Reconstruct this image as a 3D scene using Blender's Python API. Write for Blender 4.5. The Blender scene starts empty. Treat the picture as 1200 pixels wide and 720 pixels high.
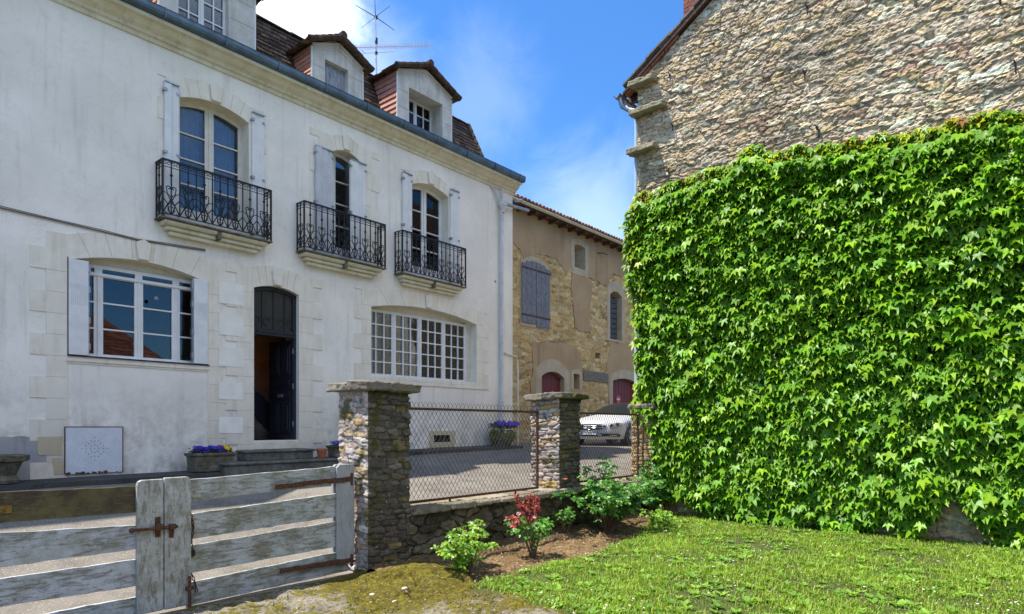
import bpy, bmesh, math, random
import numpy as np
from mathutils import Vector, Matrix, noise

# ---------------------------------------------------------------- camera, sky, sun
EYE = 1.6
FPX = 759.0
YAW = math.atan2(640, FPX)
CC, SS = math.cos(YAW), math.sin(YAW)
SC = bpy.context.scene
COL = SC.collection
cam_data = bpy.data.cameras.new('camera')
cam = bpy.data.objects.new('camera', cam_data)
COL.objects.link(cam)
cam.location = (0, 0, EYE)
cam.rotation_euler = (math.pi / 2, 0, YAW - math.pi / 2)
cam_data.sensor_fit = 'HORIZONTAL'
cam_data.sensor_width = 36
cam_data.lens = 36 * FPX / 1200
cam_data.shift_y = 140 / 1200
cam_data.clip_start = 0.05
cam_data.clip_end = 2000
SC.camera = cam

SUN_EL = math.radians(66)
SUN_H = Vector((-0.71, 0.70))
SUN_H.normalize()
world = bpy.data.worlds.new('World')
SC.world = world
world.use_nodes = True
wn, wl = world.node_tree.nodes, world.node_tree.links
wn.clear()
w_out = wn.new('ShaderNodeOutputWorld')
w_bg = wn.new('ShaderNodeBackground')
w_sky = wn.new('ShaderNodeTexSky')
w_sky.sky_type = 'NISHITA'
w_sky.sun_disc = False
w_sky.sun_elevation = SUN_EL
w_sky.sun_rotation = math.atan2(SUN_H.x, SUN_H.y)
w_sky.air_density = 1.2
w_sky.dust_density = 0.25
w_sky.ozone_density = 4.5
w_bg.inputs['Strength'].default_value = 0.125
# soft cumulus drifting over the blue, in sky directions
tc = wn.new('ShaderNodeTexCoord')
mp = wn.new('ShaderNodeMapping')
mp.inputs['Scale'].default_value = (1.0, 1.0, 1.7)
mp.inputs['Location'].default_value = (0.35, 0.2, 0.1)
wl.new(tc.outputs['Generated'], mp.inputs['Vector'])
n1 = wn.new('ShaderNodeTexNoise')
n1.inputs['Scale'].default_value = 2.2
n1.inputs['Detail'].default_value = 9
n1.inputs['Roughness'].default_value = 0.55
n1.inputs['Distortion'].default_value = 0.35
wl.new(mp.outputs['Vector'], n1.inputs['Vector'])
r1 = wn.new('ShaderNodeValToRGB')
r1.color_ramp.elements[0].position = 0.52
r1.color_ramp.elements[0].color = (0, 0, 0, 1)
r1.color_ramp.elements[1].position = 0.80
r1.color_ramp.elements[1].color = (0.18, 0.18, 0.18, 1)
wl.new(n1.outputs['Fac'], r1.inputs['Fac'])


def sky_dir(px, py):
    u, v = (px - 600) / FPX, (500 - py) / FPX
    return Vector((CC + SS * u, SS - CC * u, v)).normalized()


def cloud_patch(px, py, inner, outer, amount, src, rag=0.16, d=None):
    """one cloud: a ragged patch of white round a direction of the sky"""
    d = d or sky_dir(px, py)
    dist = wn.new('ShaderNodeVectorMath')
    dist.operation = 'DISTANCE'
    nrm = wn.new('ShaderNodeVectorMath')
    nrm.operation = 'NORMALIZE'
    wl.new(tc.outputs['Generated'], nrm.inputs[0])
    wl.new(nrm.outputs['Vector'], dist.inputs[0])
    dist.inputs[1].default_value = d
    nn = wn.new('ShaderNodeTexNoise')
    nn.inputs['Scale'].default_value = 7.0
    nn.inputs['Detail'].default_value = 12
    nn.inputs['Roughness'].default_value = .62
    nn.inputs['Distortion'].default_value = .5
    wl.new(nrm.outputs['Vector'], nn.inputs['Vector'])
    ma = wn.new('ShaderNodeMath')
    ma.operation = 'MULTIPLY_ADD'
    wl.new(nn.outputs['Fac'], ma.inputs[0])
    ma.inputs[1].default_value = rag * 2
    wl.new(dist.outputs['Value'], ma.inputs[2])
    mr = wn.new('ShaderNodeMapRange')
    mr.inputs['From Min'].default_value = inner + rag
    mr.inputs['From Max'].default_value = outer + rag
    mr.inputs['To Min'].default_value = amount
    mr.inputs['To Max'].default_value = 0
    mr.interpolation_type = 'SMOOTHSTEP'
    wl.new(ma.outputs[0], mr.inputs['Value'])
    mx = wn.new('ShaderNodeMath')
    mx.operation = 'MAXIMUM'
    wl.new(src, mx.inputs[0])
    wl.new(mr.outputs[0], mx.inputs[1])
    return mx.outputs[0]


fac = r1.outputs['Color']
fac = cloud_patch(318, 0, 0.06, 0.15, 0.97, fac, 0.09)
fac = cloud_patch(420, 100, 0.0, 0.14, 0.30, fac, 0.10)
fac = cloud_patch(690, 262, 0.0, 0.15, 0.24, fac, 0.10)
fac = cloud_patch(560, 120, 0.0, 0.12, 0.10, fac, 0.10)
fac = cloud_patch(0, 0, 0.25, 0.62, 0.75, fac, 0.12, Vector((0.1, -.62, .78)).normalized())      # unseen cloud bank, added behind the camera to brighten the facade
fac = cloud_patch(0, 0, 0.15, 0.45, 0.6, fac, 0.12, Vector((-.75, -.45, .6)).normalized())  # another unseen cloud, added for more neutral ambient fill
w_mix = wn.new('ShaderNodeMixRGB')
w_mix.inputs[2].default_value = (7.6, 8.0, 8.6, 1)
w_gain = wn.new('ShaderNodeMixRGB')
w_gain.blend_type = 'MULTIPLY'
w_gain.inputs[0].default_value = 1.0
w_gain.inputs[2].default_value = (0.36, 0.64, 0.92, 1)
wl.new(w_sky.outputs[0], w_gain.inputs[1])
wl.new(fac, w_mix.inputs[0])
wl.new(w_gain.outputs[0], w_mix.inputs[1])
wl.new(w_mix.outputs[0], w_bg.inputs['Color'])
wl.new(w_bg.outputs[0], w_out.inputs['Surface'])

sun_data = bpy.data.lights.new('sun', 'SUN')
sun_data.energy = 4.3
sun_data.angle = math.radians(0.53)
sun_data.color = (1.0, 0.955, 0.88)
sun = bpy.data.objects.new('sun', sun_data)
COL.objects.link(sun)
sun_dir = Vector((SUN_H.x * math.cos(SUN_EL), SUN_H.y * math.cos(SUN_EL), math.sin(SUN_EL)))
sun.rotation_euler = sun_dir.to_track_quat('Z', 'Y').to_euler()
sun.location = (0, 0, 30)

vs = SC.view_settings
vs.view_transform = 'Standard'
vs.look = 'None'
vs.gamma = 1
vs.use_curve_mapping = False
vs.exposure = 1.04
SC.render.engine = 'CYCLES'
SC.cycles.max_bounces = 7
SC.cycles.transparent_max_bounces = 12
SC.cycles.caustics_reflective = False
SC.cycles.caustics_refractive = False

# ---------------------------------------------------------------- helpers


def ray(px, py):
    u, v = (px - 600) / FPX, (500 - py) / FPX
    return Vector((CC + SS * u, SS - CC * u, v))


def on_y(px, py, y):
    r = ray(px, py)
    t = y / r.y
    return Vector((r.x * t, y, EYE + r.z * t))


def on_x(px, py, x):
    r = ray(px, py)
    t = x / r.x
    return Vector((x, r.y * t, EYE + r.z * t))


def on_z(px, py, z=0.0):
    r = ray(px, py)
    t = (z - EYE) / r.z
    return Vector((r.x * t, r.y * t, z))


def frame(origin, ux, up=(0, 0, 1)):
    ux, up = Vector(ux).normalized(), Vector(up)
    un = ux.cross(up)
    m = Matrix((ux, up, un)).transposed().to_4x4()
    m.translation = Vector(origin)
    return m


def wloc(o):
    v = Vector((0, 0, 0))
    while o is not None:
        v = v + o.location
        o = o.parent
    return v


class MB:
    """collects shapes and links them as one mesh object"""

    def __init__(self):
        self.v, self.f, self.c, self.g, self.gid, self.auto = [], [], [], [], 0, True

    def add(self, verts, faces, M=None, col=None):
        b = len(self.v)
        for p in verts:
            p = Vector(p)
            self.v.append(M @ p if M is not None else p)
        for f in faces:
            self.f.append([b + i for i in f])
            self.c.append(col)
            self.g.append(self.gid)
        if self.auto: self.gid += 1

    def mark(self):
        """start the next piece: what follows belongs together until the next mark"""
        self.auto = False
        self.gid += 1

    def box(self, x0, x1, y0, y1, z0, z1, M=None, col=None, jit=0, rnd=None):
        vs_ = [(x, y, z) for z in (z0, z1) for y in (y0, y1) for x in (x0, x1)]
        if jit:
            vs_ = [tuple(c + rnd.uniform(-jit, jit) for c in p) for p in vs_]
        fs = [(0, 2, 3, 1), (4, 5, 7, 6), (0, 1, 5, 4), (2, 6, 7, 3), (0, 4, 6, 2), (1, 3, 7, 5)]
        self.add(vs_, fs, M, col)

    def bar(self, p, q, w, h=None, M=None, col=None, up=(0, 0, 1)):
        p, q = Vector(p), Vector(q)
        h = w if h is None else h
        d = (q - p).normalized()
        u = Vector(up)
        if abs(d.dot(u)) > .95:
            u = Vector((0, 1, 0))
        s = d.cross(u).normalized()
        t = s.cross(d).normalized()
        vs_ = []
        for e in (p, q):
            for a, b in ((-1, -1), (1, -1), (1, 1), (-1, 1)):
                vs_.append(e + s * a * w / 2 + t * b * h / 2)
        self.add(vs_, [(3, 2, 1, 0), (4, 5, 6, 7), (0, 1, 5, 4), (1, 2, 6, 5), (2, 3, 7, 6), (3, 0, 4, 7)], M, col)

    def tube(self, pts, r, n=6, M=None, col=None, closed=False):
        pts = [Vector(p) for p in pts]
        rs = r if isinstance(r, (list, tuple)) else [r] * len(pts)
        L = len(pts)
        vs_, fs = [], []
        s = None
        for i, p in enumerate(pts):
            if closed:
                d = pts[(i + 1) % L] - pts[i - 1]
            else:
                d = pts[min(i + 1, L - 1)] - pts[max(i - 1, 0)]
            d.normalize()
            if s is None:
                u = Vector((0, 0, 1)) if abs(d.z) < .9 else Vector((1, 0, 0))
                s = d.cross(u).normalized()
            else:
                s = (s - d * s.dot(d))
                s = s.normalized() if s.length > 1e-6 else d.orthogonal().normalized()
            t = d.cross(s)
            for k in range(n):
                a = 2 * math.pi * k / n
                vs_.append(p + (s * math.cos(a) + t * math.sin(a)) * rs[i])
        m = L if closed else L - 1
        for i in range(m):
            for k in range(n):
                a, b = i * n + k, i * n + (k + 1) % n
                c, e = ((i + 1) % L) * n + (k + 1) % n, ((i + 1) % L) * n + k
                fs.append((a, b, c, e))
        if not closed:
            fs.append(tuple(range(n))[::-1])
            fs.append(tuple((L - 1) * n + k for k in range(n)))
        self.add(vs_, fs, M, col)

    def lathe(self, prof, n=16, M=None, col=None, cap=True):
        vs_, fs = [], []
        for r, z in prof:
            for k in range(n):
                a = 2 * math.pi * k / n
                vs_.append((r * math.cos(a), r * math.sin(a), z))
        for i in range(len(prof) - 1):
            for k in range(n):
                fs.append((i * n + k, i * n + (k + 1) % n, (i + 1) * n + (k + 1) % n, (i + 1) * n + k))
        if cap:
            fs.append(tuple(range(n))[::-1])
            fs.append(tuple((len(prof) - 1) * n + k for k in range(n)))
        self.add(vs_, fs, M, col)

    def prism(self, prof, a0, a1, M=None, col=None):
        """profile of (n, b) points run along a, in a facade frame"""
        n = len(prof)
        vs_ = [(a0, b, q) for q, b in prof] + [(a1, b, q) for q, b in prof]
        fs = [(i, (i + 1) % n, n + (i + 1) % n, n + i) for i in range(n)]
        fs.append(tuple(range(n))[::-1])
        fs.append(tuple(range(n, 2 * n)))
        self.add(vs_, fs, M, col)

    def plate(self, outer, holes, n0, n1, M=None, col=None):
        """flat sheet with holes, thick from n0 to n1 along the frame's normal"""
        cu = bpy.data.curves.new('tmp', 'CURVE')
        cu.dimensions = '2D'
        cu.fill_mode = 'BOTH'
        cu.extrude = abs(n1 - n0) / 2
        for loop in [outer] + list(holes):
            sp = cu.splines.new('POLY')
            sp.points.add(len(loop) - 1)
            for i, p in enumerate(loop):
                sp.points[i].co = (p[0], p[1], 0, 1)
            sp.use_cyclic_u = True
        ob = bpy.data.objects.new('tmp', cu)
        COL.objects.link(ob)
        dg = bpy.context.evaluated_depsgraph_get()
        me = bpy.data.meshes.new_from_object(ob.evaluated_get(dg))
        mid = (n0 + n1) / 2
        self.add([(v.co.x, v.co.y, v.co.z + mid) for v in me.vertices], [tuple(p.vertices) for p in me.polygons], M, col)
        bpy.data.objects.remove(ob)
        bpy.data.curves.remove(cu)
        bpy.data.meshes.remove(me)

    def build_each(self, name, mat, parent=None, **k):
        out = []
        for g_ in sorted(set(self.g)):
            m = MB()
            fs = [(f, c) for f, c, q in zip(self.f, self.c, self.g) if q == g_]
            ids = sorted({i for f, c in fs for i in f})
            mp_ = {i: j for j, i in enumerate(ids)}
            m.v = [self.v[i] for i in ids]
            m.f = [[mp_[i] for i in f] for f, c in fs]
            m.c = [c for f, c in fs]
            m.g = [0] * len(fs)
            out.append(m.build(name, mat, parent, **k))
        return out

    def build(self, name, mat, parent=None, origin=None, bevel=0, smooth=False, seg=1):
        me = bpy.data.meshes.new(name)
        if parent is not None:
            off = wloc(parent)
        elif origin is not None:
            off = Vector(origin)
        else:
            off = Vector((0, 0, 0))
        if off.length:
            me.from_pydata([v - off for v in self.v], [], self.f)
        else:
            me.from_pydata(self.v, [], self.f)
        if any(c is not None for c in self.c):
            at = me.color_attributes.new('Col', 'FLOAT_COLOR', 'CORNER')
            arr = np.ones((len(me.loops), 4), dtype=np.float32)
            k = 0
            for f, c in zip(self.f, self.c):
                c = c or (1, 1, 1)
                arr[k:k + len(f), :3] = c
                k += len(f)
            at.data.foreach_set('color', arr.ravel())
        me.validate()
        bm = bmesh.new()
        bm.from_mesh(me)
        if bevel or smooth == 'weld':
            bmesh.ops.remove_doubles(bm, verts=bm.verts, dist=1e-5)
        bm.to_mesh(me)
        bm.free()
        me.materials.append(mat)
        o = bpy.data.objects.new(name, me)
        COL.objects.link(o)
        if parent is not None:
            o.parent = parent
        elif origin is not None:
            o.location = origin
        if smooth:
            me.polygons.foreach_set('use_smooth', [True] * len(me.polygons))
        if bevel:
            b = o.modifiers.new('bevel', 'BEVEL')
            b.width = bevel
            b.segments = seg
            b.limit_method = 'ANGLE'
            b.angle_limit = math.radians(40)
        return o


def roughen(o, size, strength, levels=3):
    """break up a clean block into hewn stone"""
    m = o.modifiers.new('fine', 'SUBSURF')
    m.subdivision_type = 'SIMPLE'
    m.levels = m.render_levels = levels
    t = bpy.data.textures.new('hewn', 'CLOUDS')
    t.noise_scale = size
    t.noise_depth = 4
    d = o.modifiers.new('hewn', 'DISPLACE')
    d.texture = t
    d.texture_coords = 'GLOBAL'
    d.strength = strength
    d.mid_level = .5
    o.data.polygons.foreach_set('use_smooth', [True] * len(o.data.polygons))


def merge_into(o, j):
    """take the faces of j into o as a second material of the same mesh"""
    bm = bmesh.new()
    bm.from_mesh(o.data)
    k = len(bm.faces)
    bm.from_mesh(j.data)
    bm.faces.ensure_lookup_table()
    for f in bm.faces[k:]: f.material_index = 1
    bm.to_mesh(o.data)
    bm.free()
    o.data.materials.append(j.data.materials[0])
    bpy.data.objects.remove(j)


def tag(o, label=None, cat=None, group=None, kind=None):
    if label: o['label'] = label
    if cat: o['category'] = cat
    if group: o['group'] = group
    if kind: o['kind'] = kind
    return o


def thing(name, label, cat, loc=(0, 0, 0), group=None):
    o = bpy.data.objects.new(name, None)
    o.empty_display_size = .2
    COL.objects.link(o)
    o.location = loc
    return tag(o, label, cat, group)


def np_mesh(name, verts, loops, sizes, mat, cols=None, parent=None, origin=None):
    """fast mesh from arrays; cols is one colour per face"""
    me = bpy.data.meshes.new(name)
    verts = np.asarray(verts, dtype=np.float32)
    off = wloc(parent) if parent is not None else (Vector(origin) if origin is not None else Vector((0, 0, 0)))
    verts = verts - np.array(off, dtype=np.float32)
    sizes = np.asarray(sizes, dtype=np.int32)
    loops = np.asarray(loops, dtype=np.int32)
    me.vertices.add(len(verts))
    me.vertices.foreach_set('co', verts.ravel())
    me.loops.add(len(loops))
    me.loops.foreach_set('vertex_index', loops)
    me.polygons.add(len(sizes))
    st = np.concatenate([[0], np.cumsum(sizes)[:-1]]).astype(np.int32)
    me.polygons.foreach_set('loop_start', st)
    me.polygons.foreach_set('loop_total', sizes)
    me.update(calc_edges=True)
    if cols is not None:
        at = me.color_attributes.new('Col', 'FLOAT_COLOR', 'CORNER')
        arr = np.ones((len(loops), 4), dtype=np.float32)
        arr[:, :3] = np.repeat(np.asarray(cols, dtype=np.float32), sizes, axis=0)
        at.data.foreach_set('color', arr.ravel())
    me.materials.append(mat)
    o = bpy.data.objects.new(name, me)
    COL.objects.link(o)
    if parent is not None:
        o.parent = parent
    elif origin is not None:
        o.location = origin
    return o


def leaf_cloud(name, P, Nn, Dn, S, outline, tris, mat, cols, parent=None, origin=None):
    """many leaves as one mesh. P centre, Nn normal, Dn tip direction, S size; outline (x side, y along tip, z along normal)"""
    P, Nn, Dn = (np.asarray(a, dtype=np.float64) for a in (P, Nn, Dn))
    Nn /= np.linalg.norm(Nn, axis=1)[:, None]
    Dn = Dn - Nn * np.sum(Dn * Nn, axis=1)[:, None]
    Dn /= np.linalg.norm(Dn, axis=1)[:, None]
    Sd = np.cross(Dn, Nn)
    S = np.asarray(S)[:, None, None]
    ol = np.asarray(outline)
    V = P[:, None, :] + S * (ol[None, :, 0:1] * Sd[:, None, :] + ol[None, :, 1:2] * Dn[:, None, :] + ol[None, :, 2:3] * Nn[:, None, :])
    k = len(ol)
    n = len(P)
    T = np.asarray(tris)
    L = (T[None] + (np.arange(n) * k)[:, None, None]).reshape(-1)
    sizes = np.full(n * len(T), T.shape[1])
    return np_mesh(name, V.reshape(-1, 3), L, sizes, mat, np.repeat(np.asarray(cols), len(T), axis=0), parent, origin)


# ---------------------------------------------------------------- materials


class NT:
    def __init__(self, name):
        self.m = bpy.data.materials.new(name)
        self.m.use_nodes = True
        self.n, self.l = self.m.node_tree.nodes, self.m.node_tree.links
        self.b = self.n['Principled BSDF']
        self.tc = self.n.new('ShaderNodeTexCoord')
        self.geo = None

    def co(self, scale=(1, 1, 1)):
        m = self.n.new('ShaderNodeMapping')
        m.inputs['Scale'].default_value = scale
        g = self.n.new('ShaderNodeNewGeometry') if self.geo is None else self.geo
        self.geo = g
        self.l.new(g.outputs['Position'], m.inputs['Vector'])
        return m.outputs[0]

    def noise(self, s, scale=(1, 1, 1), detail=6, rough=.6, dist=0):
        t = self.n.new('ShaderNodeTexNoise')
        t.inputs['Scale'].default_value = s
        t.inputs['Detail'].default_value = detail
        t.inputs['Roughness'].default_value = rough
        t.inputs['Distortion'].default_value = dist
        self.l.new(self.co(scale), t.inputs['Vector'])
        return t.outputs['Fac']

    def voro(self, s, scale=(1, 1, 1), feature='F1', out='Distance'):
        t = self.n.new('ShaderNodeTexVoronoi')
        t.feature = feature
        t.inputs['Scale'].default_value = s
        self.l.new(self.co(scale), t.inputs['Vector'])
        return t.outputs[out]

    def rng(self, src, a, b, c=0., d=1.):
        m = self.n.new('ShaderNodeMapRange')
        for k, v in zip(('From Min', 'From Max', 'To Min', 'To Max'), (a, b, c, d)):
            m.inputs[k].default_value = v
        self.l.new(src, m.inputs['Value'])
        return m.outputs[0]

    def math(self, op, a, b):
        m = self.n.new('ShaderNodeMath')
        m.operation = op
        for i, x in enumerate((a, b)):
            if isinstance(x, (int, float)): m.inputs[i].default_value = x
            else: self.l.new(x, m.inputs[i])
        return m.outputs[0]

    def mix(self, f, a, b, mode='MIX'):
        m = self.n.new('ShaderNodeMixRGB')
        m.blend_type = mode
        for i, x in enumerate((f, a, b)):
            if isinstance(x, (int, float)): m.inputs[i].default_value = x if i == 0 else (x, x, x, 1)
            elif isinstance(x, tuple): m.inputs[i].default_value = (*x, 1) if len(x) == 3 else x
            else: self.l.new(x, m.inputs[i])
        return m.outputs[0]

    def attr(self):
        a = self.n.new('ShaderNodeAttribute')
        a.attribute_name = 'Col'
        return a.outputs['Color']

    def bump(self, h, strength=.5, dist=.01, prev=None):
        b = self.n.new('ShaderNodeBump')
        b.inputs['Strength'].default_value = strength
        b.inputs['Distance'].default_value = dist
        self.l.new(h, b.inputs['Height'])
        if prev: self.l.new(prev, b.inputs['Normal'])
        return b.outputs[0]

    def normal_up(self):
        g = self.n.new('ShaderNodeNewGeometry')
        s = self.n.new('ShaderNodeSeparateXYZ')
        self.l.new(g.outputs['Normal'], s.inputs[0])
        return s.outputs['Z']

    def height(self):
        g = self.n.new('ShaderNodeNewGeometry')
        s = self.n.new('ShaderNodeSeparateXYZ')
        self.l.new(g.outputs['Position'], s.inputs[0])
        return s.outputs['Z']

    def done(self, col, rough=.8, nrm=None, metal=0, spec=.4):
        if isinstance(col, tuple): self.b.inputs['Base Color'].default_value = (*col, 1)
        else: self.l.new(col, self.b.inputs['Base Color'])
        if isinstance(rough, (int, float)): self.b.inputs['Roughness'].default_value = rough
        else: self.l.new(rough, self.b.inputs['Roughness'])
        self.b.inputs['Metallic'].default_value = metal
        self.b.inputs['Specular IOR Level'].default_value = spec
        if nrm: self.l.new(nrm, self.b.inputs['Normal'])
        return self.m


def simple(name, c, rough=.6, var=.2, scale=12, bump=.15, metal=0, stretch=(1, 1, 1), dist=.004):
    t = NT(name)
    n = t.noise(scale, stretch)
    d = tuple(x * (1 - var) for x in c)
    e = tuple(min(1, x * (1 + var)) for x in c)
    col = t.mix(t.rng(n, .3, .7), d, e)
    return t.done(col, rough, t.bump(n, bump, dist) if bump else None, metal)


def m_plaster():
    t = NT('white_plaster')
    big = t.noise(.9, detail=5, rough=.6)
    mid = t.noise(4.5, detail=8, rough=.7)
    streak = t.noise(2.6, (3.0, 3.0, .22), detail=6, rough=.6)
    fine = t.noise(55, detail=4)
    c = t.mix(t.rng(big, .38, .66), (.78, .73, .645), (.90, .85, .765))
    c = t.mix(t.rng(streak, .54, .76, 0, .5), c, (.52, .485, .42))
    c = t.mix(t.rng(mid, .58, .78, 0, .35), c, (.50, .46, .38))
    cr = t.noise(1.1, (1, 1, 1), detail=10, rough=.7, dist=1.2)
    c = t.mix(t.rng(t.math('ABSOLUTE', t.math('SUBTRACT', cr, .5), 0), 0, .004, .35, 0), c, (.30, .27, .22))
    z = t.height()
    low = t.rng(z, .75, 2.4, 1, 0)
    c = t.mix(t.math('MULTIPLY', t.rng(mid, .40, .62), t.math('MULTIPLY', low, .75)), c, (.33, .30, .25))
    # soot and weather under the eaves on the old left part
    spots = t.noise(1.9, detail=7, rough=.75)
    c = t.mix(t.rng(spots, .66, .76, 0, .5), c, (.40, .38, .35))
    h = t.math('ADD', t.math('MULTIPLY', mid, .6), t.math('MULTIPLY', fine, .25))
    return t.done(c, .9, t.bump(h, .5, .012), spec=.2)


def m_stone_trim(name, a, b, stain=(.42, .36, .24), amt=.5):
    t = NT(name)
    mid = t.noise(3.2, detail=7, rough=.65)
    streak = t.noise(3.5, (3, 3, .35), detail=5)
    fine = t.noise(60, detail=4)
    c = t.mix(t.rng(mid, .35, .65), a, b)
    c = t.mix(t.rng(streak, .52, .75, 0, amt), c, stain)
    z = t.height()
    c = t.mix(t.math('MULTIPLY', t.rng(mid, .38, .62), t.rng(z, .8, 2.2, .65, 0)), c, (.30, .25, .17))
    return t.done(c, .85, t.bump(t.math('ADD', mid, t.math('MULTIPLY', fine, .3)), .35, .008), spec=.25)


def m_attr_stone(name, bump=.9, moss=0, mosscol=(.07, .075, .012), dist=.012, grime=.35, topmoss=0):
    """stones whose own colour comes from the mesh, weathered by noise"""
    t = NT(name)
    c = t.attr()
    n = t.noise(14, detail=9, rough=.7)
    n2 = t.noise(70, detail=5, rough=.7)
    v = t.voro(46)
    c = t.mix(t.rng(n, .3, .7, 0, .8), c, t.mix(1., c, (.45, .42, .38), 'MULTIPLY'))
    c = t.mix(t.rng(n2, .5, .72, 0, grime), c, (.03, .028, .024))
    c = t.mix(t.rng(t.noise(30, detail=6), .62, .72, 0, .6), c, (.62, .60, .54))
    if moss:
        mn = t.noise(4.2, detail=8, rough=.7)
        f = t.rng(mn, .62 - moss, .70 - moss * .8)
        c = t.mix(t.math('MULTIPLY', f, .85), c, mosscol)
    if topmoss:
        f = t.math('MULTIPLY', t.rng(t.normal_up(), .25, .8), t.rng(t.noise(6, detail=6), .35, .6))
        c = t.mix(t.math('MULTIPLY', f, topmoss), c, mosscol)
    h = t.math('ADD', t.math('MULTIPLY', n, 1.2), t.math('ADD', t.math('MULTIPLY', n2, .5), t.math('MULTIPLY', v, .3)))
    return t.done(c, .92, t.bump(h, bump, dist), spec=.2)


def m_leaf(name, trans=.35, rough=.38, tcol=(1.0, 1.25, .35), spec=.5):
    t = NT(name)
    c = t.attr()
    n = t.noise(25, detail=3)
    c = t.mix(t.rng(n, .3, .7, 0, .35), c, t.mix(1., c, (.6, .7, .5), 'MULTIPLY'))
    m = t.done(c, rough, t.bump(t.noise(60), .25, .004), spec=spec)
    tr = t.n.new('ShaderNodeBsdfTranslucent')
    cc = t.mix(1., c, tcol, 'MULTIPLY')
    t.l.new(cc, tr.inputs['Color'])
    mx = t.n.new('ShaderNodeMixShader')
    mx.inputs[0].default_value = trans
    t.l.new(t.b.outputs[0], mx.inputs[1])
    t.l.new(tr.outputs[0], mx.inputs[2])
    out = [n_ for n_ in t.n if n_.type == 'OUTPUT_MATERIAL'][0]
    t.l.new(mx.outputs[0], out.inputs['Surface'])
    return m


def m_glass(name='window_glass', tint=(.75, .82, .86), ior=1.5):
    t = NT(name)
    g = t.n.new('ShaderNodeBsdfGlossy')
    g.inputs['Roughness'].default_value = .015
    g.inputs['Color'].default_value = (1, 1, 1, 1)
    tr = t.n.new('ShaderNodeBsdfTransparent')
    tr.inputs['Color'].default_value = (*tint, 1)
    fr = t.n.new('ShaderNodeFresnel')
    fr.inputs['IOR'].default_value = ior
    w = t.bump(t.noise(1.3, detail=2), .06, .02)
    t.l.new(w, g.inputs['Normal'])
    k = t.math('MULTIPLY', fr.outputs[0], 1.05)
    mx = t.n.new('ShaderNodeMixShader')
    t.l.new(k, mx.inputs[0])
    t.l.new(tr.outputs[0], mx.inputs[1])
    t.l.new(g.outputs[0], mx.inputs[2])
    out = [n_ for n_ in t.n if n_.type == 'OUTPUT_MATERIAL'][0]
    t.l.new(mx.outputs[0], out.inputs['Surface'])
    return t.m


def m_peeling(name, paint, wood, th=.5, moss=.3, stretch=(1, 1, 3.2)):
    """old painted boards: paint flaking off grey wood"""
    t = NT(name)
    n = t.noise(11, stretch, detail=9, rough=.72, dist=.6)
    g = t.noise(26, (1, 1, 9), detail=6, rough=.6)
    f = t.rng(n, th - .04, th + .05)
    wc = t.mix(t.rng(g, .3, .7), tuple(x * .55 for x in wood), tuple(x * 1.35 for x in wood))
    pc = t.mix(t.rng(t.noise(5, detail=6), .3, .7), tuple(x * .78 for x in paint), paint)
    c = t.mix(f, wc, pc)
    ms = t.noise(5.5, detail=8, rough=.7)
    c = t.mix(t.rng(ms, .44, .62, 0, moss), c, (.155, .145, .055))
    sp = t.noise(70, detail=3)
    c = t.mix(t.rng(sp, .58, .68, 0, .5), c, (.09, .08, .06))
    h = t.math('ADD', t.math('MULTIPLY', f, .5), t.math('MULTIPLY', g, .5))
    return t.done(c, .85, t.bump(h, .8, .005), spec=.25)


def m_rust():
    t = NT('rusty_iron')
    n = t.noise(40, detail=8, rough=.7)
    c = t.mix(t.rng(n, .35, .65), (.028, .017, .013), (.17, .072, .032))
    return t.done(c, .85, t.bump(n, .6, .003), metal=.1)


def m_ground(name, cols, scales, bump=.6, dist=.02, rough=.95, peb=None):
    t = NT(name)
    c = t.mix(t.rng(t.noise(scales[0], detail=8, rough=.65), .35, .65), cols[0], cols[1])
    c = t.mix(t.rng(t.noise(scales[1], detail=6, rough=.7), .45, .65, 0, .8), c, cols[2])
    fine = t.noise(scales[2], detail=4, rough=.7)
    c = t.mix(t.rng(fine, .55, .68, 0, .75), c, cols[3])
    h = t.math('ADD', fine, t.math('MULTIPLY', t.noise(scales[1], detail=6), .8))
    if peb:
        v = t.voro(peb[0])
        vc = t.voro(peb[0], out='Color')
        s = t.n.new('ShaderNodeSeparateXYZ')
        t.l.new(vc, s.inputs[0])
        pk = t.math('MULTIPLY', t.rng(s.outputs[0], peb[1], peb[1] + .02), t.rng(v, .30, .42, 1, 0))
        c = t.mix(pk, c, peb[2])
        h = t.math('ADD', h, t.math('MULTIPLY', pk, .6))
    return t.done(c, rough, t.bump(h, bump, dist), spec=.2)


M = {}
M['plaster'] = m_plaster()
M['trim'] = m_stone_trim('pale_limestone', (.74, .675, .55), (.84, .785, .68), (.54, .45, .29), .45)
M['trim_warm'] = m_stone_trim('yellow_limestone', (.56, .49, .31), (.68, .62, .44), (.40, .32, .16), .5)
M['dormer_stone'] = m_stone_trim('grey_limestone', (.50, .475, .42), (.68, .655, .60), (.28, .26, .22), .5)
M['cornice'] = m_stone_trim('cornice_stone', (.62, .56, .38), (.74, .69, .53), (.36, .30, .17), .55)
M['white_paint'] = simple('white_paint', (.72, .72, .70), .5, .08, 6, .1)
M['cream_paint'] = simple('cream_paint', (.66, .63, .54), .5, .12, 6, .1)
M['grey_shutter'] = m_peeling('weathered_shutter_paint', (.42, .44, .50), (.20, .19, .20), .46, .05, (6, 6, .7))
M['blue_shutter'] = m_peeling('faded_blue_paint', (.27, .28, .33), (.14, .13, .13), .50, .05, (6, 6, .6))
M['zinc'] = simple('zinc_gutter', (.10, .15, .19), .45, .3, 5, .1, .4)
M['pipe'] = simple('painted_downpipe', (.55, .57, .58), .5, .15, 5, .1)
M['pipe_blue'] = simple('pale_blue_downpipe', (.42, .52, .58), .5, .12, 5, .1)
M['galv'] = simple('galvanised_steel', (.35, .37, .39), .35, .2, 10, .05, .7)
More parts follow.
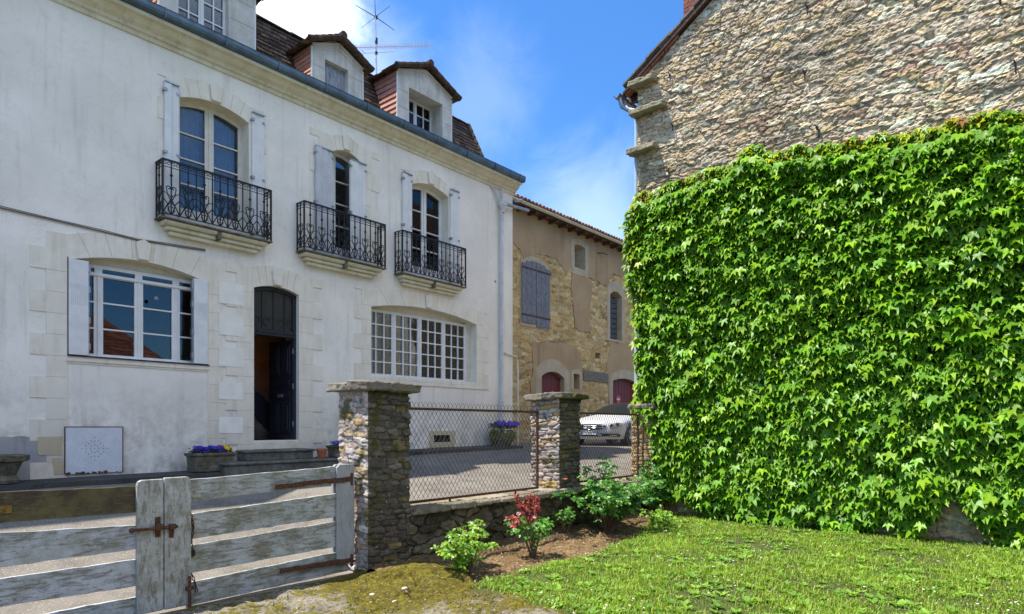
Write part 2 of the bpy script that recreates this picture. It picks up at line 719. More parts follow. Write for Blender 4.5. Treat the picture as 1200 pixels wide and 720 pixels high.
M['alu'] = simple('aluminium', (.62, .62, .60), .35, .15, 10, .0, .4)
M['iron'] = simple('black_wrought_iron', (.018, .018, .022), .5, .4, 40, .2, .3)
M['rust'] = m_rust()
M['glass'] = m_glass()
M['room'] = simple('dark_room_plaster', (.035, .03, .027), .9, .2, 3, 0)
M['hall'] = simple('ochre_hall_paint', (.80, .38, .17), .8, .15, 3, .1)
M['curtain'] = simple('blue_net_curtain', (.40, .50, .66), .9, .12, 9, 0)
M['curtain_white'] = simple('white_net_curtain', (.62, .62, .62), .9, .1, 9, 0)
M['curtain_yellow'] = simple('yellow_curtain', (.62, .50, .06), .9, .1, 9, 0)
M['door'] = simple('black_door_paint', (.020, .021, .030), .35, .3, 20, .15)
M['step_stone'] = m_ground('worn_step_stone', ((.10, .095, .085), (.22, .21, .18), (.06, .06, .045), (.28, .27, .23)), (3, 9, 60))
M['mansard_tile'] = m_attr_stone('brown_roof_tile', .5, 0, dist=.006, grime=.25)
M['tile_attr'] = M['mansard_tile']
M['rubble'] = m_attr_stone('rubble_stone', 1.0, 0, dist=.02, grime=.5)
M['pillar'] = m_attr_stone('pillar_stone', 1.0, .06, (.10, .085, .012), dist=.014, grime=.5)
M['pillar_cap'] = m_attr_stone('mossy_cap_stone', 1.0, .04, (.11, .10, .015), dist=.014, grime=.6, topmoss=.3)
M['low_wall'] = m_attr_stone('mossy_wall_stone', 1.0, .10, (.045, .042, .012), dist=.02, grime=.6, topmoss=.7)
M['sheet'] = m_attr_stone('weathered_rubble', 1.0, 0, dist=.012, grime=.5)
M['sheet_dark'] = m_attr_stone('mossy_rubble', .7, .10, (.07, .065, .012), dist=.008, grime=.4, topmoss=.5)
M['barn_stone'] = m_attr_stone('golden_rubble', 1.0, 0, dist=.014, grime=.3)
M['mortar'] = simple('lime_mortar', (.55, .48, .37), .95, .3, 22, 1.0, dist=.02)
M['mortar_dark'] = simple('dark_joint_mortar', (.11, .10, .075), .95, .4, 22, 1.0, dist=.02)
M['mortar_gold'] = simple('golden_mortar', (.52, .39, .21), .95, .3, 16, 1.0, dist=.02)
M['leaf'] = m_leaf('ivy_leaf', .36, .42, spec=.33)
M['bush'] = m_leaf('rose_leaf', .32, .40, spec=.4)
M['grassm'] = m_leaf('grass_blade', .35, .5, (1., 1.1, .4), .3)
M['petal'] = m_leaf('petal', .25, .6, (1, 1, 1), .2)
M['stem'] = simple('woody_stem', (.12, .075, .04), .9, .3, 30, .4)


def m_render(name, a, b, stain):
    t = NT(name)
    big = t.noise(.8, detail=6, rough=.6)
    mid = t.noise(6, detail=8, rough=.7)
    st = t.noise(1.6, (2.2, 2.2, .25), detail=6)
    c = t.mix(t.rng(big, .35, .65), a, b)
    c = t.mix(t.rng(mid, .55, .75, 0, .4), c, tuple(x * .6 for x in a))
    c = t.mix(t.rng(st, .56, .72, 0, .5), c, stain)
    return t.done(c, .95, t.bump(mid, .4, .01), spec=.15)


M['barn_render'] = m_render('tan_render', (.37, .245, .135), (.45, .31, .175), (.18, .125, .08))
M['red_door'] = simple('dark_red_planks', (.15, .022, .022), .6, .3, 12, .3, stretch=(8, 8, .5))
M['lintel'] = simple('grey_oak', (.17, .14, .11), .9, .3, 12, .5, stretch=(.6, 6, 8))
M['wood_brown'] = simple('brown_eave_wood', (.10, .055, .035), .8, .3, 12, .3)
M['wood_dark'] = m_peeling('dark_mossy_board', (.20, .18, .14), (.075, .055, .035), .60, .65, (.6, .6, 5))
M['wood_paint'] = m_peeling('peeling_blue_grey_board', (.52, .55, .57), (.27, .265, .235), .44, .42, (.6, 1, 3.2))
M['wood_stile'] = m_peeling('peeling_grey_post', (.50, .51, .48), (.29, .275, .22), .44, .55, (2.6, 2.6, .6))
M['wood_grey'] = m_peeling('mossy_grey_board', (.50, .52, .50), (.27, .26, .21), .45, .60, (.6, 1, 3.2))
M['terracotta'] = simple('terracotta', (.42, .13, .06), .8, .2, 14, .2)
M['trough'] = m_ground('weathered_trough_stone', ((.10, .085, .06), (.24, .21, .15), (.055, .05, .03), (.30, .27, .20)), (4, 11, 60))
M['road'] = m_ground('worn_asphalt', ((.16, .14, .115), (.23, .205, .17), (.11, .095, .08), (.36, .32, .27)), (.7, 3, 75), .6, .012, peb=(45, .7, (.33, .28, .21)))
M['pavement'] = m_ground('dark_pavement', ((.055, .052, .05), (.09, .085, .08), (.04, .038, .03), (.15, .14, .13)), (1, 5, 60), .6, .012)
M['soil'] = m_ground('leaf_litter_soil', ((.15, .092, .04), (.29, .185, .085), (.07, .042, .02), (.44, .31, .16)), (3, 14, 55), 1., .03)
M['lawn'] = m_ground('lawn_earth', ((.05, .075, .018), (.09, .10, .03), (.06, .045, .02), (.10, .12, .03)), (3, 12, 60), .8, .02)
M['ground'] = m_ground('earth_field', ((.08, .075, .04), (.12, .11, .06), (.06, .05, .03), (.14, .13, .08)), (.3, 3, 30))


def m_moss():
    t = NT('moss_and_stone')
    n = t.noise(2.1, detail=9, rough=.7, dist=.4)
    n2 = t.noise(13, detail=9, rough=.7)
    f = t.noise(60, detail=5, rough=.7)
    stone = t.mix(t.rng(n2, .35, .65), (.15, .125, .09), (.44, .39, .30))
    moss = t.mix(t.rng(n2, .35, .65), (.06, .05, .008), (.24, .20, .018))
    moss = t.mix(t.rng(f, .45, .66), moss, (.045, .03, .01))
    c = t.attr()
    s = t.n.new('ShaderNodeSeparateColor')
    t.l.new(c, s.inputs[0])
    k = t.math('ADD', s.outputs[0], t.math('SUBTRACT', t.math('MULTIPLY', n2, 1.6), .8))
    k = t.math('ADD', k, t.math('SUBTRACT', t.math('MULTIPLY', n, 1.2), .6))
    c = t.mix(t.rng(k, .42, .58), stone, moss)
    c = t.mix(t.rng(t.noise(19, detail=8, rough=.75), .54, .60, 0, .75), c, (.07, .05, .03))
    c = t.mix(t.rng(t.noise(31, detail=5), .63, .69, 0, .8), c, (.50, .45, .36))
    h = t.math('ADD', t.math('MULTIPLY', n2, 1.), t.math('MULTIPLY', f, .6))
    return t.done(c, .95, t.bump(h, 1., .03), spec=.15)


M['moss'] = m_moss()

# ---------------------------------------------------------------- weathered masonry as a displaced sheet


def _h(ix, iy, seed):
    h = (ix.astype(np.int64) * 374761393 + iy.astype(np.int64) * 668265263 + int(seed) * 2147483647) & 0xffffffff
    h = ((h ^ (h >> 13)) * 1274126177) & 0xffffffff
    h = (h ^ (h >> 16)) & 0xffffffff
    h = (h * 2246822519) & 0xffffffff
    h = h ^ (h >> 15)
    return (h & 0xffffff) / float(0xffffff)


def vn(x, y, seed=0):
    ix, iy = np.floor(x), np.floor(y)
    fx, fy = x - ix, y - iy
    fx, fy = fx * fx * (3 - 2 * fx), fy * fy * (3 - 2 * fy)
    a, b = _h(ix, iy, seed), _h(ix + 1, iy, seed)
    c, d = _h(ix, iy + 1, seed), _h(ix + 1, iy + 1, seed)
    return (a + (b - a) * fx) * (1 - fy) + (c + (d - c) * fx) * fy


def fbm(x, y, seed=0, o=4):
    s, t, k = 0, 0, 1.
    for i in range(o):
        s = s + k * vn(x, y, seed + i * 17)
        t += k
        x, y, k = x * 2.03 + 5.1, y * 2.03 + 1.7, k * .5
    return s / t


def relief(U, V, sw, sh, seed, depth, pal, mortar, mfill=.5, warp=.5, rough=.010, merge=.3, jv=.56, pn=2.):
    """height and colour of rubble at points U along the wall and V up it"""
    wu = U + warp * sw * (fbm(U * 1.3 / sw, V * 1.3 / sh, seed + 1, 3) - .5) * 1.6
    wv = V + warp * sh * (fbm(U * .7 / sw, V * .9 / sh, seed + 2, 3) - .5) * 2.0 + .035 * np.sin(U * 2.1 + seed)
    gu, gv = wu / sw, wv / sh
    iu, iv = np.floor(gu), np.floor(gv)
    ds, ids = [], []
    for dj in (-1, 0, 1):
        for di in (-2, -1, 0, 1, 2):
            cu, cv = iu + di, iv + dj
            rowsh = _h(np.zeros_like(cv), cv, seed + 3)
            px = cu + rowsh + .12 + .76 * _h(cu, cv, seed + 4)
            py = cv + .5 + jv * (_h(cu, cv, seed + 5) - .5)
            d = (np.abs(px - gu) ** pn + np.abs(py - gv) ** pn) ** (1 / pn)
            mg = _h(cu, cv, seed + 6)
            ci = np.where(mg < merge, cu + 1, cu)
            cj = np.where(mg > 1 - merge * .35, cv + 1, cv)
            ds.append(d)
            ids.append(ci * 7919 + cj * 104729)
    ds, ids = np.stack(ds), np.stack(ids)
    k = ds.argmin(0)
    F1 = np.take_along_axis(ds, k[None], 0)[0]
    I1 = np.take_along_axis(ids, k[None], 0)[0]
    F2 = np.where(ids == I1[None], 9, ds).min(0)
    edge = (F2 - F1) + .10 * (fbm(U * 3 / sw, V * 3 / sh, seed + 8, 3) - .5)
    r1, r2, r3, r4 = [_h(I1, I1 * 0 + q, seed + q) for q in (11, 12, 13, 14)]
    mf = np.clip((fbm(U * .9 + 3, V * .9, seed + 20, 3) - .5) * 3 + mfill, 0, 1)       # where the joints are pointed full
    s = np.clip(edge / .22, 0, 1)
    s = s * s * (3 - 2 * s)
    cu_ = (gu - np.floor(gu) - .5)
    cv_ = (gv - np.floor(gv) - .5)
    top = depth * (.35 + .65 * r1) + depth * .7 * (r2 - .5) * cv_ + depth * .5 * (r3 - .5) * cu_
    mort = depth * (.05 + .40 * mf)
    h = mort + (top - mort) * s
    f = fbm(U * 26, V * 34, seed + 30, 4)
    f2 = fbm(U * 7, V * 11, seed + 31, 3)
    h = h + rough * (f - .5) * 2 + depth * .5 * (f2 - .5)
    P_ = np.asarray(pal)
    c = P_[(r4 * len(P_)).astype(int) % len(P_)] * (.72 + .5 * r3)[..., None]
    c = c * (.72 + .56 * f)[..., None] * (.74 + .52 * fbm(U * .7 + 9, V * .55, seed + 40, 3))[..., None]
    m = np.asarray(mortar)[None, :] * (.75 + .5 * f)[..., None]
    sm = np.clip((edge - .06) / .10, 0, 1)[..., None]
    c = m * (1 - sm) + c * sm
    return h, c


def relief_sheet(name, Mx, a0, a1, b0, b1, step, mat, parent, inside=None, n0=.002, smooth=True, **k):
    """a rectangle of masonry on a facade frame, optionally cut by a mask"""
    na, nb = int((a1 - a0) / step) + 1, int((b1 - b0) / step) + 1
    A, B = np.meshgrid(np.linspace(a0, a1, na), np.linspace(b0, b1, nb))
    h, c = relief(A, B, **k)
    h = np.maximum(h, 0) + n0
    R_ = np.array(Mx.to_3x3())
    o = np.array(Mx.translation)
    P_ = np.stack([A, B, h], -1).reshape(-1, 3) @ R_.T + o
    i = (np.arange(nb - 1)[:, None] * na + np.arange(na - 1)[None]).ravel()
    cc = c.reshape(-1, 3)
    if inside is not None:
        keep = inside((A.ravel()[i] + A.ravel()[i + na + 1]) / 2, (B.ravel()[i] + B.ravel()[i + na + 1]) / 2)
        i = i[keep]
    Q = np.stack([i, i + 1, i + na + 1, i + na], 1)
    used = np.unique(Q)
    rm = np.zeros(len(P_), np.int64)
    rm[used] = np.arange(len(used))
    fc = np.clip(cc[i], 0, .9)
    ob = np_mesh(name, P_[used], rm[Q].ravel(), np.full(len(i), 4), mat, fc, parent)
    ob.data.polygons.foreach_set("use_smooth", [smooth] * len(ob.data.polygons))
    return ob


def relief_shaft(name, x0, x1, y0, y1, z0, z1, step, mat, parent, pals, mortar, r=.03, **k):
    """four-sided pillar wrapped in one sheet of masonry; pals: palette for the -x, -y, +x, +y faces"""
    # perimeter, starting at the back of the -x face and running towards -y
    cs = [(x0, y1), (x0, y0), (x1, y0), (x1, y1)]
    pts, nrm, side, us = [], [], [], []
    u = 0.
    for s in range(4):
        p, q = Vector(cs[s]), Vector(cs[(s + 1) % 4])
        L = (q - p).length
        d = (q - p) / L
        n = Vector((d.y, -d.x))
        if n.dot(p + q - Vector((x0 + x1, y0 + y1))) < 0: n = -n
        m = int(L / step)
        for j in range(m):
            t = j / m * L
            nn = n.copy()
            # rounded arrises
            e = min(t, L - t)
            if e < r:
                other = -d if t < L - t else d
                nn = (n * (1 + e / r) + other * (1 - e / r)).normalized()
            pp = p + d * t
            if e < r: pp = pp - nn * (r * .35 * (1 - e / r))
            pts.append(pp); nrm.append(nn); side.append(s); us.append(u + t)
        u += L
    nb = int((z1 - z0) / step) + 1
    Z = np.linspace(z0, z1, nb)
    U, V = np.meshgrid(np.array(us), Z)
    side = np.array(side)
    H = np.zeros_like(U)
    C = np.zeros(U.shape + (3,))
    for s in range(4):
        hh_, cc = relief(U, V, pal=pals[s], mortar=mortar[s], **k)
        m = side == s
        H[:, m] = hh_[:, m]
        C[:, m] = cc[:, m]
    P2, N2 = np.array([tuple(p) for p in pts]), np.array([tuple(n) for n in nrm])
    XY = P2[None] + N2[None] * (H - .02)[..., None]
    P_ = np.concatenate([XY, V[..., None]], -1).reshape(-1, 3)
    na = len(us)
    i = np.arange(nb - 1)[:, None] * na + np.arange(na)[None]
    j = np.arange(nb - 1)[:, None] * na + (np.arange(na)[None] + 1) % na
    Q = np.stack([i, j, j + na, i + na], -1).reshape(-1, 4)
    ob = np_mesh(name, P_, Q.ravel(), np.full(len(Q), 4), mat, np.clip(C.reshape(-1, 3)[i.ravel()], 0, .9), parent)
    ob.data.polygons.foreach_set('use_smooth', [True] * len(ob.data.polygons))
    return ob

# ---------------------------------------------------------------- masonry generators


def clip_half(poly, px, py, nx, ny):
    """keep the part of poly where (p-(px,py)).n <= 0"""
    out = []
    L = len(poly)
    for i in range(L):
        a, b = poly[i], poly[(i + 1) % L]
        da = (a[0] - px) * nx + (a[1] - py) * ny
        db = (b[0] - px) * nx + (b[1] - py) * ny
        if da <= 0: out.append(a)
        if (da < 0 < db) or (db < 0 < da):
            t = da / (da - db)
            out.append((a[0] + (b[0] - a[0]) * t, a[1] + (b[1] - a[1]) * t))
    return out


def rubble(mb, Mx, a0, a1, b0, b1, sw, sh, gap, depth, pal, rnd, inside=None, tilt=.25, jit=.38, nback=-.02, big=.06):
    """irregular flattish stones laid in wavering courses on a facade frame"""
    nr = max(2, int((b1 - b0) / sh))
    pts, rows = [], []
    for r in range(nr + 2):
        y = (r - .5)
        row = []
        x = a0 / sw - 1 + rnd.random()
        while x < a1 / sw + 1:
            w = rnd.uniform(.55, 1.6)
            row.append((x + w / 2, y + rnd.uniform(-jit, jit) + .25 * math.sin(x * 1.7 + r)))
            x += w
        rows.append(row)
    y00 = b0 / sh
    allp = [[(px, py + y00) for px, py in row] for row in rows]
    for r in range(len(allp)):
        for i, (cx, cy) in enumerate(allp[r]):
            X, Y = cx * sw, cy * sh
            if not (a0 - .02 < X < a1 + .02 and b0 - .02 < Y < b1 + .02): continue
            if inside and not inside(X, Y): continue
            if rnd.random() < .03: continue
            poly = [(cx - 1.3, cy - 1.2), (cx + 1.3, cy - 1.2), (cx + 1.3, cy + 1.2), (cx - 1.3, cy + 1.2)]
            for rr in range(max(0, r - 2), min(len(allp), r + 3)):
                for (qx, qy) in allp[rr]:
                    if abs(qx - cx) > 2.8 or (qx == cx and qy == cy): continue
                    nx, ny = qx - cx, (qy - cy) * 1.0
                    poly = clip_half(poly, (cx + qx) / 2, (cy + qy) / 2, nx, ny)
                    if len(poly) < 3: break
                if len(poly) < 3: break
            if len(poly) < 3: continue
            P = [(x * sw, y * sh) for x, y in poly]
            P = clip_half(P, a0, 0, -1, 0)
            P = clip_half(P, a1, 0, 1, 0) if len(P) > 2 else P
            P = clip_half(P, 0, b0, 0, -1) if len(P) > 2 else P
            P = clip_half(P, 0, b1, 0, 1) if len(P) > 2 else P
            if len(P) < 3: continue
            # chamfered corners
            Q = []
            L = len(P)
            for k in range(L):
                p, q, s = P[k - 1], P[k], P[(k + 1) % L]
                t1, t2 = rnd.uniform(.18, .34), rnd.uniform(.18, .34)
                Q.append((q[0] + (p[0] - q[0]) * t1, q[1] + (p[1] - q[1]) * t1))
                Q.append((q[0] + (s[0] - q[0]) * t2, q[1] + (s[1] - q[1]) * t2))
            mx = sum(q[0] for q in Q) / len(Q)
            my = sum(q[1] for q in Q) / len(Q)
            ex = max(abs(q[0] - mx) for q in Q) + 1e-4
            ey = max(abs(q[1] - my) for q in Q) + 1e-4
            if ex < gap * 1.3 or ey < gap * 1.1: continue
            dp = depth * rnd.uniform(.35, 1.0)
            tb, ta = rnd.uniform(-tilt, tilt * .6), rnd.uniform(-tilt, tilt) * .4
            base = pal[rnd.randrange(len(pal))]
            k = rnd.uniform(.72, 1.22)
            col = tuple(min(.9, c * k * rnd.uniform(.95, 1.05)) for c in base)
            rings = []
            for sgap, dd in ((0., nback), (gap * .55, dp * .62), (gap * 1.1 + .004, dp)):
                ring = []
                for (x, y) in Q:
                    fx, fy = max(.1, 1 - (sgap + gap * .5) / ex), max(.1, 1 - (sgap + gap * .5) / ey)
                    xx, yy = mx + (x - mx) * fx, my + (y - my) * fy
                    z = dd + ((yy - my) * tb + (xx - mx) * ta + rnd.uniform(-.12, .12) * dp if dd > 0 else 0)
                    ring.append((xx, yy, z))
                rings.append(ring)
            n = len(Q)
            vs_ = rings[0] + rings[1] + rings[2] + [(mx, my, dp * 1.05)]
            fs = []
            for s in (0, 1):
                for k in range(n):
                    fs.append((s * n + k, s * n + (k + 1) % n, (s + 1) * n + (k + 1) % n, (s + 1) * n + k))
            for k in range(n):
                fs.append((2 * n + k, 2 * n + (k + 1) % n, 3 * n))
            mb.add(vs_, fs, Mx, col)


PAL_WALL = [(.56, .51, .42), (.62, .57, .49), (.50, .45, .36), (.52, .45, .31), (.44, .40, .35), (.66, .61, .53), (.50, .44, .30), (.47, .44, .39), (.58, .50, .38)]
PAL_PILLAR = [(.46, .38, .34), (.54, .46, .41), (.36, .30, .27), (.48, .38, .30), (.42, .38, .36), (.58, .45, .30), (.44, .35, .34), (.60, .54, .48)]
PAL_GOLD = [(.74, .50, .21), (.64, .42, .17), (.78, .58, .30), (.56, .38, .18), (.72, .54, .30)]
PAL_LOW = [(.16, .14, .11), (.20, .18, .14), (.13, .115, .09), (.18, .15, .09)]


def wob(x, y, z=0., s=1.):
    return noise.noise(Vector((x * s, y * s, z * s)))


# ---------------------------------------------------------------- ground, road, pavement
FENCE_Y = 5.68


def sstep(t):
    t = max(0., min(1., t))
    return t * t * (3 - 2 * t)


def lerp_k(x, xs, ys):
    return float(np.interp(x, xs, ys))


def base_z(x):
    return lerp_k(x, [-6, 2.2, 5.8, 7, 8.5, 12, 40], [.74, .78, .80, .90, 1.0, 1.05, 1.06])


def road_z(x, y):
    hb = base_z(x)
    ramp = hb * sstep((y - 5.75) / 3.6)
    flat = min(hb, .50 + (hb - .50) * sstep((y - 5.8) / 3.5))
    k = sstep((x - 4.45) / .6)
    z = ramp * (1 - k) + flat * k
    return z + .008 * wob(x, y, 0, 1.3)


def grid_mesh(name, xs, ys, zf, mat, keep=None, col=None, kind='structure'):
    nx, ny = len(xs), len(ys)
    V = [(x, y, zf(x, y)) for y in ys for x in xs]
    F = []
    for j in range(ny - 1):
        for i in range(nx - 1):
            cx, cy = (xs[i] + xs[i + 1]) / 2, (ys[j] + ys[j + 1]) / 2
            if keep and not keep(cx, cy): continue
            F += [j * nx + i, j * nx + i + 1, (j + 1) * nx + i + 1, (j + 1) * nx + i]
    o = np_mesh(name, V, F, [4] * (len(F) // 4), mat)
    o.data.polygons.foreach_set('use_smooth', [True] * len(o.data.polygons))
    if kind: o['kind'] = kind
    return o


mb = MB()
mb.add([(-250, -250, -.08), (250, -250, -.08), (250, 250, -.08), (-250, 250, -.08)], [(0, 1, 2, 3)])
g = mb.build('ground', M['ground'])
g['kind'] = 'structure'

grid_mesh('road', list(np.arange(-6, 14, .25)) + list(np.arange(14, 44, 1.)), list(np.arange(5.8, 14.6, .2)), road_z, M['road'])

mb = MB()   # narrow raised pavement along the house foot
xs = list(np.arange(-3, 12.9, .5))
for i in range(len(xs) - 1):
    x0, x1 = xs[i], xs[i + 1]
    z0, z1 = base_z(x0), base_z(x1)
    a = [(x0, 10.18, z0 + .07), (x1, 10.18, z1 + .07), (x1, 10.82, z1 + .09), (x0, 10.82, z0 + .09),
         (x0, 10.16, z0 - .3), (x1, 10.16, z1 - .3)]
    mb.add(a, [(0, 1, 2, 3), (4, 5, 1, 0)])
o = mb.build('pavement', M['pavement'])
o['kind'] = 'structure'

# garden: lawn ground, soil bed, mossy stone sill
LX = [3.9, 4.55, 4.8, 5.5, 6.9, 8.0, 9.4, 10.4, 10.9]
LY = [4.3, 4.38, 4.50, 4.50, 4.42, 4.62, 5.0, 5.45, 5.5]


def lawn_edge(x):
    return lerp_k(x, LX, LY) + .06 * wob(x, 3, 0, 3) + .04 * wob(x, 3, 0, 9)


def lawn_left(y):      # left limit of the grass, against the stone sill
    return lerp_k(y, [2.0, 3.28, 4.0, 4.4, 4.7], [4.5, 4.42, 4.62, 4.66, 4.8]) + .05 * wob(y, 7, 0, 4)


def lawn_z(x, y):
    d = min(lawn_edge(x) - y, 1)
    return .015 * sstep(d / .1) + .02 * wob(x, y, 0, 1.1) + .008 * wob(x, y, 5, 6)


grid_mesh('lawn', list(np.arange(4.0, 11.2, .1)), list(np.arange(-2.5, 5.7, .1)), lawn_z, M['lawn'],
          keep=lambda x, y: y < lawn_edge(x) + .02 and x > lawn_left(y) - .1)
grid_mesh('soil', list(np.arange(4.3, 11.2, .06)), list(np.arange(4.2, 5.75, .06)),
          lambda x, y: -.012 + .03 * wob(x, y, 0, 5) + .02 * wob(x, y, 3, 14) + .10 * sstep((y - 5.1) / .5), M['soil'])


def sill_zn(x, y):
    """uneven mossy slabs, cracked and lifted (arrays)"""
    h = .04 + .10 * (fbm(x * 1.7, y * 1.7, 3, 4) - .5) + .075 * (fbm(x * 7, y * 7, 4, 5) - .5)
    ss_ = lambda t: np.clip(t, 0, 1) ** 2 * (3 - 2 * np.clip(t, 0, 1))
    h = h + .08 * ss_((x - 4.0) / .5) * ss_((y - 4.4) / .5) * ss_((5.65 - y) / .3)
    c = np.abs(fbm(x * 1.3 + y * .5 + 3, y * 3.2 - x * .7, 8, 3) - .5)
    h = h - .06 * (1 - ss_(c / .022))
    left = np.interp(y, [2.0, 3.28, 4.0, 4.4, 4.7], [4.5, 4.42, 4.62, 4.66, 4.8])
    e = np.where(y < 4.9, left + .12 - x, 4.95 - x) + .12 * (fbm(x * 5, y * 5, 12, 3) - .5)
    h = h * ss_(e / .10)
    h = np.where(y > 5.6, h * np.where(x < 4.3, ss_((5.9 - y) / .28), 1), h)
    return np.where(e > 0, np.maximum(h, -.05), -.05)


def sill_z(x, y):
    return float(sill_zn(np.array([float(x)]), np.array([float(y)]))[0])


xs, ys = list(np.arange(-.5, 5.0, .018)), list(np.arange(2.8, 5.9, .018))
nx, ny = len(xs), len(ys)
GX, GY_ = np.meshgrid(xs, ys)
V = np.stack([GX, GY_, sill_zn(GX, GY_)], -1).reshape(-1, 3)
F, C = [], []
for j in range(ny - 1):
    for i in range(nx - 1):
        x, y = xs[i], ys[j]
        F += [j * nx + i, j * nx + i + 1, (j + 1) * nx + i + 1, (j + 1) * nx + i]
        m_ = .50 + .36 * sstep((x - 3.3) / .7) * sstep((y - 4.0) / .6) + .12 * sstep((x - 4.1) / .4)
        C.append((m_, m_, m_))
o = np_mesh('path', V, F, [4] * (len(F) // 4), M['moss'], C)
o.data.polygons.foreach_set('use_smooth', [True] * len(o.data.polygons))
o['kind'] = 'structure'

# ---------------------------------------------------------------- the white house
HY = 10.8
HF = frame((0, HY, EYE), (1, 0, 0))     # a along the facade, b height above the eye, n towards the garden


def fp(px, py, n=0.):
    p = on_y(px, py, HY - n)
    return p.x, p.z - EYE


def arch(a0, a1, b0, bs, rise, n=14):
    """opening outline with a segmental head: bs springing height, rise of the arch"""
    pts = [(a0, b0), (a1, b0)]
    for i in range(n + 1):
        t = i / n
        x = a1 + (a0 - a1) * t
        pts.append((x, bs + rise * (1 - (2 * t - 1) ** 2)))
    return pts


def arch_b(x, a0, a1, bs, rise):
    t = (x - a0) / (a1 - a0)
    return bs + rise * (1 - (2 * t - 1) ** 2)


def rect(a0, a1, b0, b1):
    return [(a0, b0), (a1, b0), (a1, b1), (a0, b1)]


house = thing('village_house', 'long white plastered house with iron balconies, dormers and an open black front door', 'house', (6, HY, .8))
OPEN = {
    'w1': (2.97, 4.97, 1.0 - 2.02, 2.36, .19),
    'door': (fp(297, 517)[0], fp(350, 516)[0], -.25, 2.44, .09),
    'w2': (fp(433.5, 440)[0], fp(558, 447)[0], -1.07 + 2.13, 2.46, .18),
}
OPEN['w1'] = (2.97, 4.97, 1.02, 2.38, .17)
OPEN['w2'] = (8.31, 11.47, 1.06, 2.47, .17)
OPEN['u1'] = (4.51, 5.68, 3.2, 5.29, .13)
OPEN['u2'] = (7.38, 8.02, 3.2, 5.36, .10)
OPEN['u3'] = (9.41, 10.52, 3.2, 5.30, .13)
H_A0, H_A1, H_TOP = -3.0, 12.83, 6.15

mb = MB()
vent = (fp(508, 512)[0], fp(527, 512)[0], -.36, -.20)
holes = [arch(*OPEN[k]) for k in OPEN] + [rect(*vent)]
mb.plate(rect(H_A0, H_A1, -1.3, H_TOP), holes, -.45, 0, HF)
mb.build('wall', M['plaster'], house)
mb = MB()
mb.box(H_A1 - .4, H_A1 - .003, -1.3, H_TOP, -8, -.453, HF)
mb.box(H_A0, H_A0 + .4, -1.3, H_TOP, -8, -.453, HF)
mb.box(H_A0 + .402, H_A1 - .402, -1.3, H_TOP, -8, -7.6, HF)
mb.build_each('side_wall', M['plaster'], house)
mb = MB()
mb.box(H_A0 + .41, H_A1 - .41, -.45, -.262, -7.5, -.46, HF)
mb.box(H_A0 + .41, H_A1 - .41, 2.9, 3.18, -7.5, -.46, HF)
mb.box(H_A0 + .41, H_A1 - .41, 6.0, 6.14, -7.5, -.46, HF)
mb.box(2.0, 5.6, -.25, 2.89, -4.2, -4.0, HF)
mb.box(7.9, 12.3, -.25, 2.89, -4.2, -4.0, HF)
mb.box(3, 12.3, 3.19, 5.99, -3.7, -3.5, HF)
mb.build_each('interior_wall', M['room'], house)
mb = MB()
mb.box(5.3, 5.4, -.25, 2.88, -4, -.47, HF)
mb.box(7.7, 7.8, -.25, 2.88, -4, -.47, HF)
mb.box(5.42, 7.68, -.25, 2.88, -1.9, -1.8, HF)
mb.build_each('hall_wall', M['hall'], house)
mb = MB()
for k in range(5):
    mb.box(5.9 - .25 * k, 6.98 - .25 * k, -.255, -.25 + .17 * (k + 1), -1.79, -1.15 - .002 * k, HF)
mb.build('indoor_stair', M['step_stone'], house, bevel=.01)
mb = MB()
mb.plate([(6.85, -.25), (7.2, -.25), (7.2, .05), (5.6, 1.35), (5.5, 1.1)], [], -1.14, -1.10, HF)
mb.build('stair_string', M['door'], house)


# --- stone surrounds with long and short blocks
def quoin_outline(a0, a1, b0, bs, rise, wl, ws, h, top, phase=0, both=True):
    """outer outline of a surround: stepped sides, arched head band"""
    left, right = [], []
    b, k = b0, phase
    while b < bs + top - 1e-3:
        b2 = min(b + h, bs + top)
        w = wl if k % 2 else ws
        left += [(a0 - w, b), (a0 - w, b2)]
        w2 = wl if (k + (0 if both else 1)) % 2 else ws
        right += [(a1 + w2, b), (a1 + w2, b2)]
        b = b2
        k += 1
    head = [(x, y + top) for x, y in arch(a0, a1, b0, bs, rise)[2:]]
    return right + head + left[::-1]


